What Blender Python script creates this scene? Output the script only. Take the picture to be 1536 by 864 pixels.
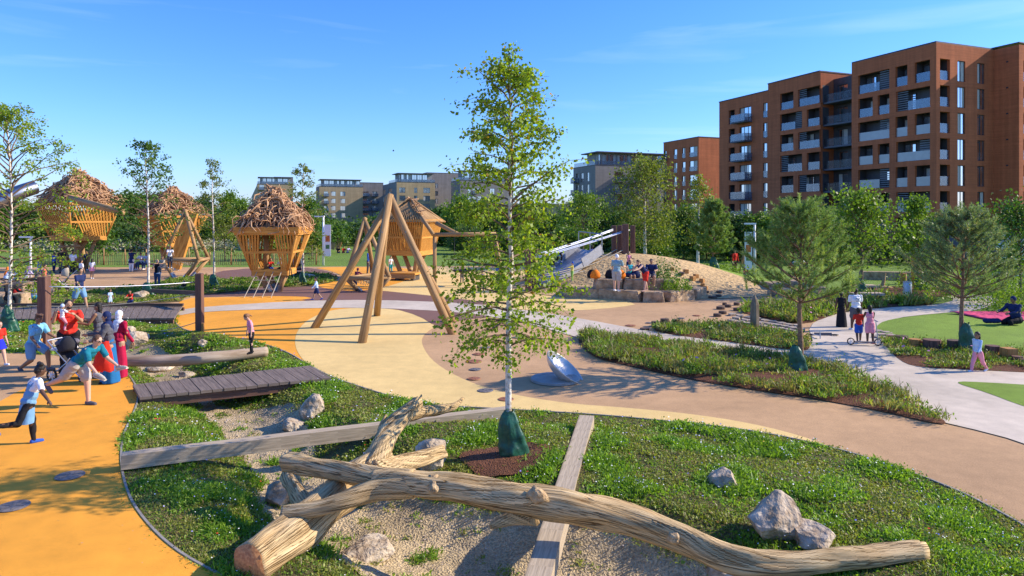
import bpy, bmesh, math, random
import numpy as np
from mathutils import Vector, Matrix, noise
from mathutils.geometry import delaunay_2d_cdt
R = math.radians
PI = math.pi
for o in list(bpy.data.objects): bpy.data.objects.remove(o)
SC = bpy.context.scene
COL = SC.collection
random.seed(7)
# ---------------------------------------------------------------- camera, sky, sun, exposure
CH, HY, F = 3.9, 324.0, 1024.0        # eye height (m), horizon row, focal length in photo pixels (24 mm lens)
cam_d = bpy.data.cameras.new('camera'); cam = bpy.data.objects.new('camera', cam_d); COL.objects.link(cam)
cam.location = (0, 0, CH); cam.rotation_euler = (R(90), 0, 0)
cam_d.lens = 24; cam_d.sensor_width = 36; cam_d.shift_y = -(432 - HY) / 1536
cam_d.clip_start = 0.1; cam_d.clip_end = 12000
SC.camera = cam
SUN_EL = 30.0; SUN_AZ = math.degrees(math.atan2(1, 0.15))      # azimuth measured from +Y towards +X
wd = bpy.data.worlds.new('World'); SC.world = wd; wd.use_nodes = True
nt = wd.node_tree; nt.nodes.clear()
wo = nt.nodes.new('ShaderNodeOutputWorld'); bg = nt.nodes.new('ShaderNodeBackground')
sky = nt.nodes.new('ShaderNodeTexSky'); sky.sky_type = 'NISHITA'; sky.sun_disc = False
sky.sun_elevation = R(SUN_EL); sky.sun_rotation = R(SUN_AZ); sky.air_density = 1.0; sky.dust_density = 0.25; sky.ozone_density = 3.0
hs = nt.nodes.new('ShaderNodeHueSaturation'); hs.inputs['Saturation'].default_value = 1.22; hs.inputs['Value'].default_value = 1.0
tc = nt.nodes.new('ShaderNodeTexCoord'); mp = nt.nodes.new('ShaderNodeMapping'); mp.inputs['Scale'].default_value = (1.4, 1.4, 12.0)
mp.inputs['Rotation'].default_value = (R(5), R(6), 0)
nz = nt.nodes.new('ShaderNodeTexNoise'); nz.inputs['Scale'].default_value = 2.2; nz.inputs['Detail'].default_value = 7; nz.inputs['Distortion'].default_value = 0.5
rp = nt.nodes.new('ShaderNodeValToRGB'); rp.color_ramp.elements[0].position = 0.54; rp.color_ramp.elements[1].position = 0.85
rp.color_ramp.elements[0].color = (0, 0, 0, 1); rp.color_ramp.elements[1].color = (0.20, 0.20, 0.20, 1)
mx = nt.nodes.new('ShaderNodeMix'); mx.data_type = 'RGBA'; mx.inputs['B'].default_value = (6.5, 7.6, 9.0, 1)
nt.links.new(tc.outputs['Generated'], mp.inputs[0]); nt.links.new(mp.outputs[0], nz.inputs['Vector']); nt.links.new(nz.outputs['Fac'], rp.inputs[0])
# clear-air tint: keeps the low sky pale blue all the way round
sx = nt.nodes.new('ShaderNodeSeparateXYZ'); nt.links.new(tc.outputs['Generated'], sx.inputs[0])
mrz = nt.nodes.new('ShaderNodeMapRange'); mrz.inputs['From Min'].default_value = 0.0; mrz.inputs['From Max'].default_value = 0.42; nt.links.new(sx.outputs['Z'], mrz.inputs['Value'])
rz_ = nt.nodes.new('ShaderNodeValToRGB'); rz_.color_ramp.elements[0].color = (0.70, 0.80, 1.38, 1); rz_.color_ramp.elements[1].color = (0.78, 1.04, 1.60, 1)
e_ = rz_.color_ramp.elements.new(.3); e_.color = (.74, .95, 1.46, 1)
nt.links.new(mrz.outputs[0], rz_.inputs[0]); mt_ = nt.nodes.new('ShaderNodeMix'); mt_.data_type = 'RGBA'; mt_.blend_type = 'MULTIPLY'; mt_.inputs['Factor'].default_value = 1
nt.links.new(sky.outputs[0], hs.inputs['Color']); nt.links.new(hs.outputs[0], mt_.inputs['A']); nt.links.new(rz_.outputs[0], mt_.inputs['B']); nt.links.new(mt_.outputs['Result'], mx.inputs['A']); nt.links.new(rp.outputs[0], mx.inputs['Factor'])
nt.links.new(mx.outputs['Result'], bg.inputs['Color']); bg.inputs['Strength'].default_value = 0.13
nt.links.new(bg.outputs[0], wo.inputs['Surface'])
sd = bpy.data.lights.new('sun', 'SUN'); sd.energy = 5.0; sd.angle = R(0.53); sd.color = (1.0, 0.87, 0.69)
so = bpy.data.objects.new('sun', sd); COL.objects.link(so); so.location = (30, 5, 40)
ca = math.cos(R(SUN_EL)); SUNV = Vector((math.sin(R(SUN_AZ)) * ca, math.cos(R(SUN_AZ)) * ca, math.sin(R(SUN_EL))))
so.rotation_euler = SUNV.to_track_quat('Z', 'Y').to_euler()
SC.view_settings.view_transform = 'Standard'; SC.view_settings.look = 'None'; SC.view_settings.gamma = 1
SC.view_settings.exposure = 0.5
SC.render.resolution_x = 1024; SC.render.resolution_y = 576

# ---------------------------------------------------------------- terrain height
def sst(a, b, x):
    t = max(0.0, min(1.0, (x - a) / (b - a))); return t * t * (3 - 2 * t)
def g0(px, py, z=0.0):                     # ground point seen at a photo pixel, on the level z
    D = (CH - z) * F / (py - HY); return ((px - 768) * D / F, D)
def poly(pts): return [g0(*p) for p in pts]
def seg_dist(x, y, P):
    best = 1e9; bt = 0
    for i in range(len(P) - 1):
        ax, ay = P[i][0], P[i][1]; bx, by = P[i + 1][0], P[i + 1][1]
        dx, dy = bx - ax, by - ay; t = max(0, min(1, ((x - ax) * dx + (y - ay) * dy) / (dx * dx + dy * dy)))
        d = math.hypot(x - ax - t * dx, y - ay - t * dy)
        if d < best: best = d; bt = i + t
    return best, bt
def inside(x, y, P):
    c = False; n = len(P); j = n - 1
    for i in range(n):
        xi, yi = P[i][0], P[i][1]; xj, yj = P[j][0], P[j][1]
        if (yi > y) != (yj > y) and x < (xj - xi) * (y - yi) / (yj - yi) + xi: c = not c
        j = i
    return c
def resample(P, step, closed=True):
    out = []; n = len(P)
    for i in range(n if closed else n - 1):
        a = P[i]; b = P[(i + 1) % n]; L = math.hypot(b[0] - a[0], b[1] - a[1]); k = max(1, int(L / step))
        for q in range(k): out.append((a[0] + (b[0] - a[0]) * q / k, a[1] + (b[1] - a[1]) * q / k))
    if not closed: out.append(P[-1])
    return out
def smooth_loop(P, it=2):                  # Chaikin: rounds the corners of an outline
    for _ in range(it):
        Q = []
        for i in range(len(P)):
            a = P[i]; b = P[(i + 1) % len(P)]
            Q += [(a[0] * .75 + b[0] * .25, a[1] * .75 + b[1] * .25), (a[0] * .25 + b[0] * .75, a[1] * .25 + b[1] * .75)]
        P = Q
    return P
BED = smooth_loop(poly([(-160, 457), (200, 457.5), (275, 457.5), (262, 478), (266, 490), (290, 499), (335, 507), (385, 513), (430, 527), (465, 549), (497, 566), (545, 582),
    (600, 599), (660, 609), (755, 614), (895, 622), (1000, 632), (1080, 640), (1150, 650), (1230, 667), (1300, 686), (1420, 728), (1500, 768), (1580, 815), (1750, 930),
    (1750, 1150), (1100, 1250), (620, 1010), (470, 930), (330, 864), (260, 825), (215, 780), (190, 740), (180, 690), (185, 650), (200, 622), (208, 597), (203, 575), (185, 553), (150, 540), (60, 530), (-160, 524)]), 2)
GRAVEL = smooth_loop(poly([(190, 500), (262, 517), (300, 560), (340, 590), (455, 590), (470, 640), (480, 668), (585, 690), (600, 720), (760, 752), (960, 790), (1130, 850), (1260, 930), (1100, 1010),
    (800, 960), (600, 905), (520, 850), (480, 790), (430, 770), (395, 745), (370, 720), (400, 690), (350, 650), (325, 610), (240, 575), (215, 540), (150, 520), (60, 508), (60, 490), (140, 490)]), 2)
SWALE = [g0(*p) for p in [(100, 500), (230, 530), (330, 585), (405, 640), (450, 690), (520, 750), (700, 800), (900, 850), (1100, 920)]]
MOUND_C = (6.3, 39.0)
def hgt(x, y):
    z = 0.0
    if y < 33 and inside(x, y, BED):
        d, t = seg_dist(x, y, SWALE)
        edge, _ = seg_dist(x, y, BED + BED[:1]); e = sst(0.0, 0.9, edge)
        z -= 0.42 * e * (1 - sst(0.25, 1.7, d))
        z += 0.10 * e * noise.noise(Vector((x * .7, y * .7, 3))) + 0.12 * sst(.4, 2, edge) * (1 - (1 - sst(0.6, 2.2, d)))
        dm = math.hypot((x + 8.9) / 2.2, (y - 21.5) / 1.5); z += 0.38 * e * (1 - sst(0, 1, dm))
        z += e * 0.03 * noise.noise(Vector((x * 3, y * 3, 9)))
    dx = x - MOUND_C[0]; dy = y - MOUND_C[1]
    q = math.hypot(dx / (7.0 if dx < 0 else 10.5), dy / (7.2 if dy < 0 else 9))
    if q < 1: z += 1.72 * (1 - sst(0.05, 1, q)) + 0.04 * noise.noise(Vector((x * .8, y * .8, 0)))
    return z
def gm(px, py):                            # ray from the eye through a photo pixel onto the terrain
    D = 4.5
    while D < 400:
        x = (px - 768) * D / F; zr = CH - (py - HY) / F * D
        h = hgt(x, D)
        if zr <= h: return Vector((x, D, h))
        D += max(0.02, (zr - h) * 0.3)
    return Vector((x, D, 0))
def X(px, D): return (px - 768) * D / F
def Z(py, D): return CH - (py - HY) / F * D
def P3(px, py, D): return Vector((X(px, D), D, Z(py, D)))

# ---------------------------------------------------------------- materials
MATS = {}
def nodes(name):
    m = bpy.data.materials.new(name); m.use_nodes = True; t = m.node_tree; b = t.nodes['Principled BSDF']; return m, t, b
def mat(name, col, rough=0.8, var=0.12, scale=6.0, bump=0.0, bscale=40.0, metal=0.0, spec=0.4, uv=None, col2=None, detail=5, blo=.35, bhi=.65, bdist=0.02):
    if name in MATS: return MATS[name]
    m, t, b = nodes(name); L = t.links
    b.inputs['Roughness'].default_value = rough; b.inputs['Metallic'].default_value = metal; b.inputs['Specular IOR Level'].default_value = spec
    tcn = t.nodes.new('ShaderNodeTexCoord'); src = tcn.outputs['Object']
    if uv:
        mpn = t.nodes.new('ShaderNodeMapping'); mpn.inputs['Scale'].default_value = (uv[0], uv[1], 1); L.new(tcn.outputs['UV'], mpn.inputs[0]); src = mpn.outputs[0]
        oi = t.nodes.new('ShaderNodeObjectInfo'); ad = t.nodes.new('ShaderNodeVectorMath'); ad.operation = 'ADD'
        cb = t.nodes.new('ShaderNodeCombineXYZ'); mu = t.nodes.new('ShaderNodeMath'); mu.operation = 'MULTIPLY'; mu.inputs[1].default_value = 37.0
        L.new(oi.outputs['Random'], mu.inputs[0]); L.new(mu.outputs[0], cb.inputs[2]); L.new(src, ad.inputs[0]); L.new(cb.outputs[0], ad.inputs[1]); src = ad.outputs[0]
    n = t.nodes.new('ShaderNodeTexNoise'); n.inputs['Scale'].default_value = scale if not uv else 1.0; n.inputs['Detail'].default_value = detail; n.inputs['Roughness'].default_value = 0.62
    L.new(src, n.inputs['Vector'])
    r = t.nodes.new('ShaderNodeValToRGB'); r.color_ramp.elements[0].position = blo; r.color_ramp.elements[1].position = bhi
    c2 = col2 if col2 else tuple(min(1, c * (1 + var)) for c in col); c1 = col if col2 else tuple(c * (1 - var) for c in col)
    r.color_ramp.elements[0].color = (*c1, 1); r.color_ramp.elements[1].color = (*c2, 1)
    L.new(n.outputs['Fac'], r.inputs[0]); L.new(r.outputs[0], b.inputs['Base Color'])
    if bump:
        n2 = t.nodes.new('ShaderNodeTexNoise'); n2.inputs['Scale'].default_value = bscale if not uv else 1.0; n2.inputs['Detail'].default_value = 4
        L.new(src, n2.inputs['Vector']); bp = t.nodes.new('ShaderNodeBump'); bp.inputs['Strength'].default_value = bump; bp.inputs['Distance'].default_value = bdist
        L.new(n2.outputs['Fac'], bp.inputs['Height']); L.new(bp.outputs[0], b.inputs['Normal'])
    MATS[name] = m; return m
def surf_mat(name, col, speck=0.12, big=0.08, rough=0.9, fine=260, bump=0.25, stain=(0.5, 0.6), bigscale=0.35, spk=None, bdist=.004):
    """paving: large soft stains, medium blotches, fine granules"""
    if name in MATS: return MATS[name]
    m, t, b = nodes(name); L = t.links; b.inputs['Roughness'].default_value = rough; b.inputs['Specular IOR Level'].default_value = 0.25
    tcn = t.nodes.new('ShaderNodeTexCoord')
    def nn(s, d=4):
        n = t.nodes.new('ShaderNodeTexNoise'); n.inputs['Scale'].default_value = s; n.inputs['Detail'].default_value = d; L.new(tcn.outputs['Object'], n.inputs['Vector']); return n
    def mr(n, lo, hi, a=.3, z=.7):
        q = t.nodes.new('ShaderNodeMapRange'); q.inputs['From Min'].default_value = a; q.inputs['From Max'].default_value = z; q.inputs['To Min'].default_value = lo; q.inputs['To Max'].default_value = hi
        L.new(n.outputs['Fac'], q.inputs['Value']); return q
    a = mr(nn(bigscale, 5), 1 - big, 1 + big); c = mr(nn(3.0, 6), 1 - big * .6, 1 + big * .6); f = mr(nn(fine, 2), 1 - speck, 1 + speck)
    m1 = t.nodes.new('ShaderNodeMath'); m1.operation = 'MULTIPLY'; m2 = t.nodes.new('ShaderNodeMath'); m2.operation = 'MULTIPLY'
    L.new(a.outputs[0], m1.inputs[0]); L.new(c.outputs[0], m1.inputs[1]); L.new(m1.outputs[0], m2.inputs[0]); L.new(f.outputs[0], m2.inputs[1])
    vm = t.nodes.new('ShaderNodeVectorMath'); vm.operation = 'SCALE'; vm.inputs[0].default_value = col; L.new(m2.outputs[0], vm.inputs['Scale'])
    out = vm.outputs[0]
    if spk:      # scattered debris flecks: (scale, threshold, colour)
        v = t.nodes.new('ShaderNodeTexVoronoi'); v.inputs['Scale'].default_value = spk[0]; L.new(tcn.outputs['Object'], v.inputs['Vector'])
        lt = t.nodes.new('ShaderNodeMath'); lt.operation = 'LESS_THAN'; lt.inputs[1].default_value = spk[1]; L.new(v.outputs['Distance'], lt.inputs[0])
        cl = nn(.8, 3); gt = t.nodes.new('ShaderNodeMath'); gt.operation = 'GREATER_THAN'; gt.inputs[1].default_value = .52; L.new(cl.outputs['Fac'], gt.inputs[0])
        mm = t.nodes.new('ShaderNodeMath'); mm.operation = 'MULTIPLY'; L.new(lt.outputs[0], mm.inputs[0]); L.new(gt.outputs[0], mm.inputs[1])
        mi = t.nodes.new('ShaderNodeMix'); mi.data_type = 'RGBA'; L.new(mm.outputs[0], mi.inputs['Factor']); L.new(out, mi.inputs['A']); mi.inputs['B'].default_value = (*spk[2], 1); out = mi.outputs['Result']
    L.new(out, b.inputs['Base Color'])
    if bump:
        bp = t.nodes.new('ShaderNodeBump'); bp.inputs['Strength'].default_value = bump; bp.inputs['Distance'].default_value = bdist
        L.new(f.outputs[0], bp.inputs['Height']); L.new(bp.outputs[0], b.inputs['Normal'])
    MATS[name] = m; return m
def wood(name, a, b_, su=28, sv=1.6, rough=0.75, bump=0.6, knots=False, bd=.008):
    m = mat(name, a, rough, uv=(su, sv), col2=b_, bump=bump, detail=6, spec=.25, bdist=bd, blo=.36, bhi=.64)
    return m
def leafmat(name, a, b_, trans=0.35, autumn=None):
    if name in MATS: return MATS[name]
    m, t, b = nodes(name); L = t.links; b.inputs['Roughness'].default_value = 0.5; b.inputs['Specular IOR Level'].default_value = 0.4
    geo = t.nodes.new('ShaderNodeNewGeometry'); r = t.nodes.new('ShaderNodeValToRGB')
    r.color_ramp.elements[0].color = (*a, 1); r.color_ramp.elements[1].color = (*b_, 1)
    if autumn:
        e = r.color_ramp.elements.new(0.95); e.color = (*b_, 1); r.color_ramp.elements[-1].color = (*autumn, 1)
    L.new(geo.outputs['Random Per Island'], r.inputs[0]); L.new(r.outputs[0], b.inputs['Base Color'])
    tr = t.nodes.new('ShaderNodeBsdfTranslucent'); ml = t.nodes.new('ShaderNodeMixRGB'); ml.blend_type = 'MULTIPLY'; ml.inputs[0].default_value = 1; ml.inputs[2].default_value = (1.5, 1.55, .6, 1)
    L.new(r.outputs[0], ml.inputs[1]); L.new(ml.outputs[0], tr.inputs['Color'])
    ms = t.nodes.new('ShaderNodeMixShader'); ms.inputs[0].default_value = trans
    L.new(b.outputs[0], ms.inputs[1]); L.new(tr.outputs[0], ms.inputs[2]); L.new(ms.outputs[0], t.nodes['Material Output'].inputs['Surface'])
    MATS[name] = m; return m

# ---------------------------------------------------------------- object helpers
WL = {}                                    # world location of every thing and part
def tag(o, label=None, cat=None, group=None, kind=None):
    if label: o['label'] = label
    if cat: o['category'] = cat
    if group: o['group'] = group
    if kind: o['kind'] = kind
    return o
def thing(name, loc, label, cat, group=None, rz=0.0):
    o = bpy.data.objects.new(name, None); o.empty_display_size = .2; COL.objects.link(o); o.location = loc; o.rotation_euler[2] = rz
    WL[o] = Vector(loc); return tag(o, label, cat, group)
def link_mesh(me, name, m, parent=None, loc=(0, 0, 0)):
    o = bpy.data.objects.new(name, me); COL.objects.link(o)
    if m is not None:
        for q in (m if isinstance(m, (list, tuple)) else [m]): me.materials.append(q)
    if parent is not None: o.parent = parent; WL[o] = WL.get(parent, Vector())
    else: WL[o] = Vector(loc)
    o.location = loc; return o
class MB:
    def __init__(s): s.v = []; s.f = []; s.uv = []; s.mi = []
    def add(s, vs, fs, uvs=None, mi=0):
        b = len(s.v); s.v += [tuple(v) for v in vs]
        for k, f in enumerate(fs):
            s.f.append(tuple(b + i for i in f)); s.uv.append(uvs[k] if uvs else [(0, 0)] * len(f)); s.mi.append(mi)
        return s
    def box(s, c, d, rz=0.0, mi=0, taper=1.0, M=None):
        hx, hy, hz = d[0] / 2, d[1] / 2, d[2] / 2; cz, sz = math.cos(rz), math.sin(rz); vs = []
        for z in (-1, 1):
            k = taper if z > 0 else 1
            for (x, y) in ((-1, -1), (1, -1), (1, 1), (-1, 1)):
                p = Vector((x * hx * k, y * hy * k, z * hz))
                p = M @ p if M is not None else Vector((p.x * cz - p.y * sz, p.x * sz + p.y * cz, p.z))
                vs.append((p[0] + c[0], p[1] + c[1], p[2] + c[2]))
        fs = [(0, 3, 2, 1), (4, 5, 6, 7), (0, 1, 5, 4), (1, 2, 6, 5), (2, 3, 7, 6), (3, 0, 4, 7)]
        dd = [d[0], d[1], d[2]]; ax = dd.index(max(dd)); loc = []
        for z in (-1, 1):
            for (x, y) in ((-1, -1), (1, -1), (1, 1), (-1, 1)): loc.append((x * hx, y * hy, z * hz))
        o2 = [i for i in range(3) if i != ax]; uvs = [[(loc[i][o2[0]] + loc[i][o2[1]] * 1.3, loc[i][ax]) for i in f] for f in fs]
        return s.add(vs, fs, uvs, mi)
    def beam(s, p, q, w, h, up=(0, 0, 1), mi=0, w2=None, h2=None):
        p = Vector(p); q = Vector(q); d = (q - p); L = d.length; d.normalize(); up = Vector(up)
        if abs(d.dot(up)) > .98: up = Vector((1, 0, 0))
        x = d.cross(up).normalized(); y = x.cross(d).normalized(); w2 = w2 or w; h2 = h2 or h; vs = []
        for (o, a, b) in ((p, w, h), (q, w2, h2)):
            for (i, j) in ((-1, -1), (1, -1), (1, 1), (-1, 1)): vs.append(o + x * i * a / 2 + y * j * b / 2)
        fs = [(0, 3, 2, 1), (4, 5, 6, 7), (0, 1, 5, 4), (1, 2, 6, 5), (2, 3, 7, 6), (3, 0, 4, 7)]
        pr = [-1, 0, 1, 2]
        def U(i, k): return (pr[i % 4] * .3 + k * .11, L if i > 3 else 0)
        uvs = [[((0 if i in (0, 3, 4, 7) else w), (0 if i in (0, 1, 4, 5) else h)) for i in f] if k < 2 else [U(i, k) for i in f] for k, f in enumerate(fs)]
        return s.add(vs, fs, uvs, mi)
    def tube(s, pts, rad, n=8, cap=True, mi=0, rough=0.0, seed=0, ecap=0.0, vs0=0.0, capmi=None):
        pts = [Vector(p) for p in pts]; m = len(pts)
        if not isinstance(rad, (list, tuple)): rad = [rad] * m
        b = len(s.v); tprev = None; ln = vs0; N = None; rows = []
        for i in range(m):
            t = (pts[min(i + 1, m - 1)] - pts[max(i - 1, 0)]).normalized()
            if N is None:
                a = Vector((0, 0, 1)) if abs(t.z) < .9 else Vector((1, 0, 0)); N = t.cross(a).normalized()
            else:
                N = (N - t * N.dot(t)).normalized()
            B = t.cross(N)
            if i: ln += (pts[i] - pts[i - 1]).length
            for k in range(n):
                a = 2 * PI * k / n; rr = rad[i]
                if rough: rr *= 1 + rough * noise.noise(Vector((math.cos(a) * 1.7 + seed, math.sin(a) * 1.7, ln * 2.2 + seed))) + rough * .8 * noise.noise(Vector((math.cos(a) * 5 + seed, math.sin(a) * 5, ln * .8)))
                s.v.append(tuple(pts[i] + (N * math.cos(a) + B * math.sin(a)) * rr))
            rows.append(ln)
        for i in range(m - 1):
            for k in range(n):
                k2 = (k + 1) % n; s.f.append((b + i * n + k, b + i * n + k2, b + (i + 1) * n + k2, b + (i + 1) * n + k)); s.mi.append(mi)
                rr = rad[i]; u0 = k / n * 2 * PI * rr * .9; u1 = (k + 1) / n * 2 * PI * rr * .9; s.uv.append([(u0, rows[i]), (u1, rows[i]), (u1, rows[i + 1]), (u0, rows[i + 1])])
        if cap:
            cm = mi if capmi is None else capmi
            s.f.append(tuple(b + k for k in range(n))[::-1]); s.mi.append(cm); s.uv.append([(math.cos(2 * PI * k / n) * rad[0], math.sin(2 * PI * k / n) * rad[0]) for k in range(n)][::-1])
            s.f.append(tuple(b + (m - 1) * n + k for k in range(n))); s.mi.append(cm); s.uv.append([(math.cos(2 * PI * k / n) * rad[-1], math.sin(2 * PI * k / n) * rad[-1]) for k in range(n)])
        return s
    def lathe(s, prof, n=20, c=(0, 0, 0), M=None, mi=0, cap=False):
        b = len(s.v)
        for (r, z) in prof:
            for k in range(n):
                a = 2 * PI * k / n; p = Vector((r * math.cos(a), r * math.sin(a), z)); p = M @ p if M is not None else p
                s.v.append((p[0] + c[0], p[1] + c[1], p[2] + c[2]))
        for i in range(len(prof) - 1):
            for k in range(n):
                k2 = (k + 1) % n; s.f.append((b + i * n + k, b + i * n + k2, b + (i + 1) * n + k2, b + (i + 1) * n + k)); s.mi.append(mi); s.uv.append([(k / n, i), ((k + 1) / n, i), ((k + 1) / n, i + 1), (k / n, i + 1)])
        if cap:
            s.f.append(tuple(b + k for k in range(n))[::-1]); s.mi.append(mi); s.uv.append([(0, 0)] * n)
            s.f.append(tuple(b + (len(prof) - 1) * n + k for k in range(n))); s.mi.append(mi); s.uv.append([(0, 0)] * n)
        return s
    def ell(s, c, r, seg=10, rings=6, M=None, mi=0):
        b = len(s.v); vs = []; c = Vector(c)
        for i in range(rings + 1):
            th = PI * i / rings
            for k in range(seg):
                a = 2 * PI * k / seg; p = Vector((r[0] * math.sin(th) * math.cos(a), r[1] * math.sin(th) * math.sin(a), r[2] * math.cos(th)))
                if M is not None: p = M @ p
                vs.append(c + p)
        fs = []
        for i in range(rings):
            for k in range(seg):
                k2 = (k + 1) % seg; fs.append((i * seg + k, (i + 1) * seg + k, (i + 1) * seg + k2, i * seg + k2))
        return s.add(vs, fs, None, mi)
    def build(s, name, m, parent=None, smooth=False, origin=None, local=False, bevel=0.0, auto=None):
        me = bpy.data.meshes.new(name)
        if local: off = Vector((0, 0, 0)); loc = Vector(origin) if origin is not None else off
        elif parent is not None: off = WL[parent]; loc = Vector((0, 0, 0))
        else:
            if origin is None:
                a = np.array(s.v); origin = ((a[:, 0].min() + a[:, 0].max()) / 2, (a[:, 1].min() + a[:, 1].max()) / 2, a[:, 2].min())
            off = Vector(origin); loc = off
        me.from_pydata([(v[0] - off[0], v[1] - off[1], v[2] - off[2]) for v in s.v], [], s.f)
        uvl = me.uv_layers.new(name='UVMap'); flat = [c for f in s.uv for q in f for c in q]; uvl.data.foreach_set('uv', flat)
        me.polygons.foreach_set('material_index', s.mi)
        if smooth: me.polygons.foreach_set('use_smooth', [True] * len(s.f))
        me.update(); o = link_mesh(me, name, m, parent, loc)
        if parent is not None: WL[o] = WL[parent]
        if auto: me.shade_smooth() if False else None
        if bevel:
            md = o.modifiers.new('b', 'BEVEL'); md.width = bevel; md.segments = 1; md.limit_method = 'ANGLE'
        return o
def np_mesh(name, V, Fq, m, parent=None, uv=None):     # V (n,3) world or local, Fq (k,3|4)
    me = bpy.data.meshes.new(name); V = np.asarray(V, dtype=np.float32); Fq = np.asarray(Fq, dtype=np.int32); k = Fq.shape[1]
    me.vertices.add(len(V)); me.vertices.foreach_set('co', V.ravel()); me.loops.add(Fq.size); me.loops.foreach_set('vertex_index', Fq.ravel())
    me.polygons.add(len(Fq)); me.polygons.foreach_set('loop_start', np.arange(0, Fq.size, k, dtype=np.int32)); me.polygons.foreach_set('loop_total', np.full(len(Fq), k, dtype=np.int32))
    me.update(calc_edges=True); me.validate(); return link_mesh(me, name, m, parent)
def kids(o): return [c for c in o.children]
def copy_tree(o, parent=None, **kw):
    c = o.copy(); COL.objects.link(c); c.parent = parent
    for k, v in kw.items(): c[k] = v
    for ch in o.children: copy_tree(ch, c)
    return c
def sheet(name, m, outer, z=0.0, holes=(), step=None, zf=None, kind='structure', keep=None, thick=0.0):
    """flat or height-mapped area inside 'outer' and outside every hole"""
    zf = zf or (lambda x, y: 0.0); loops = [resample(outer, step or 1.2)] + [resample(h, step or 1.2) for h in holes]
    vs = []; es = []
    for L in loops:
        b = len(vs); vs += [Vector(p) for p in L]; es += [(b + i, b + (i + 1) % len(L)) for i in range(len(L))]
    if step:
        xs = [p[0] for p in outer]; ys = [p[1] for p in outer]; y = min(ys)
        while y < max(ys):
            st = step * max(1.0, y / 14.0); x = min(xs) + random.random() * st
            while x < max(xs):
                q = (x + random.uniform(-.2, .2) * st, y + random.uniform(-.2, .2) * st)
                if inside(q[0], q[1], outer) and not any(inside(q[0], q[1], h) for h in holes): vs.append(Vector(q))
                x += st
            y += st
    V, E, Fc, _, _, _ = delaunay_2d_cdt(vs, es, [], 0, 1e-4)
    fs = []
    for f in Fc:
        cx = sum(V[i].x for i in f) / len(f); cy = sum(V[i].y for i in f) / len(f)
        if inside(cx, cy, outer) and not any(inside(cx, cy, h) for h in holes): fs.append(f)
    me = bpy.data.meshes.new(name); me.from_pydata([(v.x, v.y, z + zf(v.x, v.y)) for v in V], [], fs); me.validate(); me.update()
    bm = bmesh.new(); bm.from_mesh(me); bmesh.ops.recalc_face_normals(bm, faces=bm.faces)
    up = sum(f.normal.z for f in bm.faces)
    if up < 0: bmesh.ops.reverse_faces(bm, faces=bm.faces)
    loose = [v for v in bm.verts if not v.link_faces]; bmesh.ops.delete(bm, geom=loose, context='VERTS')
    bm.to_mesh(me); bm.free()
    if step: me.polygons.foreach_set('use_smooth', [True] * len(me.polygons))
    o = link_mesh(me, name, m); 
    if kind: o['kind'] = kind
    return o
# ================================================================ GROUND
M_lawn = surf_mat('lawn_grass', (0.15, 0.235, 0.032), speck=.35, big=.16, fine=60, bump=.6, bigscale=.12, bdist=.03)
M_turf = surf_mat('mown_turf', (0.19, 0.29, 0.032), speck=.3, big=.14, fine=90, bump=.5, bigscale=.4, bdist=.02)
M_orange = surf_mat('orange_rubber', (0.80, 0.34, 0.035), speck=.22, big=.13, fine=110, spk=(5, .035, (.75, .5, .35)))
M_cream = surf_mat('cream_rubber', (0.74, 0.52, 0.20), speck=.16, big=.11, fine=120, spk=(4, .02, (.3, .22, .1)))
M_tan = surf_mat('tan_rubber', (0.49, 0.30, 0.15), speck=.26, big=.14, fine=120, spk=(3.2, .03, (.22, .12, .07)))
M_brown = surf_mat('brown_rubber', (0.20, 0.105, 0.08), speck=.10, big=.06, fine=150)
M_path = surf_mat('pale_concrete', (0.56, 0.47, 0.36), speck=.12, big=.15, fine=120, spk=(3.5, .02, (.25, .22, .16)))
M_band = surf_mat('grey_band', (0.53, 0.43, 0.30), speck=.06, big=.04, fine=120)
M_soil = surf_mat('bed_soil', (0.20, 0.17, 0.06), speck=.6, big=.35, fine=85, bump=1.0, bigscale=1.2, bdist=.03)
M_mulch = surf_mat('bark_mulch', (0.17, 0.07, 0.035), speck=.5, big=.2, fine=45, bump=1.0, bdist=.03)
M_gravel = surf_mat('sandy_gravel', (0.49, 0.375, 0.215), speck=.38, big=.2, fine=34, bump=1.0, bigscale=1.4, bdist=.03)
M_sand = surf_mat('mound_sand', (0.50, 0.34, 0.16), speck=.22, big=.16, fine=6, bump=.9, bdist=.10)
M_edge = mat('edging_pale', (.30, .27, .23), .9)
BIG = [(-3500, -60), (3500, -60), (3500, 6500), (-3500, 6500)]
sheet('ground', M_lawn, BIG, 0.0, [BED])
PLAY = poly([(-1500, 401), (335, 401), (480, 400), (745, 399), (880, 406), (1000, 424), (1160, 440), (1240, 455), (1240, 475), (1330, 520), (1560, 605), (2300, 760)])
PLAY += [(26, 5), (26, -20), (-30, -20), (-32, 8)]
sheet('playground_surface', M_tan, PLAY, 0.004, [BED])
O1 = smooth_loop(poly([(-420, 770), (-120, 660), (0, 603), (30, 585), (81, 567), (130, 556), (170, 549), (215, 552), (330, 600), (420, 800), (560, 990), (700, 1300), (-1500, 1300), (-1500, 1000)]), 2)
sheet('orange_path', M_orange, O1, 0.008, [BED])
O2 = smooth_loop(poly([(250, 482), (262, 470), (272, 447.5), (330, 446), (440, 444), (475, 446.5), (560, 455), (560, 500), (520, 560), (560, 590), (480, 575), (400, 545), (250, 510)]), 1)
sheet('orange_path', M_orange, O2, 0.008, [BED])
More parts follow.
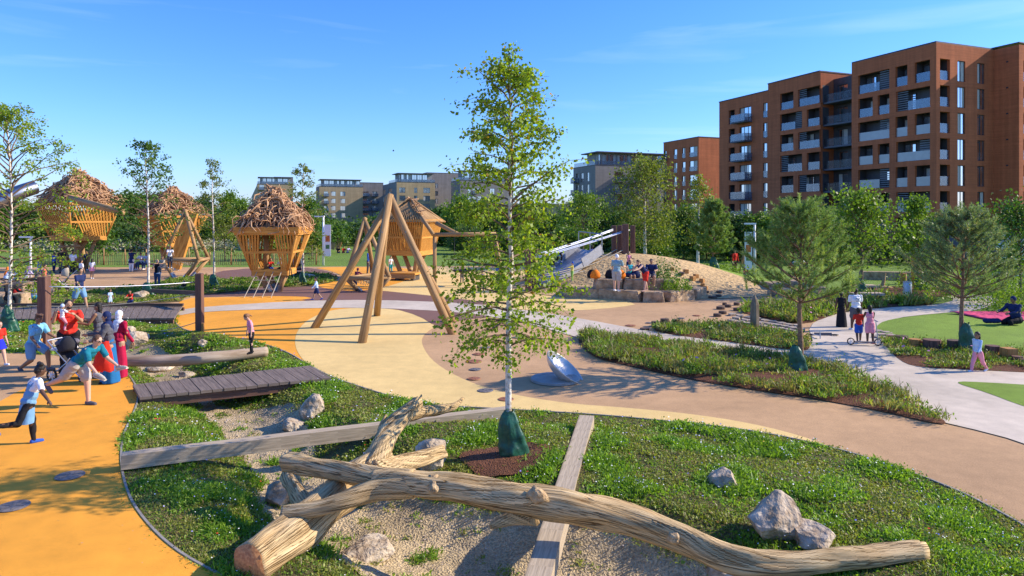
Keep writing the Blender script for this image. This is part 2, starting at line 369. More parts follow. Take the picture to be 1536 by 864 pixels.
C1 = smooth_loop(poly([(560, 461), (500, 464), (465, 477), (446, 495), (441, 515), (450, 537), (478, 560), (500, 590), (560, 640), (755, 660), (1150, 700), (1300, 700), (1245, 668), (1150, 640),
    (1050, 623), (950, 613), (850, 606), (760, 591), (700, 573), (652, 546), (634, 522), (632, 506), (648, 493), (662, 487), (640, 470)]), 2)
sheet('cream_area', M_cream, C1, 0.012, [BED])
B2 = smooth_loop(poly([(540, 458), (590, 463), (628, 474), (655, 491), (668, 487), (700, 479), (760, 474), (830, 476), (780, 466), (700, 458), (600, 455)]), 1)
sheet('brown_area', M_brown, B2, 0.016, [])
B1 = smooth_loop(poly([(285, 447), (300, 428), (318, 408), (380, 402), (440, 401.5), (468, 402), (500, 409), (512, 419), (475, 427), (478, 431), (560, 435), (650, 444), (745, 455), (700, 460), (560, 455), (440, 452), (478, 446), (400, 443.5), (330, 445)]), 1)
sheet('brown_area', M_brown, B1, 0.012, [BED])
C2 = smooth_loop(poly([(585, 402), (700, 401), (810, 404), (880, 430), (960, 456), (930, 461), (870, 466), (800, 466), (700, 458), (640, 447), (560, 436), (560, 425)]), 1)
sheet('cream_area', M_cream, C2, 0.008, [])
O3 = smooth_loop(poly([(466, 401), (560, 400.5), (612, 402), (632, 412), (590, 428), (545, 437), (520, 437), (476, 431), (478, 427), (520, 419), (500, 407)]), 1)
sheet('orange_area', M_orange, O3, 0.016, [])
PATH = poly([(262, 475), (266, 466), (300, 461), (440, 452), (560, 450), (700, 455), (790, 466), (870, 478), (985, 500), (1100, 515), (1205, 528), (1220, 512), (1212, 490), (1240, 474), (1262, 468),
    (1340, 461), (1405, 458), (1436, 450), (1415, 444), (1450, 441), (1495, 446), (1500, 454), (1470, 466), (1400, 471), (1340, 478), (1314, 490), (1320, 507), (1350, 545), (1440, 555), (1536, 560), (1900, 576),
    (1900, 800), (1536, 665), (1440, 640), (1300, 610), (1100, 565), (960, 530), (870, 508), (790, 485), (700, 469), (560, 462), (440, 463), (300, 468)])
sheet('concrete_path', M_path, smooth_loop(PATH, 1), 0.020, [BED])
def raised(name, m, px, z, zb=.0, step=.6, amp=.04, kind='structure'):
    P = smooth_loop(poly(px), 2)
    def zf(x, y):
        d, _ = seg_dist(x, y, P + P[:1]); return amp * sst(0, .8, d) + .02 * sst(0, .3, d) * noise.noise(Vector((x, y, 1)))
    o = sheet(name, m, P, z, [], step=step, zf=zf, kind=kind); return P
L1 = raised('lawn', M_turf, [(1312, 491), (1330, 480), (1400, 471.5), (1470, 466), (1500, 456), (1536, 458), (1900, 465), (1900, 545), (1536, 533), (1430, 522), (1345, 514), (1318, 506)], .026, amp=.12)
L2 = raised('lawn', M_turf, [(1424, 573), (1480, 575), (1560, 580), (1900, 590), (1900, 740), (1700, 660), (1536, 612), (1480, 590)], .026, amp=.06)
PB1 = raised('planting_soil', M_mulch, [(861, 505), (900, 503), (1000, 515), (1100, 527), (1195, 543), (1245, 553), (1311, 577), (1371, 607), (1432, 640), (1386, 634), (1341, 622), (1250, 604), (1130, 586), (1050, 573), (988, 560), (931, 547), (885, 536)], .026, amp=.1, step=.3)
PB2 = raised('planting_soil', M_mulch, [(978, 490), (1010, 487), (1100, 491), (1170, 500), (1212, 512), (1216, 523), (1205, 529), (1100, 515), (985, 500)], .026, amp=.06, step=.4)
PB3 = raised('planting_soil', M_mulch, [(1108, 468), (1130, 458), (1200, 453), (1290, 448), (1390, 452), (1405, 458), (1340, 461), (1262, 468), (1212, 488), (1165, 482), (1130, 474)], .026, amp=.06, step=.6)
PB4 = raised('planting_soil', M_mulch, [(1318, 508), (1345, 514), (1430, 522), (1536, 533), (1900, 550), (1900, 576), (1536, 560), (1440, 555), (1385, 553), (1350, 545)], .026, amp=.06, step=.4)
PB5 = raised('planting_soil', M_soil, [(280, 438), (300, 427), (340, 420), (400, 420), (395, 433), (340, 440), (300, 443)], .026, amp=.1, step=.6)
PB6 = raised('planting_soil', M_soil, [(405, 428), (420, 416), (460, 411), (500, 416), (505, 423), (470, 429), (430, 432)], .026, amp=.1, step=.6)
PB7 = raised('planting_soil', M_soil, [(-40, 452), (60, 445), (170, 436), (240, 425), (300, 414), (330, 418), (300, 430), (276, 447), (270, 456), (-60, 456)], .026, amp=.1, step=.6)
PG = raised('bark_play_area', M_mulch, [(1255, 440), (1290, 430), (1400, 430), (1440, 440), (1400, 448), (1290, 446)], .02, amp=.01, step=1)
# foreground bed with its swale
sheet('planting_bed', M_soil, BED, 0.0, [GRAVEL], step=.16, zf=hgt)
def gz(x, y): return hgt(x, y) + .035 * noise.noise(Vector((x * 5, y * 5, 0))) + .022 * noise.noise(Vector((x * 13, y * 13, 5)))
sheet('gravel_swale', M_gravel, GRAVEL, 0.0, [], step=.085, zf=gz)
ringp = [(X(763, 10.76) + .75 * math.cos(a) * (1 + .12 * math.sin(3 * a)), 10.6 + .62 * math.sin(a)) for a in [i * PI / 14 for i in range(28)]]
sheet('mulch_ring', M_mulch, ringp, 0.02, [], step=.07, zf=lambda x, y: hgt(x, y) + .03 * (1 - min(1, math.hypot(x, y - 10.6) / .8)) + .012 * noise.noise(Vector((x * 25, y * 25, 0))))
# mound
MP = [(MOUND_C[0] + (7.1 if math.cos(a) < 0 else 10.7) * math.cos(a), MOUND_C[1] + (7.3 if math.sin(a) < 0 else 9.2) * math.sin(a)) for a in [i * PI / 24 for i in range(48)]]
TURF = [(10.3, 40.5), (12.5, 37.4), (14.6, 34.8), (16.2, 32.6), (24, 33), (24, 50), (8, 50), (7.5, 44)]
TF = smooth_loop([p for p in TURF], 1)
def clip_out(P, Q): return P
MPs = MP
# the mound surface: sand, with a turf flank behind the right shoulder
def two(name, m, cond, z):
    st = .45; vs = [Vector(p) for p in resample(MP, .5)]; n0 = len(vs); es = [(i, (i + 1) % n0) for i in range(n0)]
    T = resample(TF, .5); b = len(vs); vs += [Vector(p) for p in T]; es += [(b + i, b + (i + 1) % len(T)) for i in range(len(T))]
    x = -2
    rnd = random.Random(3)
    while x < 18:
        y = 31
        while y < 49:
            q = (x + rnd.uniform(-.1, .1), y + rnd.uniform(-.1, .1))
            if inside(q[0], q[1], MP): vs.append(Vector(q))
            y += st
        x += st
    V, E, Fc, _, _, _ = delaunay_2d_cdt(vs, es, [], 0, 1e-4); fs = []
    for f in Fc:
        cx = sum(V[i].x for i in f) / 3; cy = sum(V[i].y for i in f) / 3
        if inside(cx, cy, MP) and (inside(cx, cy, TF) == cond): fs.append(f)
    mb = MB(); mb.add([(v.x, v.y, z + hgt(v.x, v.y)) for v in V], fs)
    o = mb.build(name, m, smooth=True, origin=(0, 0, 0)); o['kind'] = 'structure'
    bm = bmesh.new(); bm.from_mesh(o.data); bmesh.ops.delete(bm, geom=[v for v in bm.verts if not v.link_faces], context='VERTS'); bmesh.ops.recalc_face_normals(bm, faces=bm.faces)
    if sum(f.normal.z for f in bm.faces) < 0: bmesh.ops.reverse_faces(bm, faces=bm.faces)
    bm.to_mesh(o.data); bm.free()
two('sand_mound', M_sand, False, .03)
two('turf_bank', M_turf, True, .03)
# concrete edging strip between bed and coloured surface
mb = MB(); L = resample([p for p in BED], .35)
for i in range(len(L)):
    a = L[i]; b_ = L[(i + 1) % len(L)]
    if a[1] > 5 and (a[1] < 26): mb.beam((a[0], a[1], -.03), (b_[0], b_[1], -.03), .03, .10)
o = mb.build('path_edging', M_edge); o['kind'] = 'structure'
# far hills
mb = MB(); nx = 90
M_hill = mat('wooded_hill', (0.03, 0.06, 0.03), .95, var=.4, scale=.01)
for (D, h0, seed) in ((2600, 34, 1), (4200, 62, 5)):
    vs = []; fs = []
    for i in range(nx):
        x = -5000 + i * 10000 / (nx - 1); h = h0 * (0.75 + .45 * noise.noise(Vector((x * .0009 + seed, seed, 0))) + .12 * noise.noise(Vector((x * .006, seed, 3))))
        vs += [(x, D - 900, -1), (x, D - 300, h * .75), (x, D, h), (x, D + 800, -1)]
    for i in range(nx - 1):
        for k in range(3): fs.append((i * 4 + k, i * 4 + 4 + k, i * 4 + 5 + k, i * 4 + 1 + k))
    mb.add(vs, fs)
o = mb.build('hills', M_hill, smooth=True, origin=(0, 3000, 0)); o['kind'] = 'structure'
# ================================================================ FOREGROUND TIMBER, BRIDGE, ROCKS
W_log = wood('weathered_log', (0.25, 0.155, 0.075), (0.66, 0.47, 0.26), 22, .7, bump=1.0, bd=.04)
def crack_wood(name, ca, cb_, dark, su, sv):
    m, t, b = nodes(name); L = t.links; b.inputs['Roughness'].default_value = .8; b.inputs['Specular IOR Level'].default_value = .2
    tcn = t.nodes.new('ShaderNodeTexCoord')
    def nz_(a, c, det, dist=0):
        mp_ = t.nodes.new('ShaderNodeMapping'); mp_.inputs['Scale'].default_value = (a, c, 1); L.new(tcn.outputs['UV'], mp_.inputs[0]); n = t.nodes.new('ShaderNodeTexNoise'); n.inputs['Scale'].default_value = 1; n.inputs['Detail'].default_value = det; n.inputs['Distortion'].default_value = dist; L.new(mp_.outputs[0], n.inputs['Vector']); return n
    def rmp(n, stops):
        r = t.nodes.new('ShaderNodeValToRGB'); e = r.color_ramp.elements; e[0].position, e[0].color = stops[0][0], (*stops[0][1], 1); e[1].position, e[1].color = stops[-1][0], (*stops[-1][1], 1)
        for p_, c_ in stops[1:-1]: q = e.new(p_); q.color = (*c_, 1)
        L.new(n.outputs['Fac'], r.inputs[0]); return r
    base = rmp(nz_(su * .25, sv * 1.6, 4, .3), [(.35, ca), (.65, cb_)]); fine = rmp(nz_(su * 2.2, sv * 2, 5), [(.3, (.62,) * 3), (.6, (1.08,) * 3)]); crk = rmp(nz_(su, sv, 3, .6), [(.395, (1, 1, 1)), (.425, dark), (.455, (1, 1, 1)), (.55, (1, 1, 1)), (.565, (.6, .52, .44)), (.58, (1, 1, 1))])
    a1 = t.nodes.new('ShaderNodeMixRGB'); a1.blend_type = 'MULTIPLY'; a1.inputs[0].default_value = 1; L.new(base.outputs[0], a1.inputs[1]); L.new(fine.outputs[0], a1.inputs[2]); a2 = t.nodes.new('ShaderNodeMixRGB'); a2.blend_type = 'MULTIPLY'; a2.inputs[0].default_value = 1; L.new(a1.outputs[0], a2.inputs[1]); L.new(crk.outputs[0], a2.inputs[2]); L.new(a2.outputs[0], b.inputs['Base Color'])
    ad_ = t.nodes.new('ShaderNodeMath'); ad_.operation = 'MULTIPLY_ADD'; L.new(fine.outputs[0], ad_.inputs[0]); ad_.inputs[1].default_value = .35; L.new(crk.outputs[0], ad_.inputs[2]); bp = t.nodes.new('ShaderNodeBump'); bp.inputs['Strength'].default_value = 1.0; bp.inputs['Distance'].default_value = .03; L.new(ad_.outputs[0], bp.inputs['Height']); L.new(bp.outputs[0], b.inputs['Normal']); MATS[name] = m; return m
W_log = crack_wood('bleached_log', (.50, .33, .15), (.72, .53, .28), (.42, .30, .18), 26, .7)
W_knot = mat('knot_wood', (.36, .23, .11), .8, col2=(.60, .43, .23), scale=14, bump=1.0, bscale=30, bdist=.03)
W_end = wood('log_end_grain', (0.34, 0.15, 0.06), (0.58, 0.30, 0.12), 30, 30, bump=.5)
W_beam = wood('grey_timber', (0.30, 0.235, 0.16), (0.56, 0.45, 0.31), 26, 1.2, bump=.5)
W_plank = wood('dark_decking', (0.13, 0.10, 0.08), (0.25, 0.19, 0.15), 30, 1.5, bump=.4)
W_red = wood('red_brown_timber', (0.10, 0.05, 0.035), (0.21, 0.11, 0.08), 26, 1.4, bump=.4)
W_pole = wood('round_pole_timber', (0.27, 0.155, 0.065), (0.50, 0.31, 0.14), 18, .8, bump=.5)
W_gold = wood('golden_timber', (0.44, 0.19, 0.035), (0.70, 0.36, 0.08), 22, 1.1, bump=.3)
W_cub = wood('orange_cut_wood', (0.34, 0.15, 0.04), (0.55, 0.28, 0.09), 20, 2)
W_dark = wood('dark_wood', (0.07, 0.045, 0.03), (0.16, 0.10, 0.07), 20, 2)
M_rock = mat('limestone_rock', (0.28, 0.19, 0.11), .9, scale=4, col2=(0.64, 0.54, 0.40), bump=1.0, bscale=14, bdist=.05)
M_metal = mat('brushed_metal', (0.35, 0.36, 0.38), .35, metal=1.0, var=.1)
M_dmet = mat('dark_metal', (0.06, 0.06, 0.065), .5, var=.1)
M_wire = mat('steel_cable', (0.62, 0.64, 0.68), .35, metal=.6, var=.05)
M_rope = mat('natural_rope', (0.42, 0.37, 0.28), .9, var=.15, scale=40)
M_bag = mat('green_watering_bag', (0.012, 0.085, 0.045), .42, var=.35, scale=9, spec=.5, bump=.4, bscale=14)
M_white = mat('white_paint', (.8, .8, .8), .5, var=.03)
M_black = mat('black_rubber', (.02, .02, .02), .6, var=.1)

def spl(pts, rads, k=6):                       # smooth path through the given points
    P = [Vector(p) for p in pts]; out = []; ro = []
    for i in range(len(P) - 1):
        a = P[max(i - 1, 0)]; b = P[i]; c = P[i + 1]; d = P[min(i + 2, len(P) - 1)]
        for j in range(k):
            t = j / k; out.append(.5 * ((2 * b) + (c - a) * t + (2 * a - 5 * b + 4 * c - d) * t * t + (-a + 3 * b - 3 * c + d) * t ** 3)); ro.append(rads[i] * (1 - t) + rads[i + 1] * t)
    out.append(P[-1]); ro.append(rads[-1]); return out, ro
def P3z(px, py, z): D = (CH - z) * F / (py - HY); return Vector((X(px, D), D, z))
def logtube(mb, pts, rads, n=20, rough=.22, seed=1, k=8, **kw):
    a, r = spl(pts, rads, k); mb.tube(a, r, n=n, rough=rough, seed=seed, **kw); return a
# -- long fallen trunk lying across the swale
tA = thing('fallen_log', P3z(900, 790, 0), 'long pale weathered tree trunk lying across the gravel from the forked end to the grass', 'log', 'bleached fallen trunks')
mb = MB()
A = [P3z(560, 724, .66), P3z(600, 722, .68), P3z(650, 728, .68), P3z(710, 737, .66), P3z(800, 752, .62), P3z(880, 765, .56), P3z(950, 781, .48), P3z(1020, 806, .38), P3z(1085, 834, .27), P3z(1160, 846, .22), P3z(1260, 838, .21), P3z(1384, 826, .2)]
logtube(mb, A, [.13, .148, .155, .158, .172, .168, .162, .155, .142, .13, .12, .105], rough=.3, seed=3)
mb.build('trunk', [W_log], tA, smooth=True)
for k, (pts, rr) in enumerate([([P3z(620, 722, .69), P3z(560, 716, .68), P3z(500, 705, .65), P3z(465, 699, .62), P3z(430, 692, .60)], [.15, .13, .12, .115, .125]),
                 ([P3z(620, 728, .66), P3z(570, 733, .62), P3z(520, 750, .54), P3z(470, 764, .46), P3z(424, 772, .40)], [.15, .13, .112, .10, .088])]):
    mb = MB(); logtube(mb, pts, rr, seed=11 + k, rough=.28); mb.build('fork', [W_log], tA, smooth=True)
# knots and the broken stub under the trunk
for (px, py, z, r, d) in ((806, 741, .78, .048, (0, -.06, .09)), (1008, 803, .42, .06, (0, -.22, .03)), (652, 729, .72, .05, (0, -.22, .0)), (908, 771, .52, .045, (0, -.22, 0))):
    mb = MB(); p = P3z(px, py, z); dv = Vector(d); mb.tube([p - dv * .35, p, p + dv * .42, p + dv * .62, p + dv * .56], [r * 2.3, r * 1.7, r * 1.0, r * .6, r * .25], n=14, rough=.5, seed=px); mb.build('knot', [W_knot], tA, smooth=True)
mb = MB(); logtube(mb, [P3z(800, 770, .45), P3z(770, 777, .36), P3z(735, 789, .30)], [.14, .09, .03], seed=5, rough=.4, n=12); mb.build('stub', [W_log], tA, smooth=True)
# -- shorter thick log with cut end and antler-like fork
tB = thing('fallen_log', P3z(450, 800, 0), 'thick split log with sawn reddish end and upright forked branches leaning under the long trunk', 'log', 'bleached fallen trunks')
mb = MB(); logtube(mb, [P3z(374, 846, .16), P3z(440, 800, .20), P3z(500, 752, .30), P3z(545, 712, .40), P3z(580, 685, .52)], [.22, .225, .23, .215, .18], seed=21, rough=.3, capmi=1); mb.build('trunk', [W_log, W_end], tB, smooth=True)
mb = MB(); logtube(mb, [P3z(556, 705, .44), P3z(572, 672, .66), P3z(585, 648, .80), P3z(605, 625, .95), P3z(627, 603, 1.08)], [.19, .15, .13, .12, .105], seed=24, rough=.3); mb.build('fork', [W_log], tB, smooth=True)
mb = MB(); logtube(mb, [P3z(612, 622, .96), P3z(634, 618, .92), P3z(662, 613, .86), P3z(680, 610, .84), P3z(694, 598, .88)], [.10, .09, .075, .06, .03], seed=26, rough=.35, n=12); mb.build('branch', [W_log], tB, smooth=True)
mb = MB(); logtube(mb, [P3z(574, 660, .70), P3z(573, 640, .86), P3z(579, 622, 1.0)], [.10, .05, .012], seed=29, rough=.4, n=10); mb.build('stub', [W_log], tB, smooth=True)
mb = MB(); logtube(mb, [P3z(628, 606, 1.06), P3z(631, 598, 1.12), P3z(632, 592, 1.16)], [.04, .03, .008], seed=30, rough=.3, n=8); mb.build('stub', [W_log], tB, smooth=True)
mb = MB(); logtube(mb, [P3z(560, 712, .42), P3z(590, 702, .40), P3z(625, 690, .36), P3z(662, 678, .30)], [.19, .14, .12, .11], seed=31, rough=.3); mb.build('fork', [W_log], tB, smooth=True)
mb = MB(); logtube(mb, [P3z(470, 770, .12), P3z(450, 745, .10), P3z(432, 716, .1)], [.13, .13, .12], seed=35, rough=.3, n=14); mb.build('branch', [W_log], tB, smooth=True)
# deep drying cracks as thin dark grooves on the logs are carried by the bark relief
# -- squared balance beams
def balance(label, a, b, w, h, za, zb, holes=()):
    pa = P3z(*a, za); pb = P3z(*b, zb); t = thing('balance_beam', ((pa.x + pb.x) / 2, (pa.y + pb.y) / 2, 0), label, 'beam', 'squared balance beams'); mb = MB()
    n = 14; last = None
    d = (pb - pa); side = Vector((d.y, -d.x, 0)).normalized()
    for i in range(n):
        u0 = i / n; u1 = (i + 1) / n
        j = lambda u: side * .02 * noise.noise(Vector((u * 3, w * 7, 1))) + Vector((0, 0, .018 * noise.noise(Vector((u * 4, w, 5)))))
        mb.beam(pa + d * u0 + j(u0) - Vector((0, 0, h / 2)), pa + d * u1 + j(u1) - Vector((0, 0, h / 2)), w, h)
    o = mb.build('beam', W_beam, t)
    for u in holes:
        p = pa + d * u - Vector((0, 0, h * .5)); m2 = MB(); sd_ = side if side.y < 0 else -side
        Mx = sd_.to_track_quat('Z', 'Y').to_matrix(); m2.lathe([(.012, .0), (.045, .012), (.052, .004)], 10, p + sd_ * (w / 2), M=Mx); m2.lathe([(.0001, .003), (.044, .004)], 10, p + sd_ * (w / 2), M=Mx); m2.build('bolt_hole', M_dmet, t)
    return t
balance('long grey squared timber bridging the gravel swale behind the forked log', (182, 681), (760, 611), .20, .22, .26, .2, (.42, .77))
balance('grey squared timber running away from the camera beneath the long trunk', (880, 623), (802, 880), .27, .22, .22, .16)
# -- round grey log the little girl walks on
t = thing('balance_log', gm(290, 548), 'round grey barkless log lying on the bank under the girl in pink', 'log'); mb = MB()
logtube(mb, [P3z(182, 541, .22), P3z(250, 541, .2), P3z(320, 536, .22), P3z(400, 527, .2)], [.14, .15, .15, .13], seed=41, rough=.08, n=16); mb.build('trunk', wood('smooth_grey_log', (0.28, 0.20, 0.13), (0.50, 0.40, 0.29), 9, .9), t, smooth=True)
# -- plank bridges
def bridge(label, FL, FR, BR, BL, z, n, mfas, m=W_plank, th=.06, fdepth=.18):
    a, b_, c, d = [P3z(*q, z) for q in (FL, FR, BR, BL)]; ce = (a + b_ + c + d) / 4
    t = thing('footbridge', (ce.x, ce.y, 0), label, 'footbridge', 'timber plank footbridges'); rnd = random.Random(n)
    for i in range(n):
        u0 = i / n; u1 = (i + .94) / n; mb = MB(); dz = Vector((0, 0, rnd.uniform(-.006, .006))); ex = rnd.uniform(-.012, .012)
        q = [a.lerp(b_, u0), a.lerp(b_, u1), d.lerp(c, u1), d.lerp(c, u0)]; q = [p + dz for p in q]; out = (a - d).normalized() * ex; q[0] += out; q[1] += out
        L = (q[0] - q[3]).length; W_ = (q[1] - q[0]).length; low = [p - Vector((0, 0, th)) for p in q]; vs = q + low
        fs = [(0, 1, 2, 3), (7, 6, 5, 4), (0, 4, 5, 1), (1, 5, 6, 2), (2, 6, 7, 3), (3, 7, 4, 0)]
        uv = [[(0, 0), (W_, 0), (W_, L), (0, L)]] * 2 + [[(0, 0), (.05, 0), (.05, W_), (0, W_)], [(0, 0), (.05, 0), (.05, L), (0, L)]] * 2
        mb.add(vs, fs, uv); mb.build('plank', m, t)
    for (p, q) in ((a, b_), (d, c)):
        ins = (d - a).normalized() * (.12 if p is a else -.12); mb = MB(); zz = Vector((0, 0, th + .01 + fdepth / 2)); mb.beam(p + ins - zz, q + ins - zz, .09, fdepth); mb.build('bearer', mfas, t)
    return t
bridge('short dark plank footbridge crossing the swale in the left foreground', (210, 596), (497, 566), (466, 548), (199, 577), .13, 17, W_red)
bridge('long low boardwalk behind the group of adults on the left', (-130, 479), (262, 477), (275, 458), (-130, 458), .22, 34, W_red, fdepth=.3)
mb = MB(); mb.beam(P3z(-130, 457, .3), P3z(275, 457, .3), .12, .1); tt = mb.build('kerb_beam', W_dark); tag(tt, 'dark timber kerb along the far edge of the long boardwalk', 'kerb')
# -- rocks
def rock(px, py, w, h, label, seed, dep=None, rz=0, group='pale limestone boulders', flat=1.0, base=None):
    p = base or gm(px, py); D = p.y; rw = w / F * D / 2; rh = h / F * D; dep = dep or rw
    bm = bmesh.new(); bmesh.ops.create_icosphere(bm, subdivisions=4 if w > 35 else 3, radius=1); rnd = random.Random(seed); pl = []
    for i in range(15):
        v = Vector((rnd.gauss(0, 1), rnd.gauss(0, 1), rnd.gauss(0, 1) * .8 + .1)).normalized(); pl.append((v, rnd.uniform(.56, .9)))
    for v in bm.verts:
        c = v.co.copy()
        for (nn_, dd) in pl:
            k = c.dot(nn_)
            if k > dd: c -= nn_ * (k - dd)
        c *= 1 + .07 * noise.noise(c * 2.5 + Vector((seed, 0, 0))) + .035 * noise.noise(c * 7 + Vector((seed, 3, 0)))
        v.co = Vector((c.x * rw * 1.12, c.y * dep * 1.1, c.z * rh * .66 * flat + rh * .38))
    me = bpy.data.meshes.new('rock'); bm.to_mesh(me); bm.free(); o = link_mesh(me, 'rock', M_rock, None, p + Vector((0, dep * .6, -.03))); o.rotation_euler[2] = rz
    tag(o, label, 'rock', group); return o
rock(1168, 815, 86, 70, 'largest pale angular boulder leaning by the log end with a hollow in its face', 4, dep=.3)
rock(1232, 822, 74, 32, 'low pale rock right beside the largest boulder near the log end', 5)
rock(1088, 736, 50, 30, 'small pale rock alone in the green planting above the log', 6)
rock(466, 627, 40, 34, 'rounded pale boulder right of the swale beneath the short footbridge', 7)
rock(434, 648, 38, 22, 'low pale rock touching the back of the long squared beam', 8)
rock(548, 842, 84, 26, 'flat topped cream rock in the grass at the bottom edge', 9, flat=.9)
rock(648, 705, 56, 44, 'knobbly cream rock under the end of the branching log', 10)
rock(413, 760, 42, 34, 'grey rock in shade left of the forked log ends', 12)
rock(1085, 874, 50, 26, 'grey rock half cut off by the bottom edge below the long trunk', 13)
rock(303, 521, 20, 13, 'small white rock on the dark mound near the rope post', 14)
rock(202, 522, 40, 26, 'flat pale boulder beside the ropes behind the women', 15)
rock(188, 505, 22, 17, 'pale boulder just behind the brown handbag', 16)
rock(236, 556, 46, 10, 'low sliver of pale stone below the grey round log', 17)
rock(276, 566, 26, 10, 'small flat stone at the back of the short footbridge', 18)
rock(75, 520, 16, 12, 'small white stone at the foot of the left rope post', 19)
rock(462, 418, 26, 9, 'brown boulder by the pushchair beyond the nest tower', 20, group='play area boulders')
rock(205, 449, 26, 14, 'grey boulder behind the seated child in red', 21, group='play area boulders')
rock(318, 431, 22, 6, 'flat pale stone by the bag of the slender tree', 22, group='play area boulders')
# -- green watering bag
BAGT = bpy.data.textures.new('creases', 'CLOUDS'); BAGT.noise_scale = .16; BAGT.noise_depth = 2
def wbag(p, h, w, label, seed=0, rz=0.0):
    mb = MB(); n = 18; prof = [(.34, 1.0), (.46, .93), (.68, .72), (.86, .42), (.97, .15), (1.0, .04), (.94, 0.0)]; vs = []; fs = []
    rnd = random.Random(seed); ph = rnd.uniform(0, 6)
    for (r, t) in prof:
        for k in range(n):
            a = 2 * PI * k / n; rr = r * w / 2 * (1 + .13 * math.sin(2 * a + ph) + .10 * math.sin(5 * a + t * 3 + ph) + .06 * math.sin(9 * a + t * 7)) * (1 + .25 * math.cos(a - .6) * (1 - t))
            vs.append((rr * math.cos(a) - .10 * w * t + .03 * w * math.sin(t * 8), rr * math.sin(a) * .72, t * h + .015 * math.sin(5 * a + ph) * (t > .9)))
    for i in range(len(prof) - 1):
        for k in range(n): fs.append((i * n + k, i * n + (k + 1) % n, (i + 1) * n + (k + 1) % n, (i + 1) * n + k))
    fs = [f[::-1] for f in fs]
    mb.add(vs, fs); 
    for k in (0, 1): mb.tube([(w * .15 * (1 - 2 * k), -.1 * w, h * .97), (w * .12 * (1 - 2 * k), 0, h * 1.07), (w * .1 * (1 - 2 * k), .1 * w, h * .95)], .008 * h / .6, n=5)
    o = mb.build('watering_bag', M_bag, smooth=True, local=True, origin=p); sb = o.modifiers.new('s', 'SUBSURF'); sb.levels = sb.render_levels = 2; dp = o.modifiers.new('d', 'DISPLACE'); dp.texture = BAGT; dp.strength = .11 * h; dp.mid_level = .5; o.rotation_euler[2] = rz; WL[o] = Vector(p)
    return tag(o, label, 'watering bag', 'green tree watering bags')
# -- sunken discs in the surfacing
M_disc = mat('rusty_disc', (0.20, 0.075, 0.03), .6, scale=20, col2=(0.42, 0.17, 0.07)); M_disc2 = mat('grey_disc', (0.10, 0.09, 0.085), .6, scale=20, col2=(0.22, 0.19, 0.17))
DL = [(742, 514, 8, 1), (728, 522, 8, 0), (718, 532, 9, 1), (711, 543, 12, 1), (713, 555, 9, 0), (711, 569, 10, 1), (728, 587, 12, 0), (759, 600, 12, 1), (105, 715, 20, 0), (20, 761, 22, 0),
      (946, 489, 8, 1), (974, 485, 6, 0), (998, 482, 7, 1), (1022, 478, 6, 0), (1045, 474, 6, 1), (775, 507, 7, 0)]
DT = ['farthest rust disc in the curving row left of the birch trunk', 'grey disc second farthest in the row by the birch trunk', 'small rust disc third in the row by the birch trunk', 'widest rust disc in the middle of the row by the birch', 'grey disc just below the widest rust disc of the row', 'orange rust disc on the tan and cream border', 'dark disc on the cream nearest but one to the birch', 'rust disc on the cream beside the birch trunk',
      'dark disc on the orange path crossed by tree shadow', 'dark disc at the left edge of the orange path', 'rust disc leftmost of the chain beyond the concrete path', 'grey disc beyond the path just left of the stumps', 'rust disc just behind the timber stumps', 'small grey disc in the tan surface behind the stumps', 'farthest rust disc of the chain leading to the stepping rounds', 'pale grey disc half hidden behind the birch trunk']
for (px, py, r, c), lb in zip(DL, DT):
    p = g0(px, py); rr = r / F * p[1]; mb = MB(); mb.lathe([(rr, 0.018), (rr * .97, .026), (rr * .86, .022), (rr * .8, .026), (.001, .028)], 20)
    for k in range(6):
        a = k * PI / 3; mb.beam((rr * .2 * math.cos(a), rr * .2 * math.sin(a), .029), (rr * .75 * math.cos(a), rr * .75 * math.sin(a), .028), rr * .12, .006)
    o = mb.build('ground_disc', M_disc if c else M_disc2, local=True, origin=(p[0], p[1], 0)); tag(o, lb, 'ground disc', 'round discs set in the surfacing')
# -- tilted dish spinner
p = g0(833, 571); dt = thing('dish_spinner', (p[0], p[1], 0), 'large tilted steel bowl spinner on a round base plate', 'spinner')
s_ = p[1] / F; mb = MB(); mb.lathe([(37 * s_, .015), (37 * s_, .06), (36 * s_, .075), (26 * s_, .085), (25 * s_, .078), (8 * s_, .09), (.001, .09)], 40, (p[0], p[1], 0)); mb.build('base_plate', mat('dull_steel', (.30, .285, .26), .6, metal=.15, var=.15), dt, smooth=False)
ax = Vector((.60, -.16, .74)).normalized(); Mx = ax.to_track_quat('Z', 'Y').to_matrix(); rb = .53; prof = []
for i in range(15):
    a = i / 14 * PI / 2 * .88; prof.append((rb * math.sin(a) / math.sin(PI / 2 * .88), -.24 * (math.cos(a) - math.cos(PI / 2 * .88)) / (1 - math.cos(PI / 2 * .88)) - 0))
prof[0] = (.001, prof[0][1]); full = prof + [(rb + .012, .0)] + [(r_ + .0, z_ - .03) for (r_, z_) in prof[::-1]]
cen = P3(848, 550, p[1]); mb = MB(); mb.lathe(full, 44, cen, M=Mx); mb.build('bowl', mat('bowl_steel', (.60, .57, .52), .40, metal=.55, var=.08), dt, smooth=True)
mb = MB(); mb.tube([(p[0] + .12, p[1], .08), cen - ax * .24], .05, n=10); mb.build('pivot', M_dmet, dt)
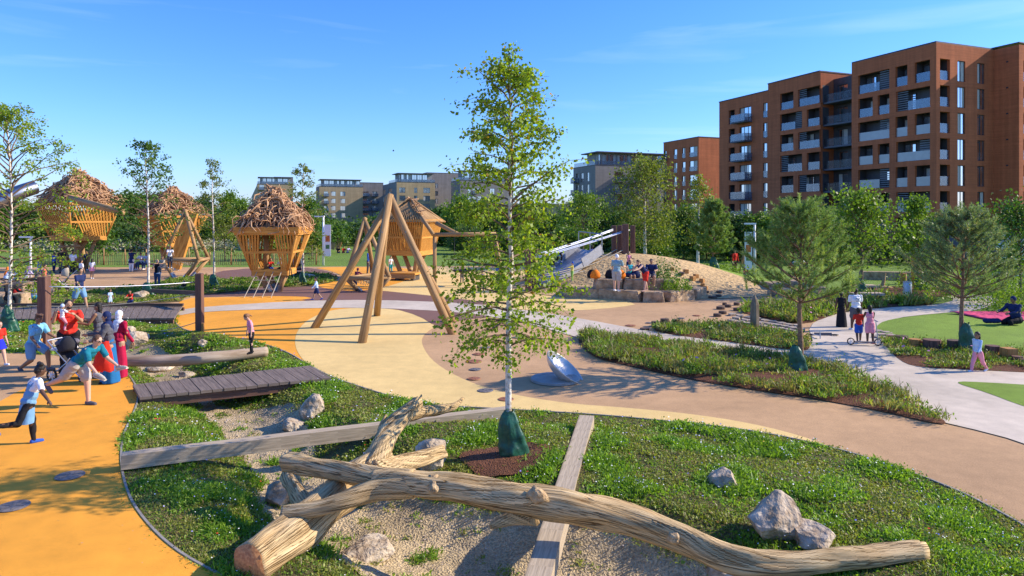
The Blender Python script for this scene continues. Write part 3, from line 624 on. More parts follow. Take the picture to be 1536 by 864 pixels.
# -- leaning rope posts with cables
def rpost(px, py, ptx, pty, w, label):
    b = gm(px, py); top = P3(ptx, pty, b.y); mb = MB(); mb.beam(b - Vector((0, 0, .3)), top, w, w, w2=w * .92, h2=w * .92); n = 1
    t = thing('rope_post', b, label, 'post', 'red brown rope posts'); mb.build('shaft', W_red, t, bevel=.015); return b, top, t
b1, t1, q1 = rpost(67, 527, 66, 415, .27, 'thick squared red brown rope post left of the man in red')
b2, t2, q2 = rpost(300, 498, 299, 410, .23, 'thick squared red brown rope post on the grassy mound near the girl')
mb = MB(); mb.beam(b2 + Vector((.16, -.15, 0)), b2 + Vector((.17, -.15, .32)), .09, .07); mb.build('chock', W_cub, q2); mb = MB(); mb.beam(b1 + Vector((.02, -.2, 0)), b1 + Vector((.02, -.2, .4)), .09, .07); mb.build('chock', W_cub, q1)
def cable(a, b, r, label, m=M_wire, sag=.05, name='cable', group='ropes of the rope crossing'):
    mb = MB(); a = Vector(a); b = Vector(b); pts = [a.lerp(b, i / 12) - Vector((0, 0, sag * 4 * (i / 12) * (1 - i / 12))) for i in range(13)]; mb.tube(pts, r, n=6)
    o = mb.build(name, m, smooth=True); return tag(o, label, name, group)
cable(P3(74, 430, b1.y - .16), P3(293, 423, b2.y), .016, 'taut pale upper cable strung between the two rope posts', sag=.06)
cable(P3(40, 458, b1.y + 2), P3(296, 440, b2.y), .014, 'slack brown rope from the right rope post to the boardwalk', M_rope, sag=.18, name='rope')
cable(gm(186, 504) + Vector((0, 0, .1)), P3(296, 483, b2.y), .014, 'low pale rope running from the boulders to the right rope post', M_rope, sag=.12, name='rope')
mb = MB(); mb.beam(P3(228, 436, 30), P3(298, 440, 27), .14, .16); tag(mb.build('balance_beam', W_dark), 'dark squared beam running left from the right rope post', 'beam', 'squared balance beams')
# ================================================================ NEST TOWERS AND LOG FRAMES
W_stick = wood('driftwood_stick', (0.26, 0.12, 0.05), (0.70, 0.44, 0.24), 14, 1.6, bump=.6)
M_net = mat('netting', (.35, .30, .22), .9); M_teal = mat('teal_sheet', (.02, .25, .25), .5)
def log(t, a, b, r, name='log', m=None, r2=None, n=10):
    mb = MB(); mb.tube([Vector(a), Vector(a).lerp(Vector(b), .5), Vector(b)], [r, (r + (r2 or r)) / 2, r2 or r], n=n, rough=.05, seed=a[0]); return mb.build(name, m or W_pole, t, smooth=True)
def slat(t, a, b, w, h, name='slat', m=None, up=(0, 0, 1)):
    mb = MB(); mb.beam(a, b, w, h, up=up); return mb.build(name, m or W_gold, t)
def nest(label, px, foot, scale_w, zf, zp, ze, za, depth, rz, roof='sticks', slats='fan', seed=1, n_stick=420, group='nest towers on log legs', board=None):
    """px centre, foot row; widths in metres: (eave, base); zf deck, ze eave, za apex"""
    D = foot_D = (CH) * F / (foot - HY); cx = X(px, D); we, wb = scale_w; rnd = random.Random(seed)
    t = thing('nest_tower', (cx, D + depth / 2, 0), label, 'play tower', group); C0 = Vector((cx, D + depth / 2, 0)); cz, sz = math.cos(rz), math.sin(rz)
    def W(x, y, z): return C0 + Vector((x * cz - y * sz, x * sz + y * cz, z))
    he = we / 2; hb = wb / 2; kd = depth / we
    # deck
    mb = MB(); 
    for k in range(9):
        y = (-hb + (k + .5) * wb / 9) * 1; mb.beam(W(-hb, y, zf), W(hb, y, zf), wb / 9 * .9, .07)
    mb.build('deck', W_gold, t)
    for (a, b) in (((-hb, -hb * 1), (hb, -hb)), ((hb, -hb), (hb, hb)), ((hb, hb), (-hb, hb)), ((-hb, hb), (-hb, -hb))):
        slat(t, W(*a, zf - .14) , W(*b, zf - .14), .06, .30, 'deck_fascia', W_gold if a[1] < 0 else W_pole)
    # legs: crossing round logs
    for (x0, y0, x1, y1) in ((-hb * .75, -hb * .6, -hb * .25, -hb * .2), (hb * .75, -hb * .6, hb * .35, -hb * .3), (-hb * .7, hb * .6, .1, hb * .3), (hb * .7, hb * .6, hb * .1, hb * .2)):
        log(t, W(x1, y1, -.1), W(x0, y0, zf - .05), .15, 'leg', r2=.13); mb = MB(); d = (W(x0, y0, zf) - W(x1, y1, 0)).normalized(); mb.tube([W(x1, y1, -.05), W(x1, y1, 0) + d * .42], .165, n=12); mb.build('metal_shoe', M_metal, t)
    # corner posts and rails
    E = [(-he, -he * kd), (he, -he * kd), (he, he * kd), (-he, he * kd)]; Bc = [(-hb, -hb), (hb, -hb), (hb, hb), (-hb, hb)]
    for e, b in zip(E, Bc): log(t, W(*b, zf), W(*e, ze), .07, 'corner_post', W_gold)
    for i in range(4):
        j = (i + 1) % 4
        for (u, wd_) in ((1.0, .2), (.93, .14)) if board else ((1.0, .16),):
            a = Vector((*E[i], 0)).lerp(Vector((*Bc[i], 0)), 1 - u); b = Vector((*E[j], 0)).lerp(Vector((*Bc[j], 0)), 1 - u); z = zf + (ze - zf) * u
            slat(t, W(a.x * 1.03, a.y * 1.03, z), W(b.x * 1.03, b.y * 1.03, z), .07, wd_ * (1.5 if board else 1), 'eave_board')
        a = Vector((*E[i], 0)).lerp(Vector((*Bc[i], 0)), .55); b = Vector((*E[j], 0)).lerp(Vector((*Bc[j], 0)), .55); slat(t, W(a.x, a.y, zf + (ze - zf) * .45), W(b.x, b.y, zf + (ze - zf) * .45), .06, .12, 'rail')
        # slatted sides
        ns = 20 if board or slats == 'vert' else 15
        for k in range(ns):
            u = (k + .5) / ns
            if slats == 'fan':      # leaning outwards from the middle towards the corners
                v = .5 + (u - .5) * 1.0; low = .5 + (u - .5) * .95; up_ = u
                shift = (.16 if u < .5 else -.16); l0 = min(1, max(0, u + (-shift * -1 if False else 0)))
                ub = min(.995, max(.005, u + (.22 if u < .5 else -.22) * (-1))); zb_ = 0.0
                if ub <= .01 or ub >= .99:
                    zb_ = (abs((0 if u < .5 else 1) - (u)) and (1 - (min(u, 1 - u)) / .22)); ub = .0 if u < .5 else 1.0
                gap = abs(u - .5) < .10
                if gap: continue
            elif slats == 'diag': ub = min(1, u + .33); zb_ = 0 if u + .33 <= 1 else (u + .33 - 1) / .33; gap = False
            else: ub = u; zb_ = 0
            te = Vector((*E[i], 0)).lerp(Vector((*E[j], 0)), u); be = Vector((*Bc[i], 0)).lerp(Vector((*Bc[j], 0)), ub); tb = Vector((*E[i], 0)).lerp(Vector((*E[j], 0)), ub)
            bp = be.lerp(tb, zb_); z0 = zf + (ze - zf) * zb_
            nrm = Vector((E[i][0] + E[j][0], E[i][1] + E[j][1], 0)).normalized(); nrm = W(nrm.x, nrm.y, 0) - W(0, 0, 0)
            slat(t, W(bp.x, bp.y, z0), W(te.x, te.y, ze), .075, .05, 'slat', up=nrm)
    # roof
    if roof == 'sticks':
        mb = MB(); ap = W(0, 0, za - .25); q = [W(*e, ze + .05) for e in E]; mb.add(q + [ap], [(0, 1, 4), (1, 2, 4), (2, 3, 4), (3, 0, 4)]); mb.build('roof_deck', W_dark, t)
        m1 = MB()
        for k in range(n_stick):
            s = rnd.randrange(4); a = Vector((*E[s], 0)); b = Vector((*E[(s + 1) % 4], 0)); u = rnd.random(); h = rnd.random() ** 1.15
            base = a.lerp(b, u) * (1 - h) * 1.02; z = ze + (za - ze) * (h * .92 + .07 * math.sin(h * PI)) + rnd.uniform(0, .16)
            base *= (1 + .07 * math.sin(h * PI)) * rnd.uniform(.95, 1.07)
            tg = (b - a).normalized(); dn = (base.normalized() if base.length > .1 else Vector((1, 0, 0)))
            sl = (za - ze) / he; ang = rnd.gauss(0, 1.05) + (0 if s in (1, 3) else .2)
            d = tg * math.sin(ang) + (dn * math.cos(ang) - Vector((0, 0, sl * .8 * math.cos(ang)))); d.normalize(); L = rnd.uniform(.55, 1.7) * we / 4.2
            p = Vector((base.x, base.y, z)); pts = []
            k1 = Vector((rnd.gauss(0, .13), rnd.gauss(0, .13), rnd.gauss(.03, .11)))
            for q_ in (-.5, -.17, .17, .5): pts.append(p + d * L * q_ + k1 * (1 if abs(q_) < .3 else 0) + Vector((0, 0, .05)))
            r = rnd.uniform(.026, .066) * we / 4.5; m1.tube([W(*v) for v in pts], [r, r * 1.1, r * .9, r * .55], n=5, seed=k, rough=.15)
            if k < 300:
                m1.build('stick', W_stick, t, smooth=True); m1 = MB()
        if m1.v: o = m1.build('stick_pile', W_stick, t, smooth=True); o['kind'] = 'stuff'
        for k in range(16):
            a = rnd.uniform(0, 6.28); r = rnd.uniform(.1, .85) * he; z = ze + (za - ze) * (1 - r / he) + .1
            log(t, W(r * math.cos(a), r * math.sin(a), z), W(r * 1.3 * math.cos(a), r * 1.3 * math.sin(a), z + rnd.uniform(.25, .55)), .03, 'twig', W_stick, .012, 5)
        for k in range(8):
            s = rnd.randrange(2); a = Vector((*E[s], 0)); b = Vector((*E[(s + 1) % 4], 0)); p = a.lerp(b, rnd.random()); mb = MB(); mb.box(W(p.x * .97, p.y * .97, ze + .12), (.25, .04, .16), rz + s * PI / 2); mb.build('teal_panel', M_teal, t)
    else:
        ap = Vector((0.05, 0, za))
        for i in range(4):
            a = Vector((*E[i], 0)); b = Vector((*E[(i + 1) % 4], 0)); n = 19
            mb = MB(); mb.add([W(a.x, a.y, ze - .02), W(b.x, b.y, ze - .02), W(ap.x, ap.y, ap.z - .12)], [(0, 1, 2)]); mb.build('roof_deck', W_pole, t)
            for k in range(n + 1):
                u = k / n; e = a.lerp(b, u) * 1.1; tt_ = 1 - abs(u - .5) * .0; h = (1 - abs(u - .5) * 2); top = a.lerp(b, u).lerp(ap, .25 + .72 * h) if i in (0, 2) else a.lerp(b, u).lerp(ap, .25 + .72 * h)
                zt = ze + (za - ze) * (.25 + .72 * h); log(t, W(e.x, e.y, ze - .08), W(top.x, top.y, zt), .052, 'roof_pole', W_pole, n=6)
        for i in range(4):
            e = Vector((*E[i], 0)) * 1.12; log(t, W(e.x, e.y, ze - .1), W(ap.x, ap.y, za + .05), .06, 'ridge_pole', W_pole)
        for k in range(26):
            u = rnd.random(); p = Vector((he * (1 - u) * .95, -he * .9 * (1 - u), ze + (za - ze) * u + .1)); log(t, W(*(p + Vector((rnd.gauss(0, .2), rnd.gauss(0, .1), 0)))), W(*(p + Vector((rnd.gauss(.1, .25), rnd.gauss(0, .3), rnd.uniform(-.1, .15))))), .03, 'stick', W_stick, .02, 5)
    return t, W, D
# widths: scale px->m at the tower's own distance
tw3, W3, D3 = nest('stick roofed nest tower with bright golden basket and rope ladder in the middle left', 396, 442, (3.05, 1.75), 1.17, 1.2, 3.2, 5.15, 3.0, R(4), board=True, seed=3, n_stick=760, slats='fan')
for k in range(4):
    a = W3(-.62 + k * .40, -.9, 1.08); b = Vector((X(366 + k * 13.5, D3 - 1.3), D3 - 1.3, 0.0)); mb = MB(); mb.tube([a, a.lerp(b, .5) + Vector((0, 0, -.02)), b], .018, n=6); mb.build('ladder_rope', M_rope, tw3)
for z in (.35, .72): 
    u = 1 - z / 1.08; a = W3(-.62, -.9, 1.08).lerp(Vector((X(366, D3 - 1.3), D3 - 1.3, 0)), u); b = W3(.58, -.9, 1.08).lerp(Vector((X(406.5, D3 - 1.3), D3 - 1.3, 0)), u); mb = MB(); mb.tube([a, b], .016, n=6); mb.build('ladder_rung', M_rope, tw3)
# knotted climbing trunk inside
log(tw3, W3(-.35, -.2, 1.2), W3(-.4, -.1, 3.0), .13, 'climbing_trunk', W_pole)
tw1, W1, D1 = nest('tallest nest tower at the far left behind the birch with a slide and ramp', 92, 409, (3.9, 2.5), 2.45, 2.5, 4.75, 6.95, 3.7, R(-26), seed=8, n_stick=700, slats='diag')
log(tw1, P3(106, 297, D1 - .9), P3(184, 317, D1 - 7), .17, 'ramp_log', W_pole); log(tw1, P3(112, 302, D1 - .9), P3(184, 320, D1 - 7), .13, 'ramp_log', W_pole)
for sx_ in (-1.2, .6, 1.4):
    log(tw1, W1(sx_, -.6, -.1), W1(-sx_ * .6, .3, 2.4), .2, 'leg')
for z in (1.0, 1.7): log(tw1, W1(-1.3, -.7, z), W1(1.3, -.7, z + .1), .08, 'brace')
sl = thing('tube_slide', P3(-20, 400, D1 - 2), 'shiny metal slide leaving the far left tower', 'slide'); mb = MB()
pts, _ = spl([P3(52, 281, D1 - .5), P3(20, 292, D1 - 1.6), P3(-20, 312, D1 - 2.6), P3(-80, 350, D1 - 4), P3(-130, 398, D1 - 5)], [1] * 5, 6)
mb.tube(pts, .48, n=16, cap=False); mb.build('chute', M_metal, sl, smooth=True)
for px, py in ((-20, 312), (-80, 350)): log(sl, P3(px, py, D1 - 3.2), Vector((X(px, D1 - 3.2), D1 - 3.2, 0)), .07, 'support', M_metal)
tw2, W2, D2 = nest('stick covered nest tower leaning on thick golden props behind the thin tree', 240, 409, (3.05, 1.9), 2.0, 2.0, 3.85, 5.75, 3.4, R(-38), seed=15, n_stick=640, slats='diag')
mb = MB(); a_ = P3(262, 401, D2 + .3); b_ = P3(288, 318, D2 - .2); mb.beam(a_, b_, .85, .3, up=(0, 1, 0)); mb.build('prop_board', W_gold, tw2)
tw4, W4, D4 = nest('slatted pole roofed tower right of the big tripod frame', 609, 420, (3.15, 2.35), 1.75, 1.8, 3.6, 5.0, 2.9, R(-16), roof='poles', slats='vert', seed=22)
mb = MB(); mb.box(W4(.1, -1.4, .42), (2.3, 1.2, .12), R(-16)); mb.build('landing_deck', W_gold, tw4); mb = MB(); mb.box(W4(.1, -1.97, .27), (2.3, .06, .26), R(-16)); mb.build('landing_fascia', W_pole, tw4)
for x in (-.9, 0, 1): mb = MB(); mb.box(W4(x, -1.4, .18), (.2, .9, .36), R(-16)); mb.build('footing', M_dmet, tw4)
# -- large tripod frame in front
def gp(px, py): return Vector((*g0(px, py), 0))
ap = P3(585, 301, 23.4); tr = thing('climbing_frame', (ap.x, ap.y, 0), 'tall tripod of five bare round poles meeting at a point', 'climbing frame', 'round pole frames')
for (px, py, dx, ex) in ((469, 492, -.22, -.4), (542, 515, .0, .06), (565, 473.5, -.1, 0), (681, 501.5, .05, .05), (681, 482, .0, -.1)):
    f_ = gp(px, py); top = ap + Vector((dx, (f_.y - ap.y) * .03, ex)); log(tr, f_ - Vector((0, 0, .1)), top + (top - f_).normalized() * .15, .135, 'pole', r2=.115, n=14)
    for u in (.25, .5, .75):
        mb = MB(); p_ = f_.lerp(top, u); mb.tube([p_ + Vector((0, -.145, 0)), p_ + Vector((0, -.12, 0))], .02, n=6); mb.build('bolt', M_metal, tr)
# -- net frames (tetrahedral)
def netframe(label, D, apx, apy, corners, feet, rl=.11):
    t = thing('net_frame', (X(apx, D), D, 0), label, 'climbing frame', 'round pole frames'); A_ = P3(apx, apy, D); C_ = [P3(px, py, D + dd) for (px, py, dd) in corners]
    for c in C_: log(t, c, A_ + (A_ - c).normalized() * .12, rl, 'pole')
    for i in range(len(C_)): log(t, C_[i] - Vector((0, 0, .02)), C_[(i + 1) % len(C_)] - Vector((0, 0, .02)), rl * .95, 'rail')
    for (ci, px, py, dd) in feet:
        f_ = P3(px, py, D + dd); f_.z = -.05; log(t, f_, C_[ci], rl * 1.1, 'leg'); mb = MB(); d = (C_[ci] - f_).normalized(); mb.tube([f_ - d * .03, f_ + d * .38], rl * 1.25, n=12); mb.build('metal_shoe', M_metal, t)
    mb = MB(); ce = sum(C_, Vector()) / len(C_) - Vector((0, 0, .35)); N = 12
    tri = C_[:3]
    for fam in range(3):
        a, b, c = tri[fam], tri[(fam + 1) % 3], tri[(fam + 2) % 3]
        for k in range(1, N):
            u = k / N; p = a.lerp(b, u); q = a.lerp(c, u); m_ = (p + q) / 2; m_ = m_.lerp(Vector((ce.x, ce.y, m_.z)), .25) - Vector((0, 0, .45 * math.sin(u * PI) * 1.0)); mb.tube([p, m_, q], .013, n=4)
    mb.build('rope_net', M_net, t); return t
netframe('far pole frame holding a slung rope net by the standing woman', 43.5, 278, 317, [(243, 389, 0), (298, 390.5, -1.2), (313, 387, 1.4)], [(0, 262, 411, 0), (1, 276, 413, -.4), (2, 287, 412, .5)])
netframe('pole frame with slung net directly behind the big tripod', 35.5, 547, 330, [(519, 417, -.8), (584, 416, -.6), (561, 411, 1.6)], [(0, 541, 436, 0), (1, 564, 434, -.3), (2, 556, 430, .8)])
# -- swing beam to the right of tower four
sw = thing('swing_frame', P3(700, 417, 38), 'long horizontal pole swing frame half hidden by the birch', 'swing'); Dq = 38
log(sw, P3(650, 352, Dq), P3(744, 351, Dq), .12, 'beam'); log(sw, P3(652, 352, Dq + .2), Vector((X(652, Dq), Dq, 0)), .11, 'post'); log(sw, P3(650, 352, Dq - .1), P3(632, 326, Dq + 1), .11, 'brace')
log(sw, P3(688, 352, Dq + .1), P3(655, 335, Dq + 1.5), .12, 'brace'); log(sw, P3(742, 351, Dq), Vector((X(756, Dq), Dq - .6, 0)), .11, 'post'); log(sw, P3(742, 351, Dq), Vector((X(750, Dq), Dq + 1.2, 0)), .11, 'post')
for px in (682, 704):
    mb = MB(); mb.tube([P3(px, 353, Dq), P3(px - 1, 404, Dq)], .012, n=5); mb.build('chain', M_dmet, sw)
mb = MB(); mb.lathe([(.42, 0), (.5, .05), (.52, .12), (.42, .14), (.38, .05), (.001, .03)], 20, P3(693, 408, Dq)); mb.build('basket_seat', M_black, sw)
# ================================================================ BUILDINGS
def wall_mat(name, col, sc=.5):
    m = surf_mat(name, col, speck=.06, big=.07, fine=14, bump=.15, bigscale=sc); t = m.node_tree; b = t.nodes['Principled BSDF']; src = b.inputs['Base Color'].links[0].from_socket
    tcn = t.nodes.new('ShaderNodeTexCoord'); out = src
    for (sx_, sz_, lo, hi) in ((.25, 9.0, .90, 1.08), (2.2, .12, .88, 1.06)):      # courses, rain streaks
        mp_ = t.nodes.new('ShaderNodeMapping'); mp_.inputs['Scale'].default_value = (sx_, sx_, sz_); n = t.nodes.new('ShaderNodeTexNoise'); n.inputs['Scale'].default_value = 1; n.inputs['Detail'].default_value = 4; q = t.nodes.new('ShaderNodeMapRange'); q.inputs['From Min'].default_value = .35; q.inputs['From Max'].default_value = .65; q.inputs['To Min'].default_value = lo; q.inputs['To Max'].default_value = hi
        v = t.nodes.new('ShaderNodeVectorMath'); v.operation = 'SCALE'; t.links.new(tcn.outputs['Object'], mp_.inputs[0]); t.links.new(mp_.outputs[0], n.inputs['Vector']); t.links.new(n.outputs['Fac'], q.inputs['Value']); t.links.new(out, v.inputs[0]); t.links.new(q.outputs[0], v.inputs['Scale']); out = v.outputs[0]
    t.links.new(out, b.inputs['Base Color']); return m
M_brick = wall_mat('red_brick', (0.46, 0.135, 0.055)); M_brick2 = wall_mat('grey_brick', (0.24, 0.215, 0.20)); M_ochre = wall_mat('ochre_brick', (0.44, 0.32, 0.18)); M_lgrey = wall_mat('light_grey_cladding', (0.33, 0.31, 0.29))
M_clad = mat('dark_cladding', (0.06, 0.055, 0.06), .5, var=.2, scale=1.2); M_frame = mat('window_frame_dark', (0.03, 0.032, 0.04), .4, var=.05); M_slabm = mat('balcony_slab', (0.10, 0.10, 0.12), .6, var=.1)
M_louv = mat('louvre_grey', (0.16, 0.17, 0.19), .5, var=.1)
def glass_mat(name, base, gl, rough=.06, tr=0.0, tint=(1, 1, 1), cm=None):
    m, t, b = nodes(name); L = t.links; b.inputs['Roughness'].default_value = .25; 
    n = t.nodes.new('ShaderNodeTexNoise'); n.inputs['Scale'].default_value = .9; n.inputs['Detail'].default_value = 3; tcn = t.nodes.new('ShaderNodeTexCoord'); oi = t.nodes.new('ShaderNodeObjectInfo')
    ad = t.nodes.new('ShaderNodeVectorMath'); ad.operation = 'ADD'; L.new(tcn.outputs['Object'], ad.inputs[0]); L.new(oi.outputs['Location'], ad.inputs[1]); L.new(ad.outputs[0], n.inputs['Vector'])
    r = t.nodes.new('ShaderNodeValToRGB'); r.color_ramp.elements[0].position = .45; r.color_ramp.elements[1].position = .62; r.color_ramp.elements[0].color = (*base, 1); r.color_ramp.elements[1].color = (*[min(1, c * cm if cm else c * 4 + .04) for c in base], 1)
    L.new(n.outputs['Fac'], r.inputs[0]); L.new(r.outputs[0], b.inputs['Base Color'])
    g = t.nodes.new('ShaderNodeBsdfGlossy'); g.inputs['Roughness'].default_value = rough; g.inputs['Color'].default_value = (*tint, 1); ms = t.nodes.new('ShaderNodeMixShader'); ms.inputs[0].default_value = gl
    L.new(b.outputs[0], ms.inputs[1]); L.new(g.outputs[0], ms.inputs[2]); last = ms.outputs[0]
    if tr:
        tp = t.nodes.new('ShaderNodeBsdfTransparent'); m2 = t.nodes.new('ShaderNodeMixShader'); m2.inputs[0].default_value = tr; L.new(last, m2.inputs[1]); L.new(tp.outputs[0], m2.inputs[2]); last = m2.outputs[0]
    L.new(last, t.nodes['Material Output'].inputs['Surface']); return m
M_glass = glass_mat('window_glass', (.02, .025, .03), .55); M_curt = mat('curtain', (.5, .47, .42), .9, var=.1)
M_bal = glass_mat('balustrade_glass', (.05, .10, .17), .16, .15, .5, cm=1.25)
M_bald = glass_mat('dark_balustrade', (.03, .035, .04), .03, .15, .8, cm=1.3); M_bal2 = glass_mat('frosted_balustrade', (.26, .245, .225), .10, .3, .1, cm=1.15)
RB = random.Random(5)
class Facade:
    def __init__(s, th, P, d, n, L, z0, z1, wm, dep=.22):
        s.th = th; s.P = Vector((P[0], P[1], 0)); s.d = Vector((*d, 0)).normalized(); s.n = Vector((*n, 0)).normalized(); s.L = L; s.z0 = z0; s.z1 = z1; s.wm = wm; s.dep = dep; s.op = []
    def pt(s, t, z, o=0): return s.P + s.d * t + s.n * o + Vector((0, 0, z))
    def t(s, px):
        k = (px - 768) / F; return (s.P.x - s.P.y * k) / (s.d.y * k - s.d.x)
    def add(s, t0, t1, z0, z1, typ='win', **kw):
        if t0 > t1: t0, t1 = t1, t0
        s.op.append((t0, t1, z0, z1, typ, kw))
    def quad(s, mb, t0, z0, t1, z1, o0=0, o1=None):
        o1 = o0 if o1 is None else o1; mb.add([s.pt(t0, z0, o0), s.pt(t1, z0, o1), s.pt(t1, z1, o1), s.pt(t0, z1, o0)], [(0, 1, 2, 3)])
    def bx(s, t0, t1, z0, z1, o0, o1, mb):
        vs = [s.pt(t, z, o) for z in (z0, z1) for (t, o) in ((t0, o0), (t1, o0), (t1, o1), (t0, o1))]; mb.add(vs, [(0, 3, 2, 1), (4, 5, 6, 7), (0, 1, 5, 4), (1, 2, 6, 5), (2, 3, 7, 6), (3, 0, 4, 7)]); return mb
    def window(s, t0, t1, z0, z1, o, name='window', m=M_glass, mull=1, parent=None):
        f = MB(); w = .07
        for (a, b, c, d_) in ((t0, t0 + w, z0, z1), (t1 - w, t1, z0, z1), (t0 + w, t1 - w, z0, z0 + w), (t0 + w, t1 - w, z1 - w, z1)): s.bx(a, b, c, d_, o, o + .08, f)
        for k in range(1, mull + 1): tt = t0 + (t1 - t0) * k / (mull + 1); s.bx(tt - .03, tt + .03, z0 + w, z1 - w, o + .002, o + .075, f)
        fr = f.build(name, M_frame, s.th); p = MB(); s.quad(p, t0 + w, z0 + w, t1 - w, z1 - w, o + .03); p.build('pane', m, fr)
        if RB.random() < .6:
            c = MB(); k = RB.uniform(.25, .6) * (t1 - t0); a = t0 + w + .01 if RB.random() < .5 else t1 - w - k; s.quad(c, a, z0 + w, a + k, z1 - w, o + .036); c.build('curtain', M_curt, fr)
    def build(s):
        ts = sorted(set([0, s.L] + [v for o in s.op for v in (round(o[0], 3), round(o[1], 3))])); zs = sorted(set([s.z0, s.z1] + [v for o in s.op for v in (round(o[2], 3), round(o[3], 3))])); mb = MB()
        for i in range(len(ts) - 1):
            for j in range(len(zs) - 1):
                tm = (ts[i] + ts[i + 1]) / 2; zm = (zs[j] + zs[j + 1]) / 2
                if not any(o[0] < tm < o[1] and o[2] < zm < o[3] for o in s.op): s.quad(mb, ts[i], zs[j], ts[i + 1], zs[j + 1])
        for (t0, t1, z0, z1, typ, kw) in s.op:
            D_ = kw.get('depth', {'win': s.dep, 'log': 1.5, 'balc': .3}[typ]); 
            if typ == 'log': m2 = MB()
            else: m2 = mb
            rd = .35 if typ == 'log' else D_
            for (a, za, b, zb) in ((t0, z0, t0, z1), (t1, z1, t1, z0), (t1, z0, t0, z0), (t0, z1, t1, z1)):
                mb.add([s.pt(a, za), s.pt(b, zb), s.pt(b, zb, -rd), s.pt(a, za, -rd)], [(0, 1, 2, 3)])
                if typ == 'log': m2.add([s.pt(a, za, -rd), s.pt(b, zb, -rd), s.pt(b, zb, -D_), s.pt(a, za, -D_)], [(0, 1, 2, 3)])
            if typ == 'log':
                s.quad(m2, t0, z0, t1, z1, -D_); lg = m2.build('loggia', M_clad, s.th); w = t1 - t0
                dw = min(w - .2, 1.5); a = t0 + .1 if RB.random() < .5 else t1 - .1 - dw; s.window(a, a + dw, z0 + .05, z1 - .25, -D_ + .01, name='balcony_door')
                g = MB(); ga, gb = (t0, t1)
                if w > 3 and kw.get('louv', True):
                    side = RB.random() < .5; lw = w * .33; la = t0 if side else t1 - lw; l = MB()
                    for k in range(9): zz = z0 + .15 + k * (z1 - z0 - .3) / 8; s.bx(la, la + lw, zz - .05, zz + .05, -.3, -.25, l)
                    l.build('louvre_screen', M_louv, s.th)
                    if RB.random() < .5: ga, gb = (la + lw, t1) if side else (t0, la)
                s.bx(ga + .02, gb - .02, z0 + .03, z0 + 1.12, -.2, -.17, g); g.build('balustrade', kw.get('gm', M_bal), s.th)
            elif typ == 'balc':
                s.window(t0, t1, z0, z1, -D_ + .02, mull=2, name='balcony_door'); e = .25; sl = MB(); s.bx(t0 - e, t1 + e, z0 - .28, z0 - .06, .003, 1.5, sl); so_ = sl.build('balcony', M_slabm, s.th)
                g = MB(); s.bx(t0 - e + .03, t1 + e - .03, z0 - .06, z0 + 1.05, 1.44, 1.47, g); s.bx(t0 - e, t0 - e + .03, z0 - .06, z0 + 1.05, .02, 1.47, g); s.bx(t1 + e - .03, t1 + e, z0 - .06, z0 + 1.05, .02, 1.47, g); g.build('balustrade', kw.get('gm', M_bal), so_)
            else:
                s.window(t0, t1, z0, z1, -D_ + .02, mull=kw.get('mull', 1))
                if kw.get('rail'):
                    g = MB(); s.bx(t0 + .05, t1 - .05, z0 + .1, z0 + 1.05, -.06, -.04, g); g.build('juliet_rail', M_bal, s.th)
        return mb.build('wall', s.wm, s.th)
    def roof(s, depth, m=M_clad, cop=True, ret=True, side0=True, side1=True):
        """closes the block behind the facade with side walls, back wall, roof and coping"""
        mb = MB(); a, b = s.pt(0, 0), s.pt(s.L, 0)
        for (t, ok) in ((0, side0), (s.L, side1)):
            if ok: mb.add([s.pt(t, s.z0), s.pt(t, s.z0, -depth), s.pt(t, s.z1, -depth), s.pt(t, s.z1)], [(0, 1, 2, 3)])
        mb.add([s.pt(0, s.z0, -depth), s.pt(s.L, s.z0, -depth), s.pt(s.L, s.z1, -depth), s.pt(0, s.z1, -depth)], [(0, 1, 2, 3)]); mb.build('side_wall', s.wm, s.th)
        r = MB(); s.bx(-.06, s.L + .06, s.z1 + .002, s.z1 + .16, .06, -depth - .06, r); r.build('roof_coping', m, s.th)
AH = Vector((-.367, .930)).normalized(); BH = Vector((AH.y, -AH.x))     # the two street directions; BH points right and away
NA = Vector((-AH.y, AH.x)); NB = Vector((BH.y, -BH.x))
if NA.x > 0: NA = -NA
if NB.y > 0: NB = -NB
P1 = Vector((49.1, 79.0)); Z0 = -.5; ZR = 24.0; pitch = 3.08
def zt(k): return 22.2 - pitch * k
# --- corner tower
bt = thing('apartment_tower', (P1.x, P1.y, 0), 'tall red brick apartment block at the right edge with gridded corner loggias', 'apartment building')
fa = Facade(bt, P1, AH, NA, 11.8, Z0, ZR, M_brick)
for k in range(8):
    z1 = zt(k); z0 = z1 - 2.45; gm_ = M_bal if k < 2 else M_bal2
    if k == 7: z0 = Z0 + .05
    for (a, b) in (((1395, 1372), (1361, 1343), (1334, 1287)) if k % 2 == 0 else ((1395, 1344), (1334, 1316.5), (1309, 1287))): fa.add(fa.t(a), fa.t(b), z0, z1, 'log', gm=gm_)
fa.build()
fb = Facade(bt, P1, BH, NB, 9.9, Z0, ZR, M_brick)
for k in range(8):
    z1 = zt(k) + .0; z0 = z1 - 2.45
    if k == 7: z0 = Z0 + .05
    fb.add(fb.t(1410), fb.t(1425), z0, z1, 'log', louv=False, depth=1.2); fb.add(fb.t(1436.5), fb.t(1448), z0, z1 + .0, 'win', mull=1); fb.add(fb.t(1466), fb.t(1477), z0, z1, 'win', mull=1)
fb.build()
mb = MB(); c_ = [P1, P1 + AH * 11.8, P1 + AH * 11.8 + BH * 22, P1 + BH * 22]
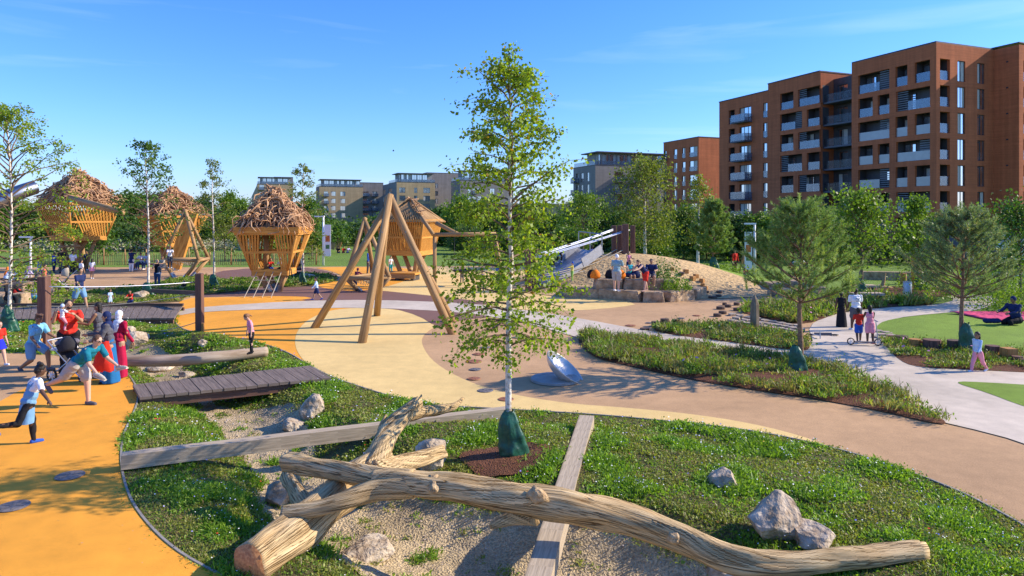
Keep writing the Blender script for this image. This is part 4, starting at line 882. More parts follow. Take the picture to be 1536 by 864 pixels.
vs = [Vector((*p, ZR + .003)) for p in c_] + [Vector((*p, ZR + .17)) for p in c_]; mb.add(vs, [(3, 2, 1, 0), (4, 5, 6, 7), (0, 1, 5, 4), (1, 2, 6, 5), (2, 3, 7, 6), (3, 0, 4, 7)]); mb.build('roof_coping', M_clad, bt)
mb = MB(); p = c_[1]; q = c_[2]; mb.add([(p.x, p.y, Z0), (q.x, q.y, Z0), (q.x, q.y, ZR), (p.x, p.y, ZR)], [(0, 1, 2, 3)]); mb.build('side_wall', M_brick, bt)
P3_ = P1 + BH * 9.9; P4_ = P3_ - AH * 2.9
fc = Facade(bt, P4_, AH, NA, 2.9, Z0, ZR, M_brick); fc.build()
for k in range(7): mb = MB(); fc.bx(1.2, 1.45, zt(k) - .05, zt(k) + .12, .01, .03, mb); mb.build('wall_vent', M_frame, bt)
fd = Facade(bt, P4_, BH, NB, 14, Z0, ZR, M_brick)
for k in range(8):
    z1 = zt(k); z0 = z1 - 2.45
    for t0 in (.8, 5, 9): fd.add(t0, t0 + 1.6, z0, z1, 'log', louv=False, depth=1.2)
fd.build(); mb = MB(); fd.bx(-.06, 14, ZR + .18, ZR + .3, .06, -9, mb); mb.build('roof_coping', M_clad, bt)
# --- middle and left wings of the same street front
bm_ = thing('apartment_block', (*(P1 + AH * 28), 0), 'long red brick apartment block with stacked loggias and glass balconies left of the corner tower', 'apartment building')
fm = Facade(bm_, P1 + AH * 17.2, AH, NA, 10.0, Z0, ZR, M_brick)
for k in range(8):
    z1 = zt(k) - .1; z0 = z1 - 2.45
    if k == 7: z0 = Z0 + .05
    for (a, b) in (((1231, 1197), (1190, 1170)) if k % 2 == 0 else ((1231, 1210), (1203, 1170))): fm.add(fm.t(a), fm.t(b), z0, z1, 'log')
fm.build(); fm.roof(14, side1=True)
fl = Facade(bm_, P1 + AH * 27.2 + NA * -.02, AH, NA, 11.5, Z0, ZR - 1.0, M_brick)
for k in range(7):
    z1 = zt(k) - .9; z0 = z1 - 2.3
    fl.add(fl.t(1126.5), fl.t(1109), z0, z1, 'balc'); fl.add(fl.t(1102), fl.t(1093), z0, z1, 'log', louv=False); fl.add(fl.t(1151), fl.t(1144.5), z0, z1, 'win', mull=0, rail=True)
fl.build(); fl.roof(14)
# recessed slot with stacked slabs
fs_ = Facade(bm_, P1 + AH * 11.8 - NA * 2.6, AH, NA, 5.4, Z0, ZR - .9, M_clad)
for k in range(8):
    z1 = zt(k) - .1; fs_.add(.5, 2.0, z1 - 2.3, z1, 'win'); fs_.add(3.0, 4.7, z1 - 2.3, z1, 'win')
fs_.build()
for k in range(8):
    z = zt(k) - 2.75; mb = MB(); fs_.bx(.01, 5.39, z, z + .22, .01, 2.0, mb); s2 = mb.build('balcony', M_slabm, bm_); mb = MB(); fs_.bx(.05, 5.35, z + .23, z + 1.3, 1.95, 1.98, mb); mb.build('balustrade', M_bald, s2)
# --- second red block further back
PB = Vector((40.2, 147.0)); b2_ = thing('apartment_block', (*PB, 0), 'smaller and farther red brick apartment block with narrow paired windows', 'apartment building')
f2 = Facade(b2_, PB, AH, NA, 13.2, -.5, 20.9, M_brick); 
for k in range(6):
    z1 = Z(220.5 + 21.2 * k, 150); z0 = z1 - 2.3
    for (a, b) in ((1015.5, 1010.5), (1028, 1023), (1046, 1034)): f2.add(f2.t(a), f2.t(b), z0, z1, 'win', mull=1 if a > 1040 else 0, rail=True)
    f2.add(f2.t(1000), f2.t(995.5), z0, z1, 'balc')
f2.build(); f2r = Facade(b2_, PB, BH, NB, 22, -.5, 20.9, M_brick)
for k in range(6):
    z1 = Z(220.5 + 21.2 * k, 150); f2r.add(13.5, 15, z1 - 2.3, z1, 'log', louv=False)
f2r.build(); f2r.roof(13.2, side0=False)
# --- dark grey block with roof terrace
def storeys(f, cols, ytop, dy, n, D, h, typ='win', **kw):
    for k in range(n):
        z1 = Z(ytop + dy * k, D)
        for (a, b) in cols: f.add(f.t(a), f.t(b), z1 - h, z1, typ, **kw)
def blockG(name, label, px, D, La, Lb, z1, wm, lcols, fcols, ytop, dy, n, h=2.0, wmA=None, pent=None, fbal=(), lbal=()):
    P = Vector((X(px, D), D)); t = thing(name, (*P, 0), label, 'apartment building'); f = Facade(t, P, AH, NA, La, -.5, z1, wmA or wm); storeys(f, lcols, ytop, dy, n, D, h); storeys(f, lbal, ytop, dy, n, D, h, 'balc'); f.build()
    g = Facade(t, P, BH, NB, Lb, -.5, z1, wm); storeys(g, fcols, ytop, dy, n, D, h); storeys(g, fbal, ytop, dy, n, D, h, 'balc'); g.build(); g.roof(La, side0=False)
    if pent:
        ins, ph = pent; q = P + AH * ins * .6 + BH * ins; g2 = Facade(t, q, BH, NB, Lb - ins * 1.6, z1 + .17, z1 + ph, M_lgrey, .1); k = 0; w = Lb - ins * 1.6
        tt = .4
        while tt < w - 2: g2.add(tt, tt + 1.9, z1 + .35, z1 + ph - .3); tt += 2.15
        g2.build(); g3 = Facade(t, q, AH, NA, La * .6, z1 + .17, z1 + ph, M_lgrey, .1); g3.add(.5, 2.4, z1 + .35, z1 + ph - .3); g3.build()
        r = MB(); g2.bx(-ins * .8, w + ins * .3, z1 + ph + .01, z1 + ph + .28, ins * .7, -La * .6, r); r.build('penthouse_roof', M_clad, t)
        bl = MB(); g.bx(.1, Lb - .1, z1 + .17, z1 + 1.2, -.1, -.06, bl); f.bx(.2, La - .3, z1 + .17, z1 + 1.2, -.1, -.06, bl); bl.build('terrace_balustrade', M_bal, t)
        for u in (.1, .5): 
            m_ = MB(); g2.bx(-ins * .7 + u * 2, -ins * .7 + u * 2 + .12, z1 + .17, z1 + ph, ins * .6, ins * .6 - .12, m_); m_.build('roof_post', M_dmet, t)
    return t, f, g
blockG('apartment_block', 'dark grey apartment block with roof terrace and stacked balconies left of the red blocks', 893, 168, 12, 26, 16.4, M_brick2, ((875, 871), (885, 880)), ((985, 977),), 257, 18.3, 5, 2.3, pent=(2.2, 3.2), fbal=((935, 922), (958, 946)), lbal=((868, 864),))
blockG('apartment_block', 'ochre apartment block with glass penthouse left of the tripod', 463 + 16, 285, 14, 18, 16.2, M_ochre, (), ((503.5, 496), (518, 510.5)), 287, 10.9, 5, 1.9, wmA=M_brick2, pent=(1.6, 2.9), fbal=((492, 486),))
blockG('apartment_block', 'charcoal apartment block with balconies between the two ochre blocks', 533, 292, 12, 12, 18.2, M_brick2, (), (), 287, 10.9, 5, 1.9, fbal=((553, 544), (566, 558)))
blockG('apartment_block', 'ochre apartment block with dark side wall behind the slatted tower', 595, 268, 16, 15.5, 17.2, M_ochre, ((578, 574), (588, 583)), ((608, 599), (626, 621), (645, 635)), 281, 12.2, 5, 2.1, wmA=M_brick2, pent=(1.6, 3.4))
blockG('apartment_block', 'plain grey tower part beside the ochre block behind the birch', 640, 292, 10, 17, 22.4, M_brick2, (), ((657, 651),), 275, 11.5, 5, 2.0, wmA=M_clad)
blockG('apartment_block', 'grey apartment block with roof terrace partly hidden behind the birch crown', 690, 262, 12, 22, 17.6, M_brick2, (), ((706, 702), (722, 716), (742, 735)), 282, 12.2, 4, 2.1, pent=(1.8, 3.6), fbal=((714, 709),))
blockG('apartment_block', 'grey and ochre apartment block rising behind the middle nest tower', 386, 285, 12, 14, 17.2, M_ochre, ((378, 374),), ((408, 400),), 277, 11, 5, 2.0, wmA=M_ochre, pent=(1.2, 2.8), fbal=((396, 389),))
blockG('apartment_block', 'plain charcoal wall block topped with plant room right of the middle nest tower', 411, 300, 10, 8, 21.0, M_brick2, (), (), 277, 11, 5, 2.0)
# low buildings and screens right and behind
mb = MB(); mb.box((X(820, 230), 230, 4), (26, 8, 8)); tag(mb.build('low_building', M_ochre), 'low pale brown building glimpsed behind the birch crown', 'building')
# ================================================================ TREES
RT = np.random.RandomState(11)
M_birch = mat('birch_bark', (0.30, 0.22, 0.15), .8, col2=(0.72, 0.66, 0.56), scale=9, bump=.4, blo=.36, bhi=.5)
M_bark = mat('tree_bark', (0.10, 0.07, 0.045), .9, col2=(0.22, 0.165, 0.11), scale=14, bump=.6)
M_twig = mat('twig_bark', (0.11, 0.065, 0.035), .8, col2=(0.24, 0.16, 0.10), scale=9)
M_pbark = mat('pine_bark', (0.16, 0.09, 0.05), .9, col2=(0.33, 0.20, 0.12), scale=14, bump=.6)
L_birch = leafmat('birch_leaf', (0.10, 0.17, 0.012), (0.31, 0.42, 0.03), .48, (0.36, 0.20, 0.03))
L_birch2 = leafmat('far_birch_leaf', (0.09, 0.13, 0.018), (0.24, 0.28, 0.04), .42)
L_green = leafmat('green_leaf', (0.04, 0.10, 0.014), (0.14, 0.25, 0.03), .32)
L_lime = leafmat('lime_leaf', (0.08, 0.15, 0.012), (0.19, 0.30, 0.03), .4)
L_dark = leafmat('dark_leaf', (0.03, 0.07, 0.012), (0.09, 0.16, 0.025), .25)
L_needle = leafmat('pine_needles', (0.10, 0.19, 0.055), (0.32, 0.44, 0.12), .3, (0.40, 0.26, 0.08))
L_cand = leafmat('pale_pine_shoots', (0.26, 0.36, 0.10), (0.50, 0.58, 0.20), .3)
L_pneed = leafmat('blue_pine_needles', (0.12, 0.19, 0.09), (0.30, 0.38, 0.17), .3, (0.60, 0.33, 0.10))
def leaves_mesh(P, size, rt, droop=.5, asp=.8, jit=.45):
    n = len(P); P = np.asarray(P, dtype=np.float32); s = (size * (1 + jit * (rt.rand(n) - .5) * 2)).astype(np.float32)[:, None]
    a = rt.randn(n, 3); a[:, 2] -= droop; a /= np.linalg.norm(a, axis=1)[:, None]; b = np.cross(a, rt.randn(n, 3)); b /= np.linalg.norm(b, axis=1)[:, None]
    c = np.cross(a, b); v0 = P; v1 = P + a * s * .5 + b * s * asp * .5 + c * s * .1; v2 = P + a * s; v3 = P + a * s * .5 - b * s * asp * .5 + c * s * .1
    V = np.stack([v0, v1, v2, v3], 1).reshape(-1, 3); Fq = np.arange(4 * n).reshape(n, 4); return V, Fq
def pal(prof, t):
    for i in range(len(prof) - 1):
        if t <= prof[i + 1][0]:
            a, b = prof[i], prof[i + 1]; return a[1] + (b[1] - a[1]) * (t - a[0]) / (b[0] - a[0])
    return prof[-1][1]
def make_tree(name, loc, H, prof, cb, nb, per, leaf, lm, bm_, label, cat='tree', group=None, up=(.3, .9), droop=.3, tr=.05, seed=1, spread=.12, bend=.03, kink=None, asp=.8, nseg=4, twigs=3, clump=None, hang=0.0, squash=1.0):
    """trunk with limbs and twigs; 'per' leaves on every twig. prof: (height fraction, radius m)"""
    rt = np.random.RandomState(seed); rnd = random.Random(seed); t = thing(name, loc, label, cat, group); tw = MB(); br = MB(); pts = []; rr = []
    for i in range(13):
        u = i / 12; pts.append(Vector((bend * H * math.sin(u * 4 + seed) * u * .5, bend * H * math.cos(u * 3.1 + seed) * u * .4, -.1 + u * H * .985)) + (Vector((kink[1] * math.exp(-((u - kink[0]) / .03) ** 2), 0, 0)) if kink else Vector())); rr.append(tr * (1 - u) ** .8 + .006)
    tw.tube(pts, rr, n=9, rough=.1, seed=seed)
    def tp(u): k = u * 12; i = min(11, int(k)); return pts[i].lerp(pts[i + 1], k - i)
    LP = []
    for b in range(nb):
        u = cb + (1 - cb) * ((b + rnd.random()) / nb) * .985; az = b * 2.39996 + rnd.uniform(-.5, .5); R_ = max(.05, pal(prof, u)) * rnd.uniform(.6, 1.12); el = up[0] + (up[1] - up[0]) * u + rnd.uniform(-.2, .2)
        d = Vector((math.cos(az) * math.cos(el), math.sin(az) * math.cos(el), math.sin(el))); L = R_ / max(.35, math.cos(el)); p = tp(u); bp = [p]
        for k in range(nseg):
            d2 = d.copy(); d2.z -= droop * (k + 1) / nseg * 1.0; d2 += Vector((rnd.gauss(0, .12), rnd.gauss(0, .12), rnd.gauss(0, .1))); p = p + d2.normalized() * L / nseg; bp.append(p)
        r0 = min(tr * .45, .008 + L * .012); br.tube(bp, [r0 * (1 - k / (nseg + .6)) + .002 for k in range(nseg + 1)], n=4, cap=False)
        for k in range(twigs):
            s = rnd.uniform(.3, 1.0) if k else 1.0; q = s * nseg; i = min(nseg - 1, int(q)); o = bp[i].lerp(bp[i + 1], q - i); dd = (bp[i + 1] - bp[i]).normalized() + Vector((rnd.gauss(0, .6), rnd.gauss(0, .6), rnd.gauss(0, .3) - hang)); dd.normalize(); tl = L * rnd.uniform(.18, .4) + spread
            e = o + dd * tl - Vector((0, 0, hang * tl * .6)); br.tube([o, (o + e) / 2 + Vector((0, 0, .04 * tl)), e], [.004, .003, .0015], n=3, cap=False); m = max(3, int(per * rnd.uniform(.55, 1.35)))
            uu = rt.rand(m)[:, None] ** .8; ctr = np.array(o)[None] * (1 - uu) + np.array(e)[None] * uu; LP.append(ctr + rt.randn(m, 3) * spread * np.array([1, 1, .8]))
    tw.build('trunk', bm_, t, smooth=True, local=True); br.build('limbs', M_twig, t, smooth=True, local=True); V, Fq = leaves_mesh(np.concatenate(LP), leaf, rt, droop=.6, asp=asp); o = np_mesh('crown', V, Fq, lm, t); return t
# --- foreground birch
bp_ = (X(763, 10.76), 10.76)
make_tree('birch_tree', (bp_[0], bp_[1], hgt(*bp_)), 6.38, [(0, .1), (.27, .6), (.36, .98), (.5, .86), (.58, .62), (.7, .85), (.77, .5), (.84, .56), (.92, .36), (1, .12)], .285, 92, 30, .057, L_birch, M_birch, 'tall slender young birch in the centre with green watering bag at its foot', 'tree', 'young birches', up=(-.05, .95), droop=.45, tr=.052, seed=5, spread=.075, bend=.01, kink=(.52, .05), twigs=5, hang=.28)
wbag((bp_[0] + .03, bp_[1] - .05, hgt(*bp_) + .0), .72, .44, 'large green watering bag at the foot of the central birch', 1)
def at(px, py): p = gm(px, py); return p
def birch(px, base, top, wpx, label, seed, dens=1.0, lm=None, leaf=.06, cb=.28, group='young birches', tr=None, cat='tree', name='birch_tree', nb=44, per=13, **kw):
    p = at(px, base); D = p.y; H = Z(top, D) - p.z; w = wpx / F * D / 2
    return make_tree(name, p, H, [(0, .1), (cb, w * .7), (cb + .15, w), (.6, w * .8), (.8, w * .5), (1, .05)], cb, nb, int(per * dens), leaf, lm or L_birch2, M_birch, label, cat, group, up=kw.pop('up', (.1, 1.0)), droop=kw.pop('droop', .35), tr=tr or max(.035, H * .008), seed=seed, spread=.06 * H / 5, **kw), p
_, p = birch(14, 497, 160, 210, 'young birch with sparse leaves cut by the left edge', 31, 4.2, L_birch, leaf=.07, cb=.2, nb=70, hang=.4)
wbag((p.x, p.y - .05, p.z), .85, .52, 'green watering bag on the birch at the left edge', 2)
_, p = birch(222, 446, 208, 92, 'thin dark stemmed young tree in the low planting before the leaning tower', 32, 2.2, L_green, .10, .3, nb=44, name='young_tree', droop=.1)
wbag((p.x + .02, p.y - .1, p.z), .72, .55, 'green watering bag at the foot of the thin tree near the child in red', 3)
_, p = birch(321, 431, 236, 64, 'wispy young birch standing left of the golden nest tower', 33, 1.7, None, .09, .3, nb=34, hang=.5)
wbag((p.x + .02, p.y - .1, p.z), .72, .5, 'green watering bag of the wispy birch left of the golden nest tower', 4)
_, p = birch(455, 428, 242, 54, 'wispy young birch just right of the golden nest tower', 34, 1.7, None, .10, .25, nb=34, hang=.5)
wbag((p.x, p.y - .1, p.z), .75, .5, 'green watering bag of the birch right of the golden nest tower', 5)
def dtree(px, D, top, wpx, label, seed, lm, base=0, cb=.22, nb=60, per=26, leaf=None, group='trees beyond the playground', shape=None, bark=M_bark, name='tree', **kw):
    z = hgt(X(px, D), D) if D < 60 else base; H = Z(top, D) - z; w = wpx / F * D / 2; lf = leaf or max(.12, D * .0042)
    return make_tree(name, (X(px, D), D, z), H, shape and [(a, b * w) for a, b in shape] or [(0, .3 * w), (cb, .8 * w), (.45, w), (.7, w * .85), (.88, w * .5), (1, .1)], cb, nb, per, lf, lm, bark, label, 'tree', group, tr=H * .018, seed=seed, spread=w * .14 + .05, up=kw.pop('up', (.15, 1.1)), **kw)
# trees on and beside the mound
dtree(968, 52, 246, 76, 'tall drooping yellow green birch behind the mound posts', 41, L_birch2, cb=.22, nb=84, per=34, bark=M_birch, name='birch_tree', leaf=.15, hang=.4)
dtree(875, 56, 298, 52, 'small yellow green round topped tree above the slide', 42, L_lime, cb=.4, nb=44, per=24, leaf=.16)
dtree(1047, 47, 268, 40, 'loose leaning birch at the left of the wide pine sapling', 43, L_birch2, cb=.3, nb=40, per=20, bark=M_birch, name='birch_tree', leaf=.13, hang=.4)
dtree(1292, 33.5, 300, 96, 'bright green broadleaf tree behind the larger pine', 44, L_lime, cb=.35, nb=66, per=26, leaf=.13, shape=[(0, .2), (.35, .9), (.5, 1), (.7, .7), (.85, .35), (1, .05)])
dtree(1376, 36, 300, 44, 'narrow olive green tree with a timber post beside the litter bin', 45, L_lime, cb=.35, nb=60, per=30, leaf=.11, shape=[(0, .2), (.35, .8), (.5, 1), (.7, .75), (.85, .5), (1, .1)])
dtree(1530, 30, 318, 84, 'dark leaved tree cut by the right edge beside the hoarding', 46, L_green, cb=.4, nb=60, per=26, leaf=.12)
for (px, D, h, w, lb, sd_) in ((1291, 33.5, .8, .6, 'green watering bag of the bright green broadleaf tree', 6), (1378, 36, .9, .6, 'green watering bag of the narrow olive tree by the bin', 7), (969, 52, .9, .7, 'green watering bag of the tall drooping birch behind the mound', 9), (876, 56, .9, .7, 'green watering bag at the small round tree above the slide', 10)):
    x = X(px, D); wbag((x, D - .15, hgt(x, D)), h, w, lb, sd_)
# pines: whorled branches carrying bottle brush shoots
def pine(px, D, top, wpx, label, seed, lm, cb=.3, base=None, ns=520, nl=.085, group='pines with watering bags'):
    rt = np.random.RandomState(seed); rnd = random.Random(seed); x = X(px, D); z = hgt(x, D); H = Z(top, D) - z; w = wpx / F * D / 2; t = thing('pine_tree', (x, D, z), label, 'tree', group); tw = MB()
    tp = [Vector((.03 * math.sin(i * .9 + seed), .03 * math.cos(i * .7), -.1 + i / 10 * H)) for i in range(11)]; tw.tube(tp, [H * .017 * (1 - i / 11) + .008 for i in range(11)], n=9, rough=.12, seed=seed); sh = []
    nw = 9
    for wl in range(nw):
        u = cb + (1 - cb) * wl / nw; R_ = w * (1.0 if u < .55 else 1.15 - (u - .42) * 1.75) * (0.8 if wl == 0 else 1); R_ = max(.15, R_)
        for k in range(7):
            az = k * 2 * PI / 7 + wl * .7 + rnd.uniform(-.25, .25); L = R_ * rnd.uniform(.75, 1.1); el = .15 + .75 * u + rnd.uniform(-.12, .12); p = Vector((0, 0, u * H)); d = Vector((math.cos(az) * math.cos(el), math.sin(az) * math.cos(el), math.sin(el))); bp = [p]
            for j in range(5):
                p = p + (d + Vector((rnd.gauss(0, .07), rnd.gauss(0, .07), -.15 + j * .07))).normalized() * L / 5; bp.append(p)
            tw.tube(bp, [.018 * (1 - j / 6) * H / 4 + .004 for j in range(6)], n=5, cap=False)
            for j in range(9):
                s = rnd.uniform(.28, 1.0); q = s * 5; i = min(4, int(q)); o = bp[i].lerp(bp[i + 1], q - i); az2 = az + rnd.uniform(-1.3, 1.3); dd = Vector((math.cos(az2) * .7, math.sin(az2) * .7, rnd.uniform(.15, .8))).normalized(); l = rnd.uniform(.16, .38) * w / 1.6 + .06
                sh.append((o, dd, l)); tw.tube([o, o + dd * l * .9], [.006, .003], n=3, cap=False)
            sh.append((bp[-1] - d * .1, (d + Vector((0, 0, .8))).normalized(), .34))
    k0 = len(sh); sh.append((tp[-1] - Vector((0, 0, .25)), Vector((0, 0, 1)), .7))
    for k in range(26): a = rnd.uniform(0, 6.28); r = w * rnd.uniform(.1, .75); zz = H * (1 - .5 * (r / w)) * rnd.uniform(.82, .97); sh.append((Vector((r * math.cos(a), r * math.sin(a), zz - .2)), Vector((rnd.gauss(0, .08), rnd.gauss(0, .08), 1)).normalized(), .42))
    tw.build('trunk', M_pbark, t, smooth=True, local=True); Vs = []
    for si, (o, d, l) in enumerate(sh):
        if si == k0: n0_ = sum(len(q) for q in Vs)
        m = int((46 if si < k0 else 90) * l / .25 + 16); u = rt.rand(m)[:, None]; o = np.array(o)[None]; d = np.array(d)[None]; b = o + d * l * u; r = rt.randn(m, 3); r -= (r * d).sum(1)[:, None] * d; r /= np.linalg.norm(r, axis=1)[:, None]
        n_ = d * .75 + r * .8; n_ /= np.linalg.norm(n_, axis=1)[:, None]; s = np.cross(n_, rt.randn(m, 3)); s /= np.linalg.norm(s, axis=1)[:, None]; e = b + n_ * nl * (.7 + .6 * rt.rand(m)[:, None]); wd = .0065 * D / 17
        Vs.append(np.stack([b - s * wd, b + s * wd, e], 1).reshape(-1, 3))
    V = np.concatenate(Vs); A_, B_ = V[:n0_], V[n0_:]; np_mesh('crown', A_, np.arange(len(A_)).reshape(-1, 3), lm, t); np_mesh('new_shoots', B_, np.arange(len(B_)).reshape(-1, 3), L_cand if lm is L_needle else lm, t); return t
D1p = CH * F / (562 - HY); pine(1200, D1p, 312, 205, 'larger pine with bright upright shoots standing in the flower bed beside the path', 51, L_needle, cb=.43)
wbag((X(1194, D1p), D1p - .05, hgt(X(1194, D1p), D1p) + .05), .68, .42, 'green watering bag at the foot of the larger pine in the bed', 11)
D2p = CH * F / (531 - HY); pine(1443, D2p, 322, 178, 'bluish pine with orange brown tips at the edge of the curved lawn', 52, L_pneed, cb=.40)
wbag((X(1447, D2p), D2p - .1, .1), .78, .46, 'green watering bag at the foot of the bluish pine by the lawn', 12)
pine(1070, 42, 303, 66, 'wide pine sapling on the grassy shoulder of the mound', 53, L_needle, cb=.25, nl=.16)
wbag((X(1071, 41.8), 41.8, hgt(X(1071, 42), 42)), .9, .6, 'green watering bag of the pine sapling on the mound', 13)
# --- the far tree line: six tree shapes copied, each copy a tree of its own
protos = []
for i, (lm, sh) in enumerate([(L_green, [(0, .4), (.15, .9), (.4, 1), (.7, .8), (1, .15)]), (L_dark, [(0, .5), (.15, 1), (.5, 1), (.8, .7), (1, .2)]), (L_lime, [(0, .3), (.2, .8), (.45, 1), (.7, .7), (1, .1)]), (L_birch2, [(0, .3), (.2, .8), (.4, 1), (.7, .7), (1, .1)])]):
    protos.append(make_tree('tree', (0, 300, 0), 8.0, [(a, b * 3.0) for a, b in sh], .12, 64, 34, .34, lm, M_bark, 'x', 'tree', 'trees of the far tree line', up=(.1, 1.1), droop=.15, tr=.13, seed=60 + i, spread=.42))
used = set()
line = [(172, 92, 300, 60, 1), (195, 96, 292, 80, 0), (238, 99, 296, 66, 1), (150, 84, 318, 40, 3), (20, 85, 305, 80, 1), (-30, 80, 300, 80, 0), (60, 95, 320, 60, 0), (265, 95, 306, 40, 0), (300, 92, 300, 46, 1), (345, 95, 292, 40, 2), (318, 86, 318, 50, 0), (362, 90, 302, 40, 2), (380, 105, 318, 46, 0), (440, 98, 312, 56, 0), (462, 80, 294, 44, 0), (494, 90, 322, 36, 2),
        (508, 100, 322, 52, 0), (540, 96, 324, 50, 2), (570, 105, 314, 56, 0), (600, 102, 326, 50, 1), (640, 96, 322, 60, 1), (668, 90, 304, 50, 0), (692, 78, 292, 46, 2), (720, 88, 300, 60, 0), (750, 92, 306, 60, 0), (790, 84, 312, 60, 1), (826, 80, 322, 50, 0), (850, 90, 318, 60, 1), (905, 74, 312, 56, 1), (935, 70, 318, 46, 0), (960, 66, 330, 50, 2), (1000, 68, 322, 54, 1), (1026, 62, 312, 50, 0),
        (1060, 62, 318, 50, 0), (1096, 60, 326, 50, 1), (1130, 60, 322, 60, 0), (1155, 58, 326, 46, 2), (1235, 56, 328, 50, 1), (1258, 58, 316, 46, 0), (1290, 55, 330, 50, 1), (215, 78, 336, 54, 1), (258, 76, 340, 50, 0), (120, 76, 338, 60, 0), (700, 70, 334, 50, 1), (770, 66, 338, 60, 0), (985, 58, 338, 50, 0), (855, 62, 340, 60, 0)]
line.sort()
ordn = ['first', 'second', 'third', 'fourth', 'fifth', 'sixth', 'seventh', 'eighth', 'ninth', 'tenth']
def near(px):
    L = [(0, 'beyond the far left tower'), (150, 'between the far left tower and leaning tower'), (205, 'behind the leaning stick tower'), (290, 'between the leaning and golden towers'), (345, 'behind the golden nest tower'), (465, 'between the golden tower and big tripod'), (560, 'behind the pole roofed tower'), (650, 'behind the swing beam'), (735, 'behind the central birch'), (845, 'behind the slide'), (910, 'behind the mound posts'), (990, 'behind the mound crest'), (1090, 'at the foot of the red blocks'), (1225, 'behind the larger pine')]
    r = L[0][1]
    for a, b in L:
        if px >= a: r = b
    return r
cnt = {}
for i, (px, D, top, w, k) in enumerate(line):
    nr = near(px); cnt[nr] = cnt.get(nr, 0) + 1
    hue = ('mid green', 'dark green', 'bright green', 'olive')[k]; lb = '%s background tree %s, %s from left' % (hue, nr, ordn[cnt[nr] - 1])
    pr = protos[k]; o = pr if k not in used else copy_tree(pr); used.add(k); o['label'] = lb; H = Z(top + (14 if 430 < px < 780 else 8), D); o.location = (X(px, D), D, 0); s = H / 8.2; wx = w / F * D / 2 / 3.0; o.scale = (wx, wx, s); o.rotation_euler[2] = i * 1.7
# small field trees with thin stems
for i, (px, D, top, w, lb) in enumerate(((118, 58, 330, 30, 'thin staked sapling in the field behind the men on the left'), (147, 56, 356, 44, 'small round sapling in the field behind the fence left'), (408, 60, 350, 20, 'thin sapling seen just behind the golden tower basket'), (468, 62, 330, 40, 'drooping sapling in the field right of the golden tower'), (476, 70, 356, 22, 'thin stemmed sapling farther out in the field by the lamp post'), (506, 72, 342, 26, 'slim sapling right of the white lamp post in the field'), (337, 60, 330, 34, 'slim sapling between the wispy birch and golden tower'))):
    dtree(px, D, top, w, lb, 90 + i, L_green if i % 2 else L_birch2, cb=.42, nb=26, per=18, leaf=.2, group='field saplings')
# hedges and undergrowth
def shrubmass(name, m, pts, r, n, leaf, label, cat, seed, z0=.0, hh=1.0, kind=None):
    rt = np.random.RandomState(seed); P = []
    for i in range(len(pts) - 1):
        a = np.array(pts[i]); b = np.array(pts[i + 1]); L = np.linalg.norm(b[:2] - a[:2]); m_ = int(n * L); u = rt.rand(m_)[:, None]; c = a[None] * (1 - u) + b[None] * u
        h = hh * (.75 + .35 * np.sin(u * L * 1.3 + seed) * np.cos(u * L * .5)); c = np.concatenate([c[:, :2], z0 + rt.rand(m_, 1) ** .6 * h], 1); c[:, :2] += rt.randn(m_, 2) * r * .5; P.append(c)
    V, Fq = leaves_mesh(np.concatenate(P), leaf, rt, droop=-.2); o = np_mesh(name, V, Fq, m); 
    if kind: o['kind'] = kind
    return tag(o, label, cat)
shrubmass('undergrowth', L_dark, [(-62, 84), (-30, 90), (0, 92), (14, 76), (26, 62), (37, 54)], 4, 150, .45, 'continuous low green undergrowth beneath the far tree line', 'undergrowth', 5, hh=3.6, kind='stuff')
shrubmass('hedge', L_dark, [(X(1290, 62), 62), (X(1400, 60), 60)], 1.2, 700, .16, 'clipped dark hedge before the ground floor of the red tower', 'hedge', 6, hh=1.9)
shrubmass('meadow_grass', leafmat('pale_meadow', (.28, .26, .15), (.42, .40, .26), .2), [(-52, 76), (-30, 80)], 5, 300, .22, 'pale seeding meadow grass strip before the tree line', 'meadow grass', 7, hh=1.2, kind='stuff')
# ================================================================ PEOPLE
SK = {'l': (0.62, 0.37, 0.26), 'm': (0.42, 0.24, 0.14), 'd': (0.11, 0.055, 0.035), 'b': (0.26, 0.14, 0.08)}
def cmat(name, col, rough=.85, var=.1): return mat('cloth_' + name, col, rough, var=var, scale=7, bump=.5, bscale=9, spec=.2, bdist=.02)
def smat(k): return mat('skin_' + k, SK[k], .55, var=.05, scale=6, spec=.35)
HAIR = {'black': (.012, .01, .009), 'brown': (.10, .05, .025), 'blonde': (.45, .30, .13), 'grey': (.5, .48, .45), 'ginger': (.22, .10, .04)}
CC = {'red': (.62, .035, .02), 'navy': (.018, .03, .10), 'black': (.015, .015, .018), 'white': (.78, .78, .8), 'teal': (.01, .17, .24), 'sky': (.20, .50, .68), 'denim': (.16, .32, .50), 'blue': (.03, .10, .42), 'grey': (.10, .10, .115), 'skirtblue': (.015, .13, .32), 'pink': (.80, .30, .38),
      'coral': (.75, .16, .12), 'purple': (.22, .10, .32), 'lilac': (.48, .42, .66), 'beige': (.45, .38, .28), 'stone': (.40, .38, .36), 'orange': (.85, .22, .02), 'yellow': (.75, .62, .12), 'turq': (.03, .38, .45), 'maroon': (.12, .02, .05), 'crimson': (.40, .01, .05), 'jeans': (.04, .08, .17), 'ltblue': (.45, .58, .75), 'green': (.3, .55, .1), 'paleteal': (.25, .38, .42), 'bluecostume': (.02, .03, .55)}
def C_(n): return cmat(n, CC[n])
def remesh(o, vox, sm=3):
    m = o.modifiers.new('r', 'REMESH'); m.mode = 'VOXEL'; m.voxel_size = vox; m.use_smooth_shade = True
    s = o.modifiers.new('s', 'SMOOTH'); s.factor = .5; s.iterations = sm
